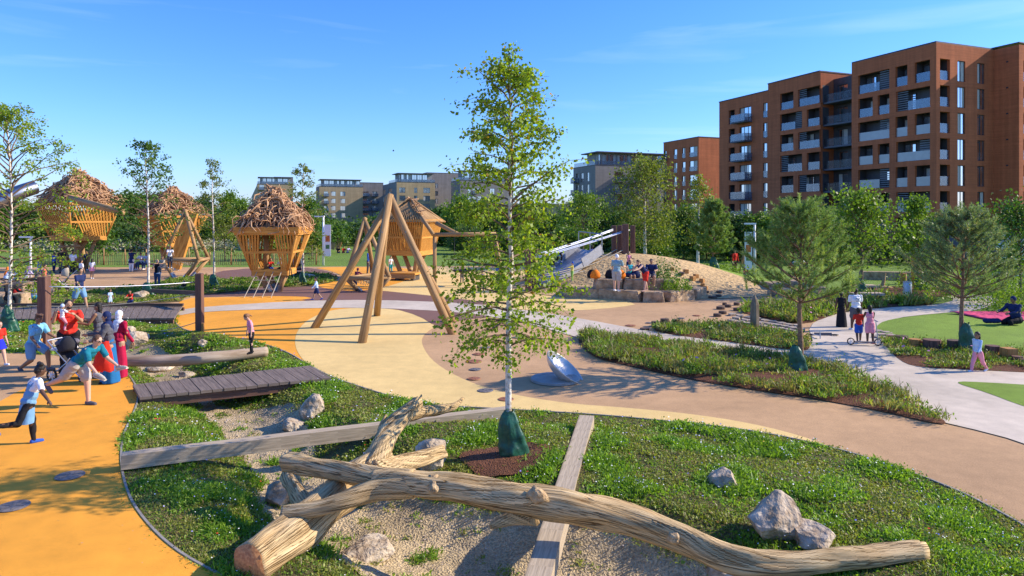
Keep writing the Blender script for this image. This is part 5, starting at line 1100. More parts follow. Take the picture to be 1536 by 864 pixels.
CLT = bpy.data.textures.new('folds', 'CLOUDS'); CLT.noise_scale = .11; CLT.noise_depth = 1
def folds(o, s):
    d = o.modifiers.new('d', 'DISPLACE'); d.texture = CLT; d.strength = .035 * s / 1.7; d.mid_level = .5; d.texture_coords = 'GLOBAL'
def person(loc, hd, s, label, skin='m', top=None, bot=None, hair=('brown', 'short'), shoes='grey', pose=None, near=False, sleeve='short', legs='long', group=None, child=False, tz=None, skirt=None, bib=None, dress=False, fem=False, wide=1.0, glasses=False, floppy=None):
    """hd: heading in degrees, 0 faces the camera (-Y), positive turns towards +X. pose: hip/knee/arm angles"""
    po = dict(lean=4, hl=4, kl=4, hr=-4, kr=4, al=5, bl=8, el=12, ar=5, br=8, er=12, hp=0, hy=0, drop=None, il=0, ir=0); po.update(pose or {})
    t = thing('person', loc, label, 'person', group, rz=R(hd)); hk = 1.28 if child and s < 1.15 else (1.14 if child else 1.0); w_ = .95 if child else wide
    def leg(side, h, k):
        hj = Vector((side * .052 * w_, 0, 0)); a = R(h); th = Vector((side * .03, -math.sin(a), -math.cos(a))).normalized(); kn = hj + th * .235; b = R(h - k); sh = Vector((0, -math.sin(b), -math.cos(b))); an = kn + sh * .235; return hj, kn, an, b
    LL = leg(1, po['hl'], po['kl']); LR = leg(-1, po['hr'], po['kr']); low = min(LL[2].z, LR[2].z) - .042
    if po['drop'] is not None: low = -po['drop'] / s
    l = R(po['lean']); upv = Vector((0, -math.sin(l), math.cos(l))); fw = Vector((0, -math.cos(l), -math.sin(l)))
    pel = Vector((0, 0, .02)); wst = pel + upv * .085; che = pel + upv * .19; sho = pel + upv * .272; nek = pel + upv * .315; hp = R(po['hp']); hv = Vector((0, -math.sin(l * .5 + hp), math.cos(l * .5 + hp))); hd_c = nek + hv * (.062 * hk + .008)
    def arm(side, a, b, e, inn):
        sj = sho + Vector((side * .102 * w_, 0, .0)); a = R(a); b = R(b); d = Vector((side * math.sin(b), -math.sin(a) * math.cos(b), -math.cos(a) * math.cos(b))); el = sj + d * .165; a2 = a + R(e); d2 = Vector((side * math.sin(b - R(inn)) , -math.sin(a2) * math.cos(b), -math.cos(a2) * math.cos(b))).normalized(); wr = el + d2 * .145; return sj, el, wr, d2
    AL = arm(1, po['al'], po['bl'], po['el'], po['il']); AR = arm(-1, po['ar'], po['br'], po['er'], po['ir'])
    if po.get('swing'): pass
    O = Vector((0, 0, -low)); S = lambda v: (v + O) * s
    q = 12 if near else 8
    def cap(mb, a, b, ra, rb, sq=1.0):
        a, b = S(a), S(b); ra *= s; rb *= s; d = (b - a).normalized(); mb.tube([a - d * ra * .8, a - d * ra * .45, a, b, b + d * rb * .45, b + d * rb * .8], [ra * .35, ra * .85, ra, rb, rb * .85, rb * .35], n=q)
    def ell(mb, c, r, M=None): mb.ell(S(c), (r[0] * s, r[1] * s, r[2] * s), 12 if near else 8, 8 if near else 6, M)
    Ml = Matrix.Rotation(l, 3, 'X'); Mh = Matrix.Rotation(hp + l * .5, 3, 'X') @ Matrix.Rotation(R(po['hy']), 3, 'Z')
    sk = smat(skin); b = MB()
    ell(b, pel, (.085 * w_, .062 * w_, .065), Ml); ell(b, wst, (.074 * w_, .052 * w_, .085), Ml); ell(b, che, (.088 * w_, .058 * w_, .09), Ml); ell(b, sho - upv * .015, (.105 * w_, .045, .04), Ml)
    cap(b, sho, nek + hv * .03, .030, .028); hr_ = .047 * hk; ell(b, hd_c, (hr_ * .95, hr_ * 1.12, hr_ * 1.35), Mh)
    def H(x, y, z): return hd_c + Mh @ Vector((x * hr_, y * hr_, z * hr_))
    ell(b, H(0, -.45, -.75), (hr_ * .55, hr_ * .55, hr_ * .5), Mh); ell(b, H(0, -1.14, -.15), (hr_ * .13, hr_ * .2, hr_ * .22), Mh)
    for sd_ in (-1, 1): ell(b, H(sd_ * .97, .05, -.1), (hr_ * .1, hr_ * .2, hr_ * .28), Mh)
    for (hj, kn, an, bb) in (LL, LR):
        cap(b, hj, kn, .060 * (.5 + w_ / 2), .040); cap(b, kn, an, .039, .023); ft = Vector((0, -math.cos(bb * .6), math.sin(bb * .6) - (.12))); ft.normalize(); cap(b, an - Vector((0, 0, .02)), an - Vector((0, 0, .025)) + ft * .085, .024, .018)
    hands = []
    for (sj, el, wr, d2) in (AL, AR):
        cap(b, sj, el, .031, .025); cap(b, el, wr, .024, .016); ell(b, wr + d2 * .028, (.019, .013, .026), d2.to_track_quat('Z', 'Y').to_matrix()); hands.append((wr, d2))
    for side, (wr, d2) in zip((1, -1), hands):          # four fingers and a thumb rooted in the palm
        x = d2.cross(Vector((1, 0, 0)) if abs(d2.x) < .9 else Vector((0, 1, 0))).normalized(); n_ = Vector((-side, 0, 0)); n_ = (n_ - d2 * n_.dot(d2)).normalized(); x = d2.cross(n_)
        for k, (u, ln) in enumerate(((-.013, .038), (-.0045, .044), (.0045, .041), (.013, .031))):
            p0 = wr + d2 * .04 + x * u; p1 = p0 + d2 * ln * .55 + n_ * .004; p2 = p1 + (d2 * .7 + n_ * .6).normalized() * ln * .5; b.tube([S(p0), S(p1), S(p2)], [.0062 * s, .0058 * s, .0042 * s], n=5)
        p0 = wr + d2 * .018 + x * -.014; b.tube([S(p0), S(p0 + d2 * .016 - x * .013 + n_ * .006), S(p0 + d2 * .034 - x * .014 + n_ * .012)], [.0075 * s, .0068 * s, .005 * s], n=5)
    o = b.build('body', sk, t, smooth=True, local=True); remesh(o, (.0085 if near else .02) * max(.6, s / 1.7), 2)
    vx = (.011 if near else .022) * max(.6, s / 1.7); e = .010
    if top:
        c = MB(); g = e + .004
        if not dress or True: ell(c, pel + upv * .01, (.088 * w_ + g, .066 * w_ + g, .06), Ml)
        ell(c, wst, (.078 * w_ + g, .056 * w_ + g, .09), Ml); ell(c, che, (.090 * w_ + g, .062 * w_ + g, .092), Ml); ell(c, sho - upv * .012, (.106 * w_ + e, .047 + e, .044), Ml)
        if fem: 
            for sd_ in (-1, 1): ell(c, che + Vector((sd_ * .038, 0, 0)) + fw * .048 + upv * .01, (.034, .032, .034), Ml)
        for (sj, el, wr, d2) in (AL, AR):
            if sleeve == 'short': m_ = sj.lerp(el, .72); cap(c, sj, m_, .037, .038)
            elif sleeve == 'long': cap(c, sj, el, .037, .031); cap(c, el, wr, .030, .022)
        o = c.build('top', C_(top), t, smooth=True, local=True); remesh(o, vx, 1 if near else 2); near and folds(o, s)
    if bib:
        c = MB(); g = e + .012; ell(c, pel + upv * .01, (.090 * w_ + g, .068 * w_ + g, .06), Ml); ell(c, wst, (.080 * w_ + g, .058 * w_ + g, .09), Ml); ell(c, che - upv * .02, (.080 * w_, .062 * w_ + g, .075), Ml)
        for sd_ in (-1, 1): c.tube([S(che + Vector((sd_ * .05, 0, 0)) - fw * .062), S(sho + Vector((sd_ * .055, 0, 0)) + upv * .038), S(che + Vector((sd_ * .05, 0, 0)) + fw * .062)], .014 * s, n=6)
        o = c.build('pinafore_bib', C_(bib), t, smooth=True, local=True); remesh(o, vx, 1)
    if bot:
        c = MB(); ell(c, pel - upv * .005, (.092 * w_ + .006, .070 * w_ + .004, .064), Ml)
        for (hj, kn, an, bb) in (LL, LR):
            if legs == 'long': cap(c, hj, kn, .068 * (.5 + w_ / 2), .048); cap(c, kn, an + (kn - an) * .04, .047, .034)
            elif legs == 'short': cap(c, hj, hj.lerp(kn, .82), .070 * (.5 + w_ / 2), .062)
            elif legs == 'tight': cap(c, hj, kn, .064, .044); cap(c, kn, an, .042, .027)
        o = c.build('trousers' if legs != 'short' else 'shorts', C_(bot), t, smooth=True, local=True); remesh(o, vx, 1 if near else 2); near and folds(o, s)
    if skirt:        # (colour, length fraction of stature, hem radius)
        col_, ln, hr2 = skirt; c = MB(); a = wst; hipc = pel; kk = (LL[1] + LR[1]) / 2; an = (LL[2] + LR[2]) / 2; n = 28; prof = []
        pts = [wst, pel - upv * .01, (pel + kk) / 2 + Vector((0, 0, -.02)), kk, (kk + an) / 2, an - Vector((0, 0, .025))]; tot = [0, .2, .4, .62, .82, 1.0]; rx = [.078, .098, .11, .118, .125, .13]; 
        vs = []; rows = 0
        for p_, f_, r_ in zip(pts, tot, rx):
            if f_ > ln + .01: break
            gg = r_ * (1 + (hr2 - 1) * f_ / max(ln, .01)) * w_
            for k in range(n): ang = 2 * PI * k / n; rr = gg * (1 + .06 * f_ * math.sin(7 * ang) + .03 * f_ * math.sin(11 * ang + 1)); vs.append(S(p_ + Vector((rr * math.cos(ang), rr * .74 * math.sin(ang), 0))))
            rows += 1
        fs = [(i * n + k, i * n + (k + 1) % n, (i + 1) * n + (k + 1) % n, (i + 1) * n + k) for i in range(rows - 1) for k in range(n)]; fs = [f[::-1] for f in fs] + [tuple(range(n))]
        c.add(vs, fs); c.build('skirt', C_(col_), t, smooth=True, local=True)
    if shoes:
        c = MB()
        for (hj, kn, an, bb) in (LL, LR):
            ft = Vector((0, -math.cos(bb * .6), math.sin(bb * .6) - .10)).normalized(); heel = an - Vector((0, 0, .016)) - ft * .018; toe = an - Vector((0, 0, .022)) + ft * .092; cap(c, heel, toe, .029, .023)
        o = c.build('shoes', C_(shoes), t, smooth=True, local=True); remesh(o, vx * .8, 1)
    hc, hs = hair; hm = mat('hair_' + hc, HAIR[hc], .6, var=.3, scale=30, bump=.6, bscale=50) if hc in HAIR else C_(hc)
    c = MB(); 
    if hs in ('hijab', 'bonnet', 'cap'):
        ell(c, H(0, .18, .28), (hr_ * 1.12, hr_ * 1.18, hr_ * 1.3), Mh)
        if hs == 'hijab': ell(c, H(0, .35, -.7), (hr_ * 1.0, hr_ * .95, hr_ * 1.0), Mh); ell(c, sho + fw * -.01 + upv * .005, (.085, .062, .05), Ml); ell(c, sho - fw * .05 - upv * .06, (.06, .03, .09), Ml); ell(c, sho + fw * .045 - upv * .02, (.05, .03, .045), Ml)
        if hs == 'cap': ell(c, H(0, -1.2, .55), (hr_ * .8, hr_ * .8, hr_ * .12), Mh)
    else:
        ell(c, H(0, .2, .42), (hr_ * 1.06, hr_ * 1.1, hr_ * 1.1), Mh); ell(c, H(0, .55, -.1), (hr_ * .98, hr_ * .75, hr_ * .9), Mh)
        if hs == 'curly': 
            for k in range(14): a_ = k * 2.4; ell(c, H(.75 * math.cos(a_), .15 + .75 * math.sin(a_), .9 + .3 * math.sin(k * 1.7)), (hr_ * .42,) * 3)
        if hs == 'long': ell(c, H(0, .7, -.9), (hr_ * .95, hr_ * .6, hr_ * 1.3), Mh); ell(c, H(0, .8, -2.0), (hr_ * .75, hr_ * .4, hr_ * 1.1), Ml)
        if hs == 'pony': cap(c, H(0, 1.1, .6), H(0, 1.7, -1.2), hr_ * .35, hr_ * .2)
        if hs == 'bun': ell(c, H(0, 1.2, .9), (hr_ * .55,) * 3)
        if hs == 'buns':
            for sd_ in (-1, 1): ell(c, H(sd_ * .75, .45, 1.35), (hr_ * .5,) * 3)
        if hs == 'beard': ell(c, H(0, -.55, -.85), (hr_ * .72, hr_ * .6, hr_ * .55), Mh)
    o = c.build('hair' if hs not in ('hijab', 'bonnet', 'cap') else {'hijab': 'headscarf', 'bonnet': 'hat', 'cap': 'hat'}[hs], hm, t, smooth=True, local=True); remesh(o, vx * .7, 1)
    if near:
        c = MB()
        for sd_ in (-1, 1): ell(c, H(sd_ * .38, -1.0, .02), (hr_ * .13, hr_ * .08, hr_ * .09), Mh); ell(c, H(sd_ * .38, -1.02, .28), (hr_ * .22, hr_ * .06, hr_ * .04), Mh)
        c.build('eyes', M_black, t, smooth=True, local=True); c = MB(); ell(c, H(0, -1.02, -.62), (hr_ * .28, hr_ * .06, hr_ * .06), Mh); c.build('mouth', mat('lips', (.4, .12, .1), .5), t, smooth=True, local=True)
    if glasses:
        c = MB()
        for sd_ in (-1, 1):
            ring = [S(H(sd_ * .42 + .3 * math.cos(a_ * PI / 5), -1.16, .03 + .22 * math.sin(a_ * PI / 5))) for a_ in range(11)]; c.tube(ring, .0025 * s, n=4); c.tube([S(H(sd_ * .72, -1.1, .08)), S(H(sd_ * 1.0, 0, .08))], .0025 * s, n=4)
        c.build('glasses', M_black, t, local=True)
    t['_'] = 0; del t['_']
    return t, S, dict(AL=AL, AR=AR, LL=LL, LR=LR, head=hd_c, sho=sho, pel=pel, H=H)
def G(px, py, z=None):
    return gm(px, py) if z is None else P3z(px, py, z)
LOCAL = lambda t, v: Matrix.Rotation(t.rotation_euler[2], 3, 'Z') @ Vector(v) + Vector(t.location)
WALKR = dict(hl=22, kl=6, hr=-18, kr=18, al=-22, ar=24, el=22, er=28, lean=5); WALKL = dict(hr=22, kr=6, hl=-18, kl=22, ar=-22, al=24, el=22, er=22, lean=5)
SIT = dict(hl=88, kl=88, hr=88, kr=88, al=40, ar=40, el=50, er=50, lean=14, drop=.0)
FLOOR = dict(hl=82, kl=100, hr=78, kr=110, al=45, ar=45, el=35, er=40, lean=18, il=20, ir=20, drop=.0)
# --- near group on the orange path
p = G(103, 556); man, S_, J = person(p, 28, 1.83, 'bearded man in a bright red t-shirt holding a baby against his shoulder', 'm', 'red', 'black', ('black', 'beard'), 'black', dict(ar=52, er=95, br=14, al=45, el=88, bl=12, hp=0, hy=25, il=38, ir=30), near=True, wide=1.22)
bp0 = LOCAL(man, S_(J['sho'] + Vector((-.055, -.115, -.12)))); baby, _, _ = person((bp0.x - .02, bp0.y, bp0.z), 150, .68, 'baby in a pale blue sun hat and pink leggings held by the man in red', 'm', 'white', 'pink', ('ltblue', 'bonnet'), None, dict(hl=45, kl=60, hr=30, kr=45, drop=.12, al=60, ar=50, el=30), near=True, child=True, legs='tight')
person(G(149, 548), -80, 1.68, 'woman with long black hair in a dark sleeveless dress facing left beside the pram', 'b', 'grey', None, ('black', 'long'), 'black', dict(al=30, el=70, ar=25, er=75), near=True, sleeve='none', skirt=('grey', .66, 1.0), fem=True)
p = G(164, 574); hw, S_, J = person(p, -62, 1.70, 'woman in navy headscarf, charcoal top and long blue skirt standing at the path edge', 'm', 'grey', None, ('navy', 'hijab'), 'black', dict(al=20, el=55, ar=30, er=60, lean=6), near=True, sleeve='long', skirt=('skirtblue', 1.0, 1.25), fem=True)
person(G(177, 566), 160, 1.64, 'woman in white headscarf and long crimson dress half hidden behind the navy headscarf', 'm', 'crimson', None, ('white', 'hijab'), 'black', dict(al=10, el=40, ar=10, er=20), near=True, sleeve='long', skirt=('crimson', 1.0, 1.2), fem=True)
hb = P3(183, 505, 16.6); mb = MB(); mb.box(hb, (.17, .10, .26), .2, taper=.8); mb.tube([hb + Vector((-.06, 0, .12)), hb + Vector((-.04, 0, .26)), hb + Vector((.04, 0, .26)), hb + Vector((.06, 0, .12))], .008, n=6); tag(mb.build('handbag', mat('tan_leather', (.38, .13, .02), .5), bevel=.02), 'tan leather handbag carried by the woman in crimson', 'handbag')
jk = P3(155, 534, 15.3); mb = MB(); prof = [(.05, .34), (.13, .30), (.17, .1), (.20, -.12), (.22, -.32), (.20, -.33), (.02, -.30)]; mb.lathe(prof, 18, jk, M=Matrix.Diagonal((1, .55, 1))); mb.v = [(jk.x + (v[0] - jk.x) * (1 + .18 * math.sin(7 * math.atan2(v[1] - jk.y, v[0] - jk.x) + v[2] * 9)), jk.y + (v[1] - jk.y) * (1 + .25 * math.sin(5 * math.atan2(v[1] - jk.y, v[0] - jk.x))), v[2] + .03 * math.sin(v[0] * 40)) for v in mb.v]; o = mb.build('jacket', C_('red'), smooth=True); tag(o, 'red jacket hanging from the pram handle beside the navy headscarf woman', 'jacket')
p = G(117, 609); tm, S_, J = person(p, 78, 1.74, 'young man in teal t-shirt and grey shorts lunging forward with trainers in his hands', 'l', 'teal', 'stone', ('brown', 'short'), 'grey', dict(lean=52, hl=18, kl=14, hr=-42, kr=28, al=34, el=22, ar=14, er=34, bl=4, br=2, hp=-10), near=True, legs='short', glasses=True)
for k, key in enumerate(('AL', 'AR')):
    wpt = LOCAL(tm, S_(J[key][2] + J[key][3] * .06)); mb = MB(); d = Vector((.9, -.2, .25 - .5 * k)).normalized(); M3 = d.to_track_quat('X', 'Z').to_matrix()
    def V3(x, y, z): return wpt + M3 @ Vector((x, y, z))
    mb.tube([V3(-.13, 0, .02), V3(-.10, 0, .025), V3(0, 0, .02), V3(.10, 0, 0), V3(.15, 0, -.005)], [.015, .038, .04, .034, .015], n=12); mb.beam(V3(-.13, 0, -.028), V3(.15, 0, -.028), .07, .022); o = mb.build('trainer', mat('beige_trainer', (.5, .46, .38), .7), smooth=False)
    tag(o, ('beige trainer held out in front by the young man in teal', 'beige trainer in the lower hand of the young man in teal')[k], 'shoe', 'trainers carried by the young man')
p = G(50, 556); person(p, 78, 1.66, 'curly haired boy in pale blue t-shirt and blue shorts crouching as he runs', 'b', 'sky', 'denim', ('brown', 'curly'), 'grey', dict(lean=16, hl=58, kl=52, hr=5, kr=62, al=30, el=30, ar=10, er=40, hp=6), near=True, legs='short', child=False)
p = G(42, 669); person(p, 140, 1.40, 'girl with two hair buns running in denim pinafore over white t-shirt and black tights', 'd', 'white', 'black', ('black', 'buns'), 'blue', dict(lean=20, hl=14, kl=10, hr=-30, kr=65, al=-10, bl=58, el=18, ar=-5, br=50, er=25, hp=6), near=True, child=True, skirt=('denim', .62, 1.1), legs='tight', bib='denim')
g_ = bpy.data.objects[[o.name for o in bpy.data.objects if o.get('label', '').startswith('girl with two hair buns')][0]]
p = G(-2, 548); person(p, 70, 1.18, 'small girl in red and blue costume with blue tutu cut by the left edge', 'l', 'red', None, ('brown', 'long'), 'white', dict(hl=20, hr=-12, kr=18), near=True, child=True, skirt=('bluecostume', .45, 1.6), sleeve='short')
# pram
M_pr = cmat('pramfabric', (.03, .03, .035)); M_rim = mat('white_plastic', (.75, .75, .75), .4, var=.03); M_alu = mat('aluminium_tube', (.5, .52, .55), .35, metal=.7, var=.05)
def pram(loc, rz, s, label, hood, seat=M_pr):
    t = thing('pushchair', loc, label, 'pushchair', None, rz=rz)
    for (x, y, r) in ((-.28, .42, .15), (.28, .42, .15), (-.2, -.42, .11), (.2, -.42, .11)):
        M9 = Matrix.Rotation(R(90), 3, 'Y'); w = MB(); w.lathe([(r * s, -.02 * s), (r * s, .02 * s), (r * .86 * s, .025 * s), (r * .84 * s, -.025 * s), (r * s, -.02 * s)], 22, (x * s, y * s, r * s), M=M9); wh = w.build('wheel', M_black, t, smooth=True, local=True)
        h = MB(); h.lathe([(.03 * s, -.03 * s), (.03 * s, .03 * s)], 10, (x * s, y * s, r * s), M=M9, cap=True)
        for k in range(7): a = k * PI * 2 / 7; h.beam((x * s, y * s, r * s), (x * s, (y + r * .85 * math.cos(a)) * s, (r + r * .85 * math.sin(a)) * s), .022 * s, .016 * s, up=(1, 0, 0))
        h.build('rim', M_rim, wh, local=True)
    fr = MB()
    for x in (-.25, .25): fr.tube([(x * s, -.42 * s, .12 * s), (x * s * .95, .1 * s, .55 * s), (x * s * .9, .62 * s, 1.02 * s)], .014 * s, n=6); fr.tube([(x * s, .42 * s, .16 * s), (x * s, 0, .48 * s), (x * s, -.1 * s, .6 * s)], .014 * s, n=6)
    fr.tube([(-.22 * s, .62 * s, 1.02 * s), (.22 * s, .62 * s, 1.02 * s)], .02 * s, n=8); fr.tube([(-.25 * s, .42 * s, .15 * s), (.25 * s, .42 * s, .15 * s)], .012 * s, n=6); fr.build('frame', M_alu, t, local=True)
    st = MB(); st.beam((0, -.25 * s, .5 * s), (0, .12 * s, .45 * s), .36 * s, .06 * s); st.beam((0, .12 * s, .45 * s), (0, .38 * s, .9 * s), .36 * s, .06 * s); st.build('seat', seat, t, local=True); bk = MB(); bk.box((0, .1 * s, .25 * s), (.38 * s, .45 * s, .16 * s)); bk.build('basket', seat, t, local=True, bevel=.02)
    hd = MB(); vs = []; n = 9; m = 7
    for i in range(m):
        a = R(-10 + i * 95 / (m - 1))
        for k in range(n): b = PI * k / (n - 1); vs.append((.22 * s * math.cos(b), (.30 - .34 * math.sin(b) * math.cos(a) * .9) * s, (.62 + .38 * math.sin(b) * math.sin(a + .3)) * s + .1 * s))
    hd.add(vs, [(i * n + k, i * n + k + 1, (i + 1) * n + k + 1, (i + 1) * n + k) for i in range(m - 1) for k in range(n - 1)]); o = hd.build('hood', hood, t, smooth=True, local=True); sm = o.modifiers.new('s', 'SOLIDIFY'); sm.thickness = .012
    return t
pram((X(112, 16.3), 16.3, 0), R(78), .92, 'dark pushchair with silver frame and spoked wheels in front of the man in red', M_pr)
mb = MB(); pp = P3(97, 522, 16.6); mb.box(pp, (.5, .34, .07), .1, taper=.93); tag(mb.build('changing_tray', M_rim, bevel=.02), 'pale tray resting on the pushchair before the man in red', 'tray')
mb = MB()
for k in range(5): mb.ell(pp + Vector((-.12 + .09 * k, .03 * (k % 2), .12 + .05 * (k % 3))), (.12, .1, .07), 8, 6)
tag(mb.build('folded_coat', cmat('greyprint', (.16, .15, .18), var=.5), smooth=True), 'crumpled grey patterned coat lying on the pushchair tray', 'coat')
pram((X(92, 34.5), 34.5, 0), R(-60), 1.15, 'beige hooded pushchair parked near the stone seat on the left', C_('beige'))
pram((X(447, 43), 43, 0), R(20), 1.1, 'black pushchair parked right of the golden nest tower', M_pr)
# --- middle distance
def Q(px, fy, h_px, hd, label, **kw):
    loc = G(px, fy); s = h_px / F * loc.y; return person(loc, hd, s, label, **kw)
Q(119, 465, 66, 75, 'man in navy t-shirt and blue shorts walking right along the tan path', skin='m', top='navy', bot='denim', hair=('black', 'short'), shoes='black', pose=WALKR, legs='short', wide=1.12)
Q(236, 432, 44, 20, 'blonde woman in black vest and jeans holding a phone to her face', skin='l', top='black', bot='jeans', hair=('blonde', 'long'), shoes='beige', pose=dict(al=60, el=80, ar=45, er=95, hl=10, hr=-10, il=20, ir=20), sleeve='none', legs='tight', fem=True)
Q(197, 408, 35, 190, 'woman in long navy tunic and white trousers seen from behind by the fence', skin='m', top='navy', bot='white', hair=('black', 'short'), shoes='beige', pose=dict(al=70, el=95, ar=70, er=95), skirt=('navy', .45, 1.1))
Q(165, 461, 27, 60, 'toddler in pale blue outfit standing on the far edge of the boardwalk', skin='m', top='ltblue', bot='ltblue', hair=('brown', 'curly'), shoes=None, pose=dict(), legs='short', child=True)
person(G(193, 458) + Vector((0, .2, .15)), 0, .95, 'child in red t-shirt sitting on the boardwalk edge', 'm', 'red', 'navy', ('black', 'short'), 'white', dict(FLOOR, hl=60, hr=60, drop=.05), child=True, legs='short')
person(G(278, 437) + Vector((0, 0, .1)), -10, .95, 'fair child in black top sitting in the planting near the right rope post', 'l', 'black', 'beige', ('blonde', 'short'), 'white', FLOOR, child=True)
Q(81, 409, 31, 160, 'man in bright blue t-shirt among the group under the far left tower', skin='b', top='blue', bot='navy', hair=('black', 'short'), shoes='grey', wide=1.1)
Q(92, 410, 38, 175, 'heavy man in black t-shirt and dark trousers seen from behind under the far left tower', skin='m', top='black', bot='grey', hair=('black', 'short'), shoes='black', wide=1.25)
Q(109, 410, 34, 185, 'woman in white top and black trousers seen from behind near the fence', skin='m', top='white', bot='black', hair=('brown', 'short'), shoes='black', fem=True, wide=1.1)
Q(118, 406, 32, 180, 'person in pale pink shirt standing right behind the woman in white top', skin='m', top='pink', bot='grey', hair=('black', 'short'), shoes='grey')
Q(130, 405, 29, 10, 'boy in striped blue shirt and blue trousers facing the camera by the fence', skin='b', top='blue', bot='jeans', hair=('black', 'short'), shoes='white', child=True)
Q(138, 418, 30, 190, 'small girl in white top and pink skirt walking away behind the man in navy', skin='m', top='white', bot=None, hair=('black', 'long'), shoes='white', child=True, skirt=('pink', .55, 1.35))
Q(121, 425, 36, 150, 'child in white t-shirt just behind the head of the man in navy', skin='m', top='white', bot='grey', hair=('black', 'short'), shoes='white', child=True)
Q(59, 408, 30, 175, 'person in red checked shirt under the birch leaves on the left', skin='m', top='red', bot='denim', hair=('black', 'short'), shoes='black', wide=1.1)
for (px, fy, dz, hd, sc, tp, bt, hr_, lb) in ((8, 432, .42, 160, 1.55, 'ltblue', 'navy', ('orange', 'hijab'), 'woman in orange headscarf seated on the stone wall at the far left'), (24, 430, .42, 150, 1.5, 'white', 'grey', ('black', 'short'), 'person in white top seated between the orange and purple headscarves'), (39, 430, .42, 165, 1.5, 'lilac', 'black', ('purple', 'hijab'), 'woman in purple headscarf seated on the stone wall left'),
        (54, 431, .42, 170, 1.3, 'grey', 'black', ('grey', 'short'), 'person in dark coat seated at the right end of the stone wall'), (13, 462, .42, 60, 1.7, 'black', 'black', ('black', 'short'), 'person in black seated low on a stump behind the left birch trunk'), (50, 452, .2, 100, 1.55, 'lilac', 'turq', ('black', 'bun'), 'woman in patterned lilac top and turquoise trousers crouched by the rope post')):
    person(G(px, fy) + Vector((0, 0, 0)), hd, sc, lb, 'm', tp, bt, hr_, 'grey', dict(SIT, drop=dz if dz > .3 else .18), group=None, sleeve='long')
Q(66, 440, 44, 120, 'child in coral t-shirt standing behind the top of the left rope post', skin='m', top='coral', bot='grey', hair=('black', 'short'), shoes='white', child=True)
for (px, tp, bt, lb) in ((213, 'white', 'jeans', 'person in patterned white shirt sitting on the bench by the fence'), (222, 'ltblue', 'jeans', 'person in jeans seated at the right of the fence bench')):
    person((X(px, 50), 50, 0), -20, 1.65, lb, 'm', tp, bt, ('black', 'short'), 'white', dict(SIT, drop=.48))
person(G(377, 530, .36), -55, 1.04, 'little girl in pink t-shirt and black leggings balancing on the round log', 'l', 'pink', 'black', ('ginger', 'pony'), 'black', dict(lean=10, hp=38, hl=4, hr=-2, al=-5, ar=0, el=8, er=10), near=True, child=True, legs='tight')
Q(475, 450, 35, -75, 'boy in pale blue jumper and navy shorts running left past the golden tower', skin='m', top='ltblue', bot='navy', hair=('black', 'short'), shoes='blue', pose=WALKL, legs='short', child=True, sleeve='long')
Q(554, 411, 38, 60, 'white haired man in blue jumper standing behind the big tripod', skin='l', top='blue', bot='grey', hair=('grey', 'short'), shoes='black', sleeve='long', wide=1.1)
Q(586, 410, 26, 30, 'child in turquoise trousers beside the landing deck of the pole roofed tower', skin='l', top='white', bot='turq', hair=('black', 'short'), shoes='white', child=True)
person((X(533, 36.2), 36.2, 0), 160, 1.2, 'child in maroon coat leaning over the net frame behind the tripod', 'm', 'maroon', 'navy', ('maroon', 'bonnet'), 'white', dict(lean=35, al=60, ar=60), child=True, sleeve='long')
person(W3(-.2, -.1, 1.24), 40, 1.0, 'child in red t-shirt crouching inside the golden nest tower', 'm', 'red', 'blue', ('brown', 'short'), 'white', FLOOR, child=True); person(W3(.45, -.3, 1.24), -30, 1.05, 'child in white t-shirt sitting at the right inside the golden tower', 'm', 'white', 'black', ('ltblue', 'cap'), 'white', FLOOR, child=True)
person(P3z(255, 402, 1.1), 30, 1.2, 'child standing in the slung net of the far pole frame', 'm', 'white', 'grey', ('brown', 'short'), 'white', dict(al=40, ar=50), child=True); person(P3z(246, 403, 1.1), -20, 1.2, 'child in beige sitting on the rail of the far pole frame', 'm', 'beige', 'grey', ('brown', 'short'), 'white', dict(SIT, drop=.1), child=True)
# --- mound, slide and terrace
person(G(858, 422), -70, 1.0, 'child in yellow top and blue hat holding the rope at the bottom of the mound', 'l', 'yellow', 'green', ('blue', 'bonnet'), 'beige', dict(al=70, ar=60, el=10, er=10, lean=-5), child=True, sleeve='long')
for (px, D, z, hd, tp, lb) in ((889, 38.6, 1.55, -60, 'lilac', 'child in lilac top sitting at the top of the wide slide'), (838, 38.2, 1.3, 40, 'ltblue', 'child in pale blue top climbing left of the slide'), (826, 37.6, 1.0, 60, 'turq', 'child in green top bending on the bank left of the slide')):
    person((X(px, D), D, z), hd, 1.15, lb, 'd' if px == 889 else 'm', tp, 'black', ('black', 'short'), 'white', dict(SIT, lean=5, drop=.12) if px == 889 else dict(lean=40, al=60, ar=60, hl=40, kl=40), child=True, sleeve='long')
for (px, fy, h, tp, bt, lb) in ((801, 428, 34, 'navy', 'navy', 'adult in navy standing by the left cable posts'), (815, 424, 30, 'beige', 'grey', 'adult in beige behind the birch leaves near the slide foot'), (723, 436, 30, 'purple', 'grey', 'person in purple seen through the birch leaves'), (748, 430, 34, 'blue', 'blue', 'person in bright blue seen through the birch leaves'), (693, 424, 26, 'coral', 'grey', 'child near the basket swing half hidden by leaves')):
    Q(px, fy, h, 30, lb, skin='m', top=tp, bot=bt, hair=('black', 'short'), shoes='black')
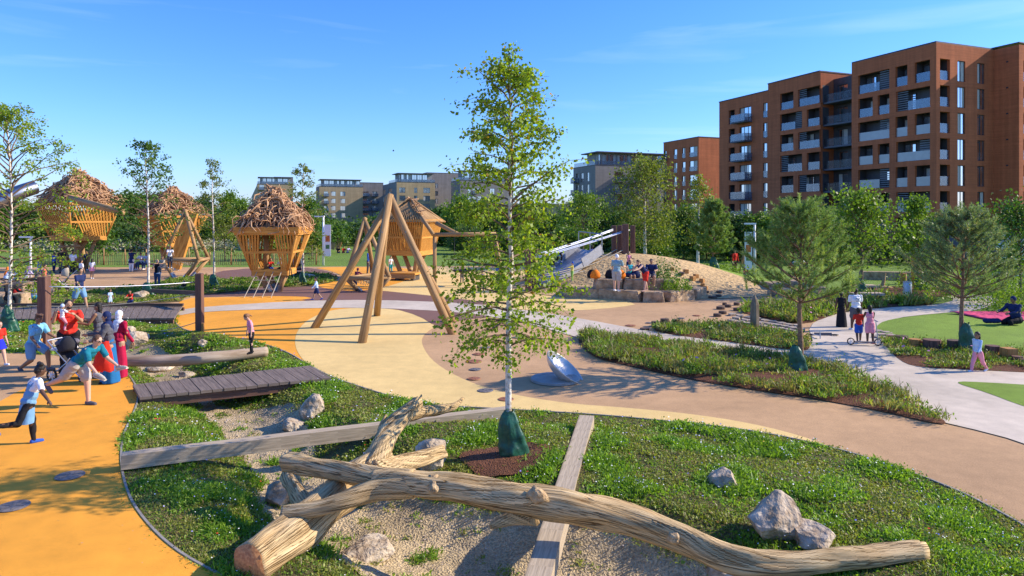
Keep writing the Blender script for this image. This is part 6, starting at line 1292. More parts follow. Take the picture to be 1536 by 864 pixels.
# ================================================================ TERRACE, MOUND FURNITURE, RIGHT SIDE
M_sst = mat('sandstone_block', (0.24, 0.155, 0.085), .9, scale=3.5, col2=(0.50, 0.36, 0.22), bump=.9, bscale=10, bdist=.04)
def stone(t, a, b, w, z0, z1, seed, name='block', taper=.94):
    a = Vector(a); b = Vector(b); bm = bmesh.new(); bmesh.ops.create_cube(bm, size=1); bmesh.ops.subdivide_edges(bm, edges=bm.edges, cuts=3, use_grid_fill=True); d = b - a; L = d.length; ang = math.atan2(d.y, d.x); M4 = Matrix.Rotation(ang, 3, 'Z'); ce = (a + b) / 2; ce.z = (z0 + z1) / 2
    for v in bm.verts:
        c = Vector((v.co.x * L * (taper if v.co.z > 0 else 1), v.co.y * w, v.co.z * (z1 - z0))); n_ = noise.noise_vector(c * 2.3 + Vector((seed, seed, 0))); c += Vector((n_.x * .05, n_.y * .09, n_.z * .03 if v.co.z > 0 else 0))
        if abs(v.co.x) > .45 and abs(v.co.z) > .45: c.x *= .985
        v.co = M4 @ c + ce - WL[t]
    me = bpy.data.meshes.new(name); bm.to_mesh(me); bm.free(); o = link_mesh(me, name, M_sst, t); md = o.modifiers.new('b', 'BEVEL'); md.width = .03; md.segments = 1; md.limit_method = 'ANGLE'; return o
te = thing('stone_terrace', (X(955, 30), 30, 0), 'two tiered sandstone block seat at the front of the sand mound', 'stone seat'); lo = [(848, 447), (902, 448.5), (966, 453.5), (998, 454), (1036, 450), (1052, 445)]
for i in range(5):
    a = g0(*lo[i]); b = g0(*lo[i + 1]); k = .975; am = Vector((*a, 0)); bm2 = Vector((*b, 0)); stone(te, am.lerp(bm2, .012) + Vector((0, .35, 0)), am.lerp(bm2, .988) + Vector((0, .35, 0)), .75, -.1, .47, i * 3 + 1)
mb = MB(); tp_ = [g0(x, y) for x, y in lo]; vs = [(a[0], a[1] + .5, .40) for a in tp_] + [(tp_[-1][0], tp_[-1][1] + 3.5, .40), (tp_[0][0] + .6, tp_[0][1] + 3.5, .40)]; mb.add(vs, [tuple(range(len(vs)))]); mb.build('paving', M_sand, te)
for i, (x0, x1) in enumerate(((892, 932), (933, 1010))): stone(te, (X(x0, 32.5), 32.5 - .1 * i, 0), (X(x1, 32.5), 32.6 - .1 * i, 0), .8, .38, .92, i * 5 + 30)
for (px, D, z, col, lb) in ((893, 32.5, .92, 'orange', 'orange bag with black lid on the left of the upper stone seat'), (931, 32.4, .92, 'orange', 'orange carrier bag at the feet of the bending woman'), (915, 32.6, .92, 'black', 'black rucksack on the stone seat behind the man in teal'), (888, 32.7, .92, 'black', 'black coat piled on the stone seat'), (953, 32.7, .92, 'navy', 'navy bag beside the seated man on the stone seat')):
    mb = MB(); c0 = Vector((X(px, D), D, z)); mb.lathe([(.02, 0), (.22, .02), (.25, .15), (.2, .3), (.12, .40), (.05, .42)], 12, c0, M=Matrix.Diagonal((1, .7, 1))); mb.tube([c0 + Vector((-.08, 0, .38)), c0 + Vector((0, 0, .5)), c0 + Vector((.08, 0, .38))], .012, n=5)
    tag(mb.build('bag', C_(col), smooth=True), lb, 'bag', 'bags on the stone seat')
person((X(925, 31.2), 31.2, .46), 150, 1.72, 'man in teal shirt, white cap and pale shorts standing on the lower stone tier', 'l', 'paleteal', 'stone', ('white', 'cap'), 'white', dict(al=10, ar=30, er=50, hl=3, hr=-3), near=True, legs='short', wide=1.15)
person((X(968, 31.2), 31.2, .46), -60, 1.68, 'woman in navy vest and red shorts bending over the stone seat', 'l', 'navy', 'red', ('brown', 'pony'), None, dict(lean=48, al=60, el=20, ar=50, er=30, hl=12, hr=-12, kr=6), near=True, legs='short', sleeve='none', fem=True)
person((X(977, 32.3), 32.3, .96), -10, 1.74, 'man in dark t-shirt sitting barefoot on the upper stone tier', 'm', 'navy', 'grey', ('black', 'short'), None, dict(SIT, drop=.12, il=25, ir=25), near=True, legs='short', wide=1.15)
person((X(943, 32.7), 32.7, .96), 20, 1.6, 'woman in flowery top seated on the upper stones between the standing figures', 'm', 'turq', 'navy', ('ginger', 'long'), None, dict(SIT, drop=.12), near=True, sleeve='none', legs='short', fem=True)
person((X(943, 34.2), 34.2, hgt(X(943, 34.2), 34.2) + .5), 10, 1.15, 'young girl in pink vest standing above the stone seat', 'm', 'pink', 'navy', ('ginger', 'long'), None, dict(al=40, el=60, ar=40, er=60), child=True, sleeve='none')
# cable posts
def cpost(px, D, y0, y1, w, lb):
    b = Vector((X(px, D), D, hgt(X(px, D), D) - .2)); mb = MB(); mb.beam(b, (b.x, D, Z(y0, D)), w, w, w2=w * .95, h2=w * .95); o = mb.build('rope_post', W_red, origin=b, bevel=.02); return tag(o, lb, 'post', 'red brown rope posts')
PR = [(921, 39, 338, 'leftmost thin red brown post on the mound crest'), (929.5, 39.6, 338, 'second post from the left on the mound crest'), (938, 38.6, 336, 'thickest post on the mound crest'), (949, 39.4, 338, 'rightmost post on the mound crest')]
for px, D, y0, lb in PR: cpost(px, D, y0, 385, .26 if 'thick' not in lb else .34, lb)
for px, D, lb in ((792, 35, 'left post of the pair at the low end of the cables'), (802, 35.5, 'right post of the pair at the low end of the cables')): cpost(px, D, 372, 420, .3, lb)
for k, (x0, y0, x1, y1) in enumerate(((803, 382, 920, 343.5), (804, 384, 920, 345.5), (803, 386, 938, 345.5), (804, 388, 944, 345))):
    cable(P3(x0, y0, 35.3), P3(x1, y1, 38.9), .035, ('topmost', 'second', 'third', 'lowest')[k] + ' of the four taut pale upper cables between mound posts', group='ropes of the mound crossing', sag=.05)
for k, (x0, y0, x1, y1) in enumerate(((812, 412, 925, 374), (812, 415, 938, 373), (818, 418, 945, 378))):
    cable(P3(x0, y0, 34.9), P3(x1, y1, 38.6), .025, ('upper', 'middle', 'lower')[k] + ' of the three slack pale ropes near the mound surface', M_rope, .25, 'rope', 'ropes of the mound crossing')
# wide slide
s_t = thing('wide_slide', (X(840, 37), 37, 0), 'wide grey metal slide set into the left flank of the mound', 'slide'); M_sl = mat('slide_steel', (.38, .38, .39), .5, metal=.3, var=.12)
U = [P3(870, 388, 38.8), P3(905, 390, 37.4)]; Lw = [P3(797, 424, 36.8), P3(824, 432, 34.9)]
U = [Vector((X(868, 39.2), 39.2, 1.85)), Vector((X(903, 37.6), 37.6, 1.75))]; Lw = [Vector((X(796, 37.6), 37.6, .2)), Vector((X(822, 35.2), 35.2, .15))]
mb = MB(); N = 8; vs = []
for i in range(N + 1):
    u = i / N; zc = (1 - u) * 1 + u * 0
    for c, f in ((U[0].lerp(Lw[0], u), 0), (U[1].lerp(Lw[1], u), 0)):
        vs.append(c + Vector((0, 0, .12 - .35 * math.sin(u * PI) * .4)))
mb.add(vs, [(2 * i, 2 * i + 1, 2 * i + 3, 2 * i + 2) for i in range(N)]); o = mb.build('slide_bed', M_sl, s_t, smooth=True); md = o.modifiers.new('s', 'SOLIDIFY'); md.thickness = .06
for k in (0, 1):
    for i in range(N):
        a, b = vs[2 * i + k], vs[2 * i + 2 + k]
        m2 = MB() if i == 0 else m2; hh = .55 if i < 3 else .3; m2.beam(a + Vector((0, 0, hh / 2 - .05)), b + Vector((0, 0, hh / 2 - .05)), .05, hh)
    m2.build('side_panel', M_sl, s_t)
for x in (-.02, 1.35): mb = MB(); q = U[0].lerp(U[1], .5 if x > 1 else 0); mb.tube([q, q + Vector((0, 0, 1.15))], .035, n=6); mb.build('post', M_metal, s_t)
mb = MB(); mb.tube([U[0] + Vector((0, 0, 1.15)), U[1] + Vector((0, 0, 1.15))], .035, n=6); mb.build('bar', M_metal, s_t); mb = MB(); mb.tube([U[1], U[1] + Vector((0, 0, 1.15))], .035, n=6); mb.build('post', M_metal, s_t)
# timber cubes and rounds climbing the mound
for i, (px, py, w, c) in enumerate(((1008, 406, 8, 1), (1029, 410, 9, 1), (1044, 417, 9, 1), (1039, 421, 10, 1), (1053, 424, 9, 1), (1058, 435, 9, 1), (1022, 414, 12, 0), (1054, 430, 8, 1))):
    b = gm(px, py); s = .74 * w / F * b.y; mb = MB(); mb.box(b + Vector((0, 0, s * .42)), (s, s, s * (.95 if c else .35)), .2 * i); lb = ['topmost', 'second', 'third', 'fourth', 'fifth', 'lowest', 'darkest flat', 'small sixth'][i] + (' orange timber cube on the mound slope' if c else ' timber block on the mound slope')
    tag(mb.build('timber_block', W_cub if c else W_dark, bevel=.02), lb, 'timber block', 'timber blocks up the mound')
for i, (px, py, w) in enumerate(((1081, 464, 13), (1084, 471, 12), (1076, 475, 12), (1092, 461, 10), (1105, 458, 9), (1105, 466, 10), (1116, 464, 8), (1069, 448, 13), (1078, 446, 9), (1079, 440, 9), (1060, 440, 7), (1087, 458, 7))):
    b = gm(px, py); r = w / F * b.y / 2; mb = MB(); mb.lathe([(r, -.1), (r * 1.02, .09), (r * .93, .12), (.001, .122)], 12, b); tag(mb.build('stepping_round', W_dark), ['widest dark', 'second widest', 'nearest', 'flat dark', 'far small', 'reddish', 'rightmost', 'wide upper', 'small upper', 'brown upper', 'tiny leftmost', 'half sunken'][i] + ' stepping round between mound and pointed post', 'stepping log', 'stepping rounds')
for i, (px, py, w, h) in enumerate(((983, 489, 12, 8), (997, 488, 13, 11), (1014, 487, 11, 9), (967, 494, 14, 3))):
    b = gm(px, py + 1); r = w / F * b.y / 2; hh = h / F * b.y; mb = MB(); mb.tube([b - Vector((0, 0, .1)), b + Vector((0, 0, hh))], r, n=14, rough=.08, seed=i); tag(mb.build('stump', W_dark, smooth=False), ['left', 'tallest middle', 'right', 'flat lowest'][i] + ' stump at the tip of the narrow planting bed', 'stump', 'stumps in the narrow bed')
# border stumps along the lawn edge
for i, (px, py, w, h) in enumerate(((1398, 524, 24, 14), (1372, 521, 16, 12), (1386, 520, 10, 8), (1432, 527, 20, 16), (1489, 535, 19, 16), (1513, 540, 16, 17), (1526, 543, 15, 8), (1534, 545, 14, 6), (1455, 530, 12, 10), (1352, 513, 18, 9), (1338, 509, 16, 5))):
    b = gm(px, py + 2); r = w / F * b.y / 2; hh = h / F * b.y + .05; mb = MB(); 
    if i == 5: mb.box(b + Vector((0, 0, hh / 2)), (r * 2, r * 2, hh), .1)
    else: mb.tube([b - Vector((0, 0, .1)), b + Vector((0, 0, hh))], r, n=14, rough=.08, seed=i)
    tag(mb.build('stump', W_cub if i in (1, 5) else (W_dark if i % 2 else W_red)), ['wide brown', 'orange cut', 'small dark', 'large dark behind leaves', 'dark broad', 'squared orange', 'low brown', 'lowest rightmost', 'small', 'wide low', 'flat leftmost'][i] + ' stump edging the curved lawn, by the girl in pink trousers' * (3 < i < 8) + ' stump edging the curved lawn left of the bluish pine' * (i <= 3 or i > 7), 'stump', 'stumps edging the curved lawn')
def flags(px0, py0, px1, py1, n, rows, lab, seed):
    rnd = random.Random(seed); t = thing('stone_paving', gm((px0 + px1) / 2, (py0 + py1) / 2), lab, 'stepping stones')
    for r_ in range(rows):
        for k in range(n):
            u = (k + .5 * (r_ % 2)) / n; b = gm(px0 + (px1 - px0) * u, py0 + (py1 - py0) * u + (r_ - rows / 2 + .5) * 4.5); w = (px1 - px0) / n / F * b.y * .6; m = 7; vs = []
            ph = rnd.random() * 6
            for z in (.0, .05 + rnd.random() * .03):
                for q in range(m): a = ph + 2 * PI * q / m; rr = w * (.85 + .2 * math.sin(q * 2.3 + ph)); vs.append((b.x + rr * math.cos(a), b.y + rr * 1.1 * math.sin(a), b.z + z + .02))
            mb = MB(); mb.add(vs, [tuple(range(m, 2 * m))] + [(q, (q + 1) % m, m + (q + 1) % m, m + q) for q in range(m)]); mb.build('flagstone', M_flag, t)
M_flag = mat('flagstone', (.26, .21, .16), .9, col2=(.46, .38, .30), scale=3, bump=.5)
flags(1098, 478, 1208, 498, 9, 3, 'band of flat flagstones leading past the pointed post to the path', 3); flags(1316, 503, 1395, 516, 6, 3, 'band of flat flagstones between the lawn tip and the bed stumps', 4)
# pointed timber posts
def obelisk(px, py, w, h, lb, D=None, m=None):
    b = gm(px, py) if D is None else Vector((X(px, D), D, 0)); s = b.y / F; w *= s; h *= s; mb = MB(); mb.lathe([(w / 2, -.1), (w * .53, h * .3), (w * .5, h * .72), (w * .3, h * .88), (.01, h)], 8, b); return tag(mb.build('pointed_post', m or W_beam, smooth=False), lb, 'post', 'pointed timber posts')
W_ob = wood('obelisk_timber', (0.13, 0.095, 0.06), (0.30, 0.23, 0.15), 12, 1)
obelisk(1132, 496, 13, 54, 'tall pointed weathered timber post standing among the flagstones', m=W_ob); obelisk(1377, 436, 10, 36, 'pointed weathered post behind the litter bin', 38, W_ob)
mb = MB(); D = 37; mb.beam((X(1370.5, D), D, 0), (X(1370.5, D), D, Z(384, D)), .17, .17); tag(mb.build('timber_post', W_gold), 'plain upright squared timber post left of the narrow olive tree', 'post')
mb = MB(); D = 39; mb.tube([(X(1355, D), D, 0), (X(1355, D), D, Z(410, D))], .17, n=12); tag(mb.build('stump', W_cub), 'orange round stump behind the litter bin', 'stump')
# litter bin
b = g0(1361, 444); bt_ = thing('litter_bin', (b[0], b[1], 0), 'cylindrical pale steel litter bin by the bark play area', 'litter bin'); s = b[1] / F; mb = MB(); mb.lathe([(6 * s, 0), (6 * s, 20 * s), (5.6 * s, 20.8 * s)], 20, (b[0], b[1], 0)); mb.build('drum', mat('bin_steel', (.42, .45, .50), .4, metal=.5), bt_, smooth=True); mb = MB(); mb.lathe([(6.2 * s, 20.8 * s), (6.1 * s, 22 * s), (3 * s, 22.4 * s), (2.8 * s, 21 * s), (.01, 21 * s)], 20, (b[0], b[1], 0)); mb.build('lid', M_metal, bt_)
# lamp posts with banners
def lamp(px, D, ytop, lb, banner=True, w=.09):
    x = X(px, D); zt_ = Z(ytop, D); t = thing('lamp_post', (x, D, 0), lb, 'lamp post', 'white lamp posts'); mb = MB(); mb.tube([(x, D, 0), (x, D, zt_)], [w, w * .8], n=10); mb.build('pole', M_white, t, smooth=True); mb = MB(); mb.box((x - .3, D, zt_ + .02), (.75, .22, .1)); mb.build('lamp_head', M_white, t)
    if banner:
        mb = MB(); z1 = Z(ytop + 12, D); mb.box((x + (.34 if px < 600 else -.42), D, z1 - 1.25), (.5, .03, 2.5)); bn = mb.build('banner', M_white, t); xx = x + (.34 if px < 600 else -.42)
        mb = MB(); mb.box((xx, D - .02, z1 - 1.1), (.34, .006, .5)); mb.build('banner_print', mat('banner_orange', (.55, .16, .04), .7, var=.5, scale=8), bn); mb = MB(); mb.box((xx, D - .02, z1 - 1.75), (.3, .006, .32)); mb.build('banner_print', mat('banner_green', (.10, .22, .08), .7, var=.4, scale=9), bn)
lamp(485, 54, 325, 'white lamp post with pale banner right of the golden tower'); lamp(1132, 45.5, 336, 'white lamp post with printed banner at the end of the mound'); lamp(46, 43, 356, 'plain white post behind the seated group on the left', False, .08)
# paling fence
ft = thing('paling_fence', (X(250, 55), 55, 0), 'low split chestnut paling fence along the back of the playground', 'fence'); rnd = random.Random(4); mb = MB(); x = X(60, 54.5)
while x < X(480, 54.5): mb.beam((x, 54.5 + rnd.uniform(-.03, .03), 0), (x + rnd.uniform(-.03, .03), 54.5, .92 + rnd.uniform(-.08, .1)), .04, .03); x += .15 + rnd.uniform(-.02, .03)
o = mb.build('pale', W_pole, ft); o['kind'] = 'stuff'; mb = MB(); 
for z in (.25, .72): mb.tube([(X(60, 54.5), 54.53, z), (X(480, 54.5), 54.53, z)], .012, n=4)
mb.build('fence_wire', M_dmet, ft)
for i in range(14): xx = X(60, 54.6) + i * 1.7; log(ft, (xx, 54.6, 0), (xx, 54.6, 1.3), .05, 'fence_post', W_pole)
mb = MB(); mb.box((X(218, 50), 50.2, .36), (2.6, .5, .1)); mb.box((X(218, 50) - 1, 50.2, .16), (.12, .4, .32)); mb.box((X(218, 50) + 1, 50.2, .16), (.12, .4, .32)); tag(mb.build('bench', W_red), 'low dark timber bench in front of the paling fence', 'bench')
sw_ = thing('stone_wall', (X(25, 36), 36, 0), 'low sandstone block seat wall where the crowd sits at the left edge', 'stone seat')
for i in range(5): stone(sw_, (X(-40 + i * 22, 37), 37 - i * .25, 0), (X(-19.5 + i * 22, 37), 36.8 - i * .25, 0), .8, -.1, .45, i + 70)
stone(sw_, (X(20, 29.3), 29.3, 0), (X(40, 29.3), 29.3, 0), .7, -.1, .6, 88); stone(sw_, (X(-6, 29.6), 29.6, 0), (X(14, 29.6), 29.6, 0), .7, -.1, .5, 89)
# hoardings at the right edge and far timber play pieces
D = 52; hz_ = thing('site_hoarding', (X(1480, D), D, 0), 'dark and white printed site hoarding in front of the red tower at the right edge', 'hoarding')
mb = MB(); mb.box((X(1425, D) + 1.9, D, (Z(350, D) + Z(390, D)) / 2), (X(1490, D) - X(1414, D), .1, Z(350, D) - Z(392, D))); mb.build('panel', mat('navy_panel', (.06, .065, .09), .6), hz_); mb = MB(); mb.box((X(1540, D) , D - .02, (Z(350, D) + Z(390, D)) / 2), (X(1586, D) - X(1492, D), .1, Z(350, D) - Z(392, D))); mb.build('panel', mat('white_panel', (.55, .55, .55), .6, var=.5, scale=1.6, blo=.48, bhi=.52), hz_)
D = 44; gh = thing('green_hoarding', (X(1500, D), D, 0), 'dark green hoarding with pale graffiti letters at the right edge', 'hoarding'); mb = MB(); mb.box((X(1520, D), D, Z(412, D)), (X(1600, D) - X(1440, D), .08, Z(393, D) - Z(432, D))); mb.build('panel', mat('green_panel', (.02, .09, .08), .6), gh)
mb = MB(); mb.box((X(1520, D), D - .03, Z(391, D)), (X(1600, D) - X(1440, D), .12, .12)); mb.build('top_rail', mat('yellow_rail', (.5, .36, .1), .6), gh)
M_graf = mat('graffiti_paint', (.45, .6, .75), .6, var=.1); gy = D - .06
def stroke(pts):
    mb = MB(); q, _ = spl([P3(a, b, gy) for a, b in pts], [1] * len(pts), 5); mb.tube(q, .045, n=6); mb.build('letter', M_graf, gh)
stroke([(1501, 411), (1493, 408), (1488, 416), (1492, 425), (1501, 423)]); stroke([(1510, 409), (1504, 414), (1506, 424), (1513, 422), (1514, 412), (1510, 409)]); stroke([(1518, 425), (1519, 409), (1524, 418), (1529, 409), (1530, 425)]); stroke([(1535, 410), (1535, 425)])
# swings and figures beyond the mound shoulder
D = 46; sf = thing('small_swing', (X(1118, D), D, 0), 'small timber A-frame swing beside the printed banner lamp post', 'swing')
for (x0, x1) in ((1113, 1116), (1126, 1121)): log(sf, (X(x0, D), D - .5, 0), P3(x1, 379, D), .06); log(sf, (X(x0, D), D + .6, 0), P3(x1, 379, D), .06)
log(sf, P3(1114, 380, D), P3(1123, 380, D), .06, 'bar')
person((X(1102, 47), 47, 0), 20, 1.6, 'person in red standing beyond the mound shoulder', 'm', 'red', 'maroon', ('black', 'short'), 'black', {}, sleeve='long'); person((X(1117, 45.4), 45.4, 0), 0, .95, 'toddler in red sitting under the small A-frame swing', 'm', 'coral', 'blue', ('black', 'short'), 'white', FLOOR, child=True)
D = 39; person((X(1191, D), D, .35), 110, 1.55, 'grey haired person in white shirt bending on the stone steps behind the pine', 'l', 'white', 'jeans', ('grey', 'short'), 'grey', dict(lean=60, al=60, ar=60), legs='long')
rs = thing('stone_steps', (X(1190, 36), 36, 0), 'stacked flat sandstone blocks at the right foot of the mound', 'stone seat')
for i, (a, b, D, z) in enumerate(((1146, 1178, 35.5, .45), (1180, 1210, 36, .5), (1160, 1200, 33.2, .35), (1200, 1236, 34.5, .35))): stone(rs, (X(a, D), D, 0), (X(b, D), D + .2, 0), 1.1, -.05, z, i + 50)
for i, (px, D, w, lb) in enumerate(((1300, 30.5, 46, 'nearer low pale bench in the bark play area'), (1292, 34, 40, 'farther low pale bench in the bark play area'))):
    t = thing('low_bench', (X(px, D), D, 0), lb, 'bench', 'low benches in the bark play area'); mb = MB(); mb.box((X(px, D), D, .42), (w / F * D, .5, .1)); mb.build('seat', mat('pale_seat', (.55, .42, .30), .8), t)
    for q in (-.35, .35): mb = MB(); mb.box((X(px, D) + q * w / F * D, D, .19), (.15, .4, .38)); mb.build('leg', W_dark, t)
D = 42; mb = MB(); mb.beam((X(1290, D), D, .25), (X(1400, D), D - 1, .25), .5, .5); tag(mb.build('stone_kerb', M_sst), 'long low stone kerb at the back of the bark play area', 'kerb')
fb_ = thing('driftwood_log', (X(1325, 37), 37, 0), 'small fallen branch sculpture lying in the bark play area', 'log'); mb = MB(); q, r = spl([P3(1305, 438, 37), P3(1325, 434, 37), P3(1345, 437, 37)], [.12, .22, .1]); mb.tube(q, r, n=10, rough=.3); mb.build('trunk', W_log, fb_, smooth=True); mb = MB(); q, r = spl([P3(1322, 432, 37), P3(1326, 420, 37), P3(1328, 410, 37)], [.1, .07, .03]); mb.tube(q, r, n=8, rough=.3); mb.build('branch', W_log, fb_, smooth=True)
# --- people on the concrete path
Q(1262, 491, 54, 160, 'woman in long black dress walking away along the concrete path', skin='d', top='black', bot=None, hair=('black', 'short'), shoes='black', skirt=('black', 1.0, 1.05), sleeve='none', fem=True, near=True)
mt, S_, J = Q(1284, 496, 65, 178, 'man in white t-shirt with dark print walking away on the concrete path', skin='d', top='white', bot='grey', hair=('black', 'short'), shoes='white', legs='short', near=True, pose=dict(al=8, ar=8, hl=10, hr=-12), wide=1.15)
for (a, b, c, d) in (((-.045, 0, .23), (-.01, 0, .205), .012, 0), ((-.01, 0, .205), (.05, 0, .235), .012, 0)):
    q1 = S_(J['pel'] + Vector((a[0], .0905, a[2]))); q2 = S_(J['pel'] + Vector((b[0], .0905, b[2]))); mb = MB(); mb.beam(q1, q2, .02, .012); mb.build('print', M_black, mt, local=True)
for k, (x, z) in enumerate(((-.035, .165), (-.012, .165), (.012, .165), (.035, .165))): mb = MB(); q1 = S_(J['pel'] + Vector((x, .088, z))); mb.box(q1, (.018, .012, .014)); mb.build('print', M_black, mt, local=True)
Q(1288, 514, 52, 165, 'boy in red t-shirt and blue shorts on the path', skin='d', top='red', bot='blue', hair=('black', 'short'), shoes='white', child=True, legs='short', near=True, pose=dict(hl=-14, hr=12, al=15, ar=10))
Q(1305, 516, 58, 170, 'girl in pink with long braids pushing a scooter on the path', skin='d', top='pink', bot='pink', hair=('black', 'long'), shoes='coral', child=True, legs='short', near=True, pose=dict(al=40, el=20, ar=40, er=20), sleeve='none')
def scooter(p0, ang, s, lb, lying=False):
    t = thing('scooter', p0, lb, 'scooter', None, rz=ang)
    if lying: t.rotation_euler[1] = R(84)
    for y in (0, .75):
        w = MB(); w.lathe([(.10 * s, -.015), (.11 * s, 0), (.10 * s, .015), (.08 * s, .012), (.08 * s, -.012), (.10 * s, -.015)], 18, (0, y * s, .11 * s), M=Matrix.Rotation(R(90), 3, 'Y')); wh = w.build('wheel', M_black, t, local=True); h = MB()
        for k in range(5): a = k * PI * 2 / 5; h.beam((0, y * s, .11 * s), (0, (y + .08 * math.cos(a)) * s, (.11 + .08 * math.sin(a)) * s), .015, .015, up=(1, 0, 0))
        h.build('rim', M_rim, wh, local=True)
    mb = MB(); mb.beam((0, .1 * s, .1 * s), (0, .65 * s, .1 * s), .12 * s, .03 * s); mb.build('deck', mat('grey_plastic', (.12, .12, .14), .5), t, local=True); mb = MB(); mb.tube([(0, 0, .11 * s), (0, .06 * s, .75 * s)], .014, n=6); mb.tube([(-.18 * s, .06 * s, .75 * s), (.18 * s, .06 * s, .75 * s)], .016, n=6); mb.build('handlebar', M_alu, t, local=True)
p = G(1317, 520); scooter((p.x, p.y, p.z + .02), R(78), 1.0, 'silver scooter with large wheels ridden by the girl in pink'); p = G(1215, 503); scooter((p.x, p.y, p.z + .04), R(-95), 1.0, 'scooter lying on its side where flagstones meet the path', True)
Q(1467, 558, 61, -70, 'little girl in pale blue top and pink trousers walking left along the path', skin='b', top='ltblue', bot='pink', hair=('black', 'long'), shoes='white', child=True, near=True, pose=dict(WALKL), sleeve='long')
# picnic blanket
bl = gm(1500, 482); mb = MB(); vs = []; nx_, ny_ = 16, 8
for j in range(ny_ + 1):
    for i in range(nx_ + 1): x = bl.x - 1.0 + i * .26; y = bl.y - .9 + j * .28; vs.append((x, y, .19 + .03 * noise.noise(Vector((x * 3, y * 3, 0)))))
mb.add(vs, [(j * (nx_ + 1) + i, j * (nx_ + 1) + i + 1, (j + 1) * (nx_ + 1) + i + 1, (j + 1) * (nx_ + 1) + i) for j in range(ny_) for i in range(nx_)]); o = mb.build('picnic_blanket', mat('pink_blanket', (.65, .05, .14), .9, var=.3, scale=8), smooth=True); o.modifiers.new('s', 'SOLIDIFY').thickness = .02; tag(o, 'bright pink picnic blanket spread on the curved lawn', 'blanket')
person((X(1524, 23.6), 23.6, .2), -75, 1.75, 'person in navy hooded top reclining on the pink blanket with knees up', 'b', 'navy', 'black', ('navy', 'bonnet'), 'black', dict(FLOOR, lean=12, drop=.12), near=True, sleeve='long', wide=1.2)
mb = MB()
for k in range(4): mb.ell(Vector((X(1480, 23.6) + k * .12, 23.6, .28)), (.13, .12, .09), 8, 6)
tag(mb.build('bag', C_('navy'), smooth=True), 'dark soft bag at the near corner of the pink blanket', 'bag')
for k, px in enumerate((1447, 1462)):
    mb = MB(); b = gm(px, 478); mb.tube([b + Vector((-.12, 0, .06)), b + Vector((-.05, 0, .08)), b + Vector((.08, 0, .05)), b + Vector((.15, 0, .04))], [.03, .06, .05, .02], n=8); tag(mb.build('shoe', M_black, smooth=True), ('black shoe on the grass just right of the bluish pine trunk', 'black shoe on the grass left of the pink blanket')[k], 'shoe', 'shoes on the lawn')
# far figures and play panels on the field
pp_ = thing('play_panel', (X(500, 76), 76, 0), 'angled orange and pale play panels in the far field', 'play structure')
for i, (x0, x1, y0, y1, m) in enumerate(((498, 502, 358, 374, W_pole), (506, 512, 356, 374, W_cub), (491, 495, 362, 375, W_dark))): mb = MB(); mb.beam(P3(x0, y1, 76), P3(x1, y0, 76), .5, .12, up=(0, 1, 0)); mb.build('panel', m, pp_)
for i, (px, c, lb) in enumerate(((508, 'black', 'person in black sitting on the far field by the play panels'), (515, 'red', 'person in red sitting on the far field'), (521, 'lilac', 'person in lilac sitting on the far field'), (530, 'beige', 'rightmost person sitting on the far field'))):
    person((X(px, 72), 72, 0), 30 * i, 1.6, lb, 'm', c, 'grey', ('black', 'short'), 'white', FLOOR)
person((X(180, 78), 78, 0), 60, 1.6, 'tiny figure in blue walking across the far field on the left', 'm', 'blue', 'white', ('brown', 'short'), 'white', WALKR)
# crowd of seated picnic items
mb = MB(); b = G(38, 447); mb.ell(b + Vector((0, 0, .15)), (.35, .2, .15), 10, 6); tag(mb.build('bag', C_('yellow'), smooth=True), 'yellow bag by the stone seat behind the left birch', 'bag'); mb = MB(); b = G(24, 445); mb.ell(b + Vector((0, 0, .2)), (.3, .2, .2), 10, 6); tag(mb.build('bag', C_('red'), smooth=True), 'red bag by the stone seat behind the left birch', 'bag')
# green bush on the mound
def bush(px, D, z, r, h, lb, seed, lm=None, n=1400, lf=.07):
    rt = np.random.RandomState(seed); P = rt.randn(n, 3); P /= np.linalg.norm(P, axis=1)[:, None]; P *= (rt.rand(n, 1) ** .4); P[:, 2] = np.abs(P[:, 2]); P = P * np.array([r, r, h]) * (1 + .25 * np.sin(P[:, :1] * 9 + seed)); V, Fq = leaves_mesh(P + np.array([X(px, D), D, z]), lf, rt, droop=-.3); o = np_mesh('bush', V, Fq, lm or L_green); return tag(o, lb, 'bush')
bush(997, 33, .75, .85, 1.15, 'dark green bush growing behind the right end of the stone seat', 3); bush(1012, 31.8, .5, 1.0, .5, 'low light green clump right of the stone seat bush', 4, L_lime)
bush(1500, 33, 0, 5, 1.6, 'leafy undergrowth in front of the green hoarding', 5, L_lime, 9000, .09); bush(1545, 27, 0, 2.2, 1.3, 'leafy shrub at the right edge beyond the picnic blanket', 6, L_lime, 3500, .08); bush(1090, 42, .2, 1.6, .9, 'small shrubs along the turf bank by the banner post', 7, L_lime, 900, .1)
bird = P3(590, 226, 60); mb = MB(); mb.ell(bird, (.10, .04, .03), 8, 6); mb.add([bird + Vector((-.05, 0, 0)), bird + Vector((.08, 0, 0)), bird + Vector((0, .06, .12))], [(0, 1, 2)]); mb.add([bird + Vector((-.05, 0, 0)), bird + Vector((.08, 0, 0)), bird + Vector((0, -.1, -.10))], [(0, 1, 2)]); tag(mb.build('bird', M_black), 'tiny dark bird flying in the sky above the tripod', 'bird')
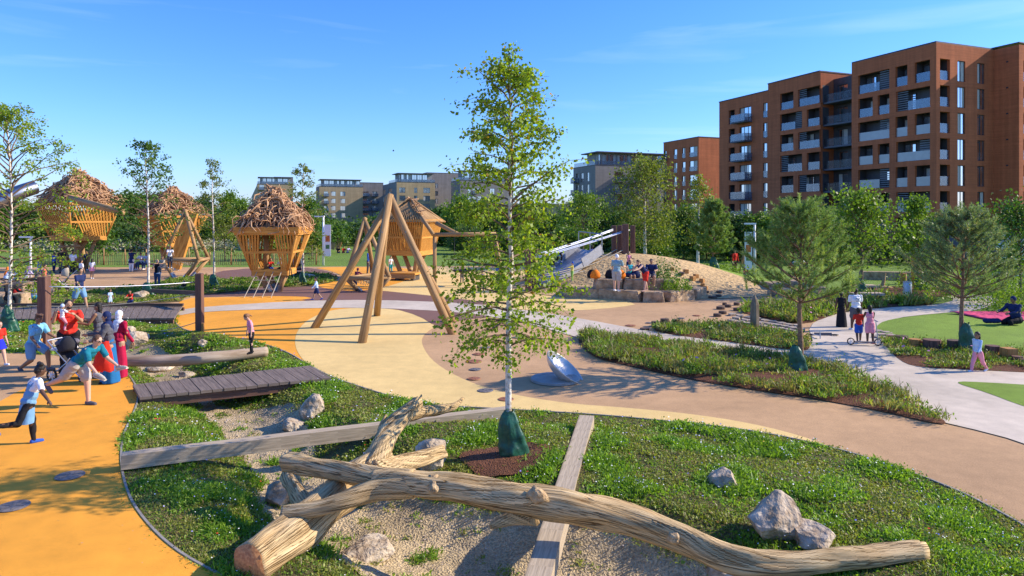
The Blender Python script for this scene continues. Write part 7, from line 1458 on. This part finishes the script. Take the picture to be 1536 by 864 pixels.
# ================================================================ GROUND COVER (stuff)
RG = np.random.RandomState(21)
G_a = leafmat('herb_leaf', (0.10, 0.21, 0.016), (0.30, 0.47, 0.05), .42); G_e = leafmat('olive_leaf', (0.16, 0.20, 0.03), (0.36, 0.40, 0.08), .35, (.36, .20, .09)); G_d = leafmat('yellow_bed_foliage', (.20, .21, .05), (.44, .40, .12), .35, (.42, .16, .09)); G_b = leafmat('dry_blade', (0.14, 0.12, 0.04), (0.27, 0.22, 0.09), .2); G_c = leafmat('bed_foliage', (0.11, 0.21, 0.02), (0.33, 0.46, 0.06), .35, (0.45, 0.33, 0.14))
M_fl = mat('white_petals', (.8, .8, .78), .6, var=.03); M_flp = mat('pink_petals', (.62, .22, .42), .6, var=.1); M_fly = mat('yellow_petals', (.8, .6, .05), .6, var=.05); M_flr = mat('red_petals', (.7, .04, .02), .6, var=.05); M_flb = mat('lilac_petals', (.45, .4, .8), .6, var=.1)
def npinside(Pt, poly_):
    x, y = Pt[:, 0], Pt[:, 1]; c = np.zeros(len(x), bool); n = len(poly_); j = n - 1
    for i in range(n):
        xi, yi = poly_[i]; xj, yj = poly_[j]
        if yi != yj: c ^= ((yi > y) != (yj > y)) & (x < (xj - xi) * (y - yi) / (yj - yi) + xi)
        j = i
    return c
def nval(Pt, s, seed): return np.array([noise.noise(Vector((p[0] * s + seed, p[1] * s, seed))) for p in Pt])
def blades(P, hz, h, wid, rt, lean=.5):
    n = len(P); h = h[:, None]; b = np.concatenate([P, hz[:, None]], 1); a = rt.rand(n) * 6.283; s = np.stack([np.cos(a), np.sin(a), np.zeros(n)], 1) * wid[:, None]; l = rt.randn(n, 3) * lean; l[:, 2] = 1; l /= np.linalg.norm(l, axis=1)[:, None]
    mid = b + l * h * .55; tip = b + l * h + np.stack([l[:, 0], l[:, 1], -np.abs(l[:, 0])], 1) * h * .25; V = np.stack([b - s * .5, b + s * .5, mid + s * .8, mid - s * .8, tip], 1).reshape(-1, 3)
    k = np.arange(n)[:, None] * 5; F1 = np.concatenate([k + np.array([[0, 1, 2]]), k + np.array([[0, 2, 3]]), k + np.array([[3, 2, 4]])]); return V, F1
def hts(P): return np.array([hgt(p[0], p[1]) for p in P])
def cover():
    # candidates in clumps, thicker near the eye
    pts = []
    for (y0, y1, dens) in ((6.2, 9, 760), (9, 12, 560), (12, 17, 330), (17, 30, 140)):
        xw = y1 * .78; n = int((2 * xw) * (y1 - y0) * dens); p = np.stack([RG.uniform(-xw, xw, n), RG.uniform(y0, y1, n)], 1); pts.append(p[np.abs(p[:, 0]) < p[:, 1] * .77 + .3])
    P = np.concatenate(pts); P = P[npinside(P, BED)]; ing = npinside(P, GRAVEL); nv = nval(P, 1.1, 2.0); nv2 = nval(P, 3.3, 7.0)
    keep = (~ing & (RG.rand(len(P)) < np.clip(.95 + 1.3 * nv + .8 * nv2, .72, 1))) | (ing & (RG.rand(len(P)) < np.clip(-.25 + 1.6 * nv2, 0, .5)))
    dr = np.hypot(P[:, 0] - bp_[0], (P[:, 1] - 10.6)) > .62; keep &= dr | (RG.rand(len(P)) < .12); bl_ = [[P3z(880, 623, .2)[:2], P3z(802, 880, .2)[:2]], [P3z(182, 681, .2)[:2], P3z(760, 611, .2)[:2]]]
    keep &= np.array([min(seg_dist(a, b, bl_[0])[0], seg_dist(a, b, bl_[1])[0] + .03) > .21 for a, b in P]); P = P[keep]; nv = nv[keep]; nv2 = nv2[keep]; return P, nv, nv2
P_, n1, n2 = cover(); hz = hts(P_); lush = np.clip(.62 + 1.5 * n1, .3, 1.25)
# every tuft: several leaves
def tufts(P, hz, lush, k, hmin, hmax, wid, rt, rad=.04):
    Q = np.repeat(P, k, 0) + rt.randn(len(P) * k, 2) * rad; z = np.repeat(hz, k); L = np.repeat(lush, k); far = np.clip(Q[:, 1] / 10, .8, 2.2)
    return blades(Q, z - .01, (hmin + (hmax - hmin) * rt.rand(len(Q))) * L, wid * (.6 + .8 * rt.rand(len(Q))) * far, rt, .75)
n3 = nval(P_, 2.1, 4.0); ol = (n3 + .5 * RG.randn(len(P_)) * .35 > .08) & (n1 < .25)
V, F1 = tufts(P_[~ol], hz[~ol], lush[~ol], 6, .035, .12, .016, RG); o = np_mesh('ground_cover', V, F1, G_a); tag(o, 'low green herbs and clover covering the bed around the logs', 'ground cover', kind='stuff')
V, F1 = tufts(P_[ol], hz[ol], lush[ol] * 0 + .8, 13, .02, .07, .015, RG, .07); o = np_mesh('ground_cover', V, F1, G_e); tag(o, 'short olive and straw coloured herbs between the greener clumps', 'ground cover', kind='stuff')
cl3 = (n1 + .3 * n2 > .18) & (RG.rand(len(P_)) < .3); c3 = np.repeat(np.concatenate([P_[cl3], hz[cl3][:, None] + .06], 1), 7, 0) + RG.randn(cl3.sum() * 7, 3) * np.array([.05, .05, .025]); V, F2 = leaves_mesh(c3, .03, RG, droop=-.4, asp=.7); o = np_mesh('clover_leaves', V, F2, L_lime); tag(o, 'lush bright clover leaves in the thickest green clumps', 'clover', kind='stuff')
dm = RG.rand(len(P_)) < .35; V, F1 = tufts(P_[dm], hz[dm], lush[dm] * 0 + .75, 4, .03, .10, .010, RG, .06); o = np_mesh('dry_grass', V, F1, G_b); tag(o, 'thin straw coloured grass blades mixed into the foreground planting', 'dry grass', kind='stuff')
def flowers(P, z, r, m, name, label, k=5):
    n = len(P); a = RG.rand(n) * 6; Vs = []; c = np.concatenate([P, z[:, None]], 1); tilt = RG.randn(n, 3) * .35; tilt[:, 2] = 1; tilt /= np.linalg.norm(tilt, axis=1)[:, None]; u = np.cross(tilt, [1, .1, 0]); u /= np.linalg.norm(u, axis=1)[:, None]; v = np.cross(tilt, u)
    rr = (r * (.7 + .6 * RG.rand(n)) * np.clip(P[:, 1] / 10, .8, 1.8))[:, None]
    for q in range(6): Vs.append(c + (u * math.cos(q * PI / 3) + v * math.sin(q * PI / 3)) * rr + tilt * rr * .2)
    V = np.stack(Vs, 1).reshape(-1, 3); Fq = np.arange(6 * n).reshape(n, 6); Fq = np.concatenate([Fq[:, [0, 1, 2, 3]], Fq[:, [0, 3, 4, 5]]]); o = np_mesh(name, V, Fq, m); tag(o, label, 'flowers', kind='stuff')
fl = (n1 > -.05) & (RG.rand(len(P_)) < np.clip(.06 + .3 * n2, .004, .2)); P2 = P_[fl]; flowers(P2 + RG.randn(len(P2), 2) * .03, hz[fl] + .05 + .09 * RG.rand(len(P2)), .0095, M_fl, 'small_flowers', 'tiny white daisies scattered through the foreground planting')
fl = RG.rand(len(P_)) < .004; flowers(P_[fl], hz[fl] + .1, .012, M_flb, 'small_flowers', 'tiny lilac flowers scattered through the foreground planting')
fl = RG.rand(len(P_)) < .0012; flowers(P_[fl], hz[fl] + .1, .014, M_fly, 'small_flowers', 'few yellow flowers in the foreground planting')
fl = RG.rand(len(P_)) < .0006; flowers(P_[fl], hz[fl] + .1, .016, M_flr, 'small_flowers', 'few red flowers in the foreground planting')
# gravel pebbles
n = 26000; p = np.stack([RG.uniform(-9, 6, n), 6.2 + 14 * RG.rand(n) ** 1.6], 1); p = p[npinside(p, GRAVEL)]; ph = np.array([gz(a, b) for a, b in p]); c = np.concatenate([p, ph[:, None]], 1); n = len(p); r = .006 + .016 * RG.rand(n) ** 3; r = (r * np.clip(p[:, 1] / 10, .8, 2))[:, None]
dirs = np.array([(1, 0, 0), (0, 1, 0), (-1, 0, 0), (0, -1, 0), (0, 0, .7)]); V = np.stack([c + dirs[i] * r * (.7 + .6 * RG.rand(n, 1)) for i in range(5)], 1).reshape(-1, 3); k = np.arange(n)[:, None] * 5
Fq = np.concatenate([k + np.array([[a, b, 4]]) for a, b in ((0, 1), (1, 2), (2, 3), (3, 0))]); o = np_mesh('pebbles', V, Fq, mat('pebble', (.30, .22, .15), .9, col2=(.62, .52, .42), scale=30)); tag(o, 'loose pebbles and grit lying in the gravel swale', 'pebbles', kind='stuff')
# leaf litter and grit on the hard surfaces
n = 2600; p = np.stack([RG.uniform(-14, 9, n), 7.5 + 18 * RG.rand(n)], 1); nb_ = np.array([seg_dist(a, b, BED)[0] for a, b in p]); p = p[~npinside(p, BED) & (RG.rand(n) < np.clip(.75 * np.exp(-nb_ * 2.2) + .05, 0, 1))]
V, F2 = leaves_mesh(np.concatenate([p, np.full((len(p), 1), .024)], 1), .028, np.random.RandomState(4), droop=0, asp=.6); V[:, 2] = .022 + np.abs(V[:, 2] - .022) * .25; o = np_mesh('leaf_litter', V, F2, mat('litter', (.16, .09, .04), .9, col2=(.50, .40, .28), scale=3)); tag(o, 'dry leaf litter and crumbs scattered on the coloured surfacing', 'leaf litter', kind='stuff')
# taller flowering beds
def bedplants(Pg, dens, hmin, hmax, label, seed, z=.05, m=None, pink=.012, k=9, wid=.018):
    rt = np.random.RandomState(seed); xs = [a[0] for a in Pg]; ys = [a[1] for a in Pg]; ar = (max(xs) - min(xs)) * (max(ys) - min(ys)); n = int(ar * dens); p = np.stack([rt.uniform(min(xs), max(xs), n), rt.uniform(min(ys), max(ys), n)], 1); p = p[npinside(p, Pg)]; p = p[np.abs(p[:, 0]) < p[:, 1] * .78 + 1]
    v = nval(p, .9, seed); p = p[v > -.28]; v = v[v > -.28]; h = hmin + (hmax - hmin) * np.clip(.5 + 1.4 * v + .5 * rt.randn(len(p)) * .5, 0, 1.15); hz_ = np.full(len(p), z); Q = np.repeat(p, k, 0) + rt.randn(len(p) * k, 2) * .07; hh = np.repeat(h, k) * (.5 + .6 * rt.rand(len(Q))); v2 = np.repeat(nval(p, 1.7, seed + 9) + rt.randn(len(p)) * .12 > -.02, k)
    for sel, mm_, sfx in ((~v2, G_c, ''), (v2, G_d, ', its yellowing clumps')):
        V, F1 = blades(Q[sel], np.repeat(hz_, k)[sel], hh[sel] * (1 if mm_ is G_c else .75), np.full(sel.sum(), wid) * (.6 + .8 * rt.rand(sel.sum())) * np.clip(Q[sel][:, 1] / 16, .8, 2), rt, .7 if mm_ is G_c else .4)
        o = np_mesh('bed_planting', V, F1, mm_); tag(o, label + sfx, 'planting', kind='stuff')
    cl = rt.rand(len(p)) < .22; c3 = np.repeat(np.stack([p[cl][:, 0], p[cl][:, 1], z + h[cl] * .45], 1), 26, 0); c3 = c3 + rt.randn(len(c3), 3) * np.stack([np.full(len(c3), .12), np.full(len(c3), .12), np.repeat(h[cl], 26) * .28], 1); c3[:, 2] = np.maximum(c3[:, 2], z + .02)
    V, F2 = leaves_mesh(c3, .05 * max(1, p[:, 1].mean() / 17), rt, droop=-.2, asp=.6); o = np_mesh('bed_leaves', V, F2, L_lime if seed % 2 else L_green); tag(o, label + ', its broad leaved clumps', 'planting', kind='stuff')
    dq = rt.rand(len(p)) < .3; Q = np.repeat(p[dq], 8, 0) + rt.randn(dq.sum() * 8, 2) * .1; V, F1 = blades(Q, np.full(len(Q), z), np.repeat(h[dq], 8) * (.8 + .6 * rt.rand(len(Q))), np.full(len(Q), .008) * np.clip(Q[:, 1] / 14, 1, 2), rt, .35); o = np_mesh('bed_grass', V, F1, G_b); tag(o, label + ', its dry grass stems', 'planting', kind='stuff')
    dq = rt.rand(len(p)) < pink
    if dq.sum() > 3: flowers(p[dq], z + h[dq] * 1.15, .022, M_flp, 'bed_flowers', 'pink flower heads ' + label[label.find(' in '):].strip() if ' in ' in label else 'pink flower heads')
bedplants(PB1, 66, .05, .29, 'leafy perennials and grasses in the long bed along the path', 3, z=.1)
bedplants(PB2, 55, .06, .27, 'low perennials in the narrow bed beyond the path', 4, z=.07)
bedplants(PB3, 34, .1, .55, 'bushy perennials in the bed behind the pointed post', 5, z=.07, wid=.024)
bedplants(PB4, 55, .05, .20, 'perennials in the bed by the girl in pink trousers', 6, z=.08, pink=.03)
bedplants(PB5, 22, .06, .16, 'short grass in the bed left of the golden tower', 7, z=.08, wid=.03); bedplants(PB6, 22, .08, .2, 'short grass in the bed right of the golden tower', 8, z=.08, wid=.03); bedplants(PB7, 22, .06, .18, 'short grass in the bed behind the boardwalk', 9, z=.06, wid=.03)
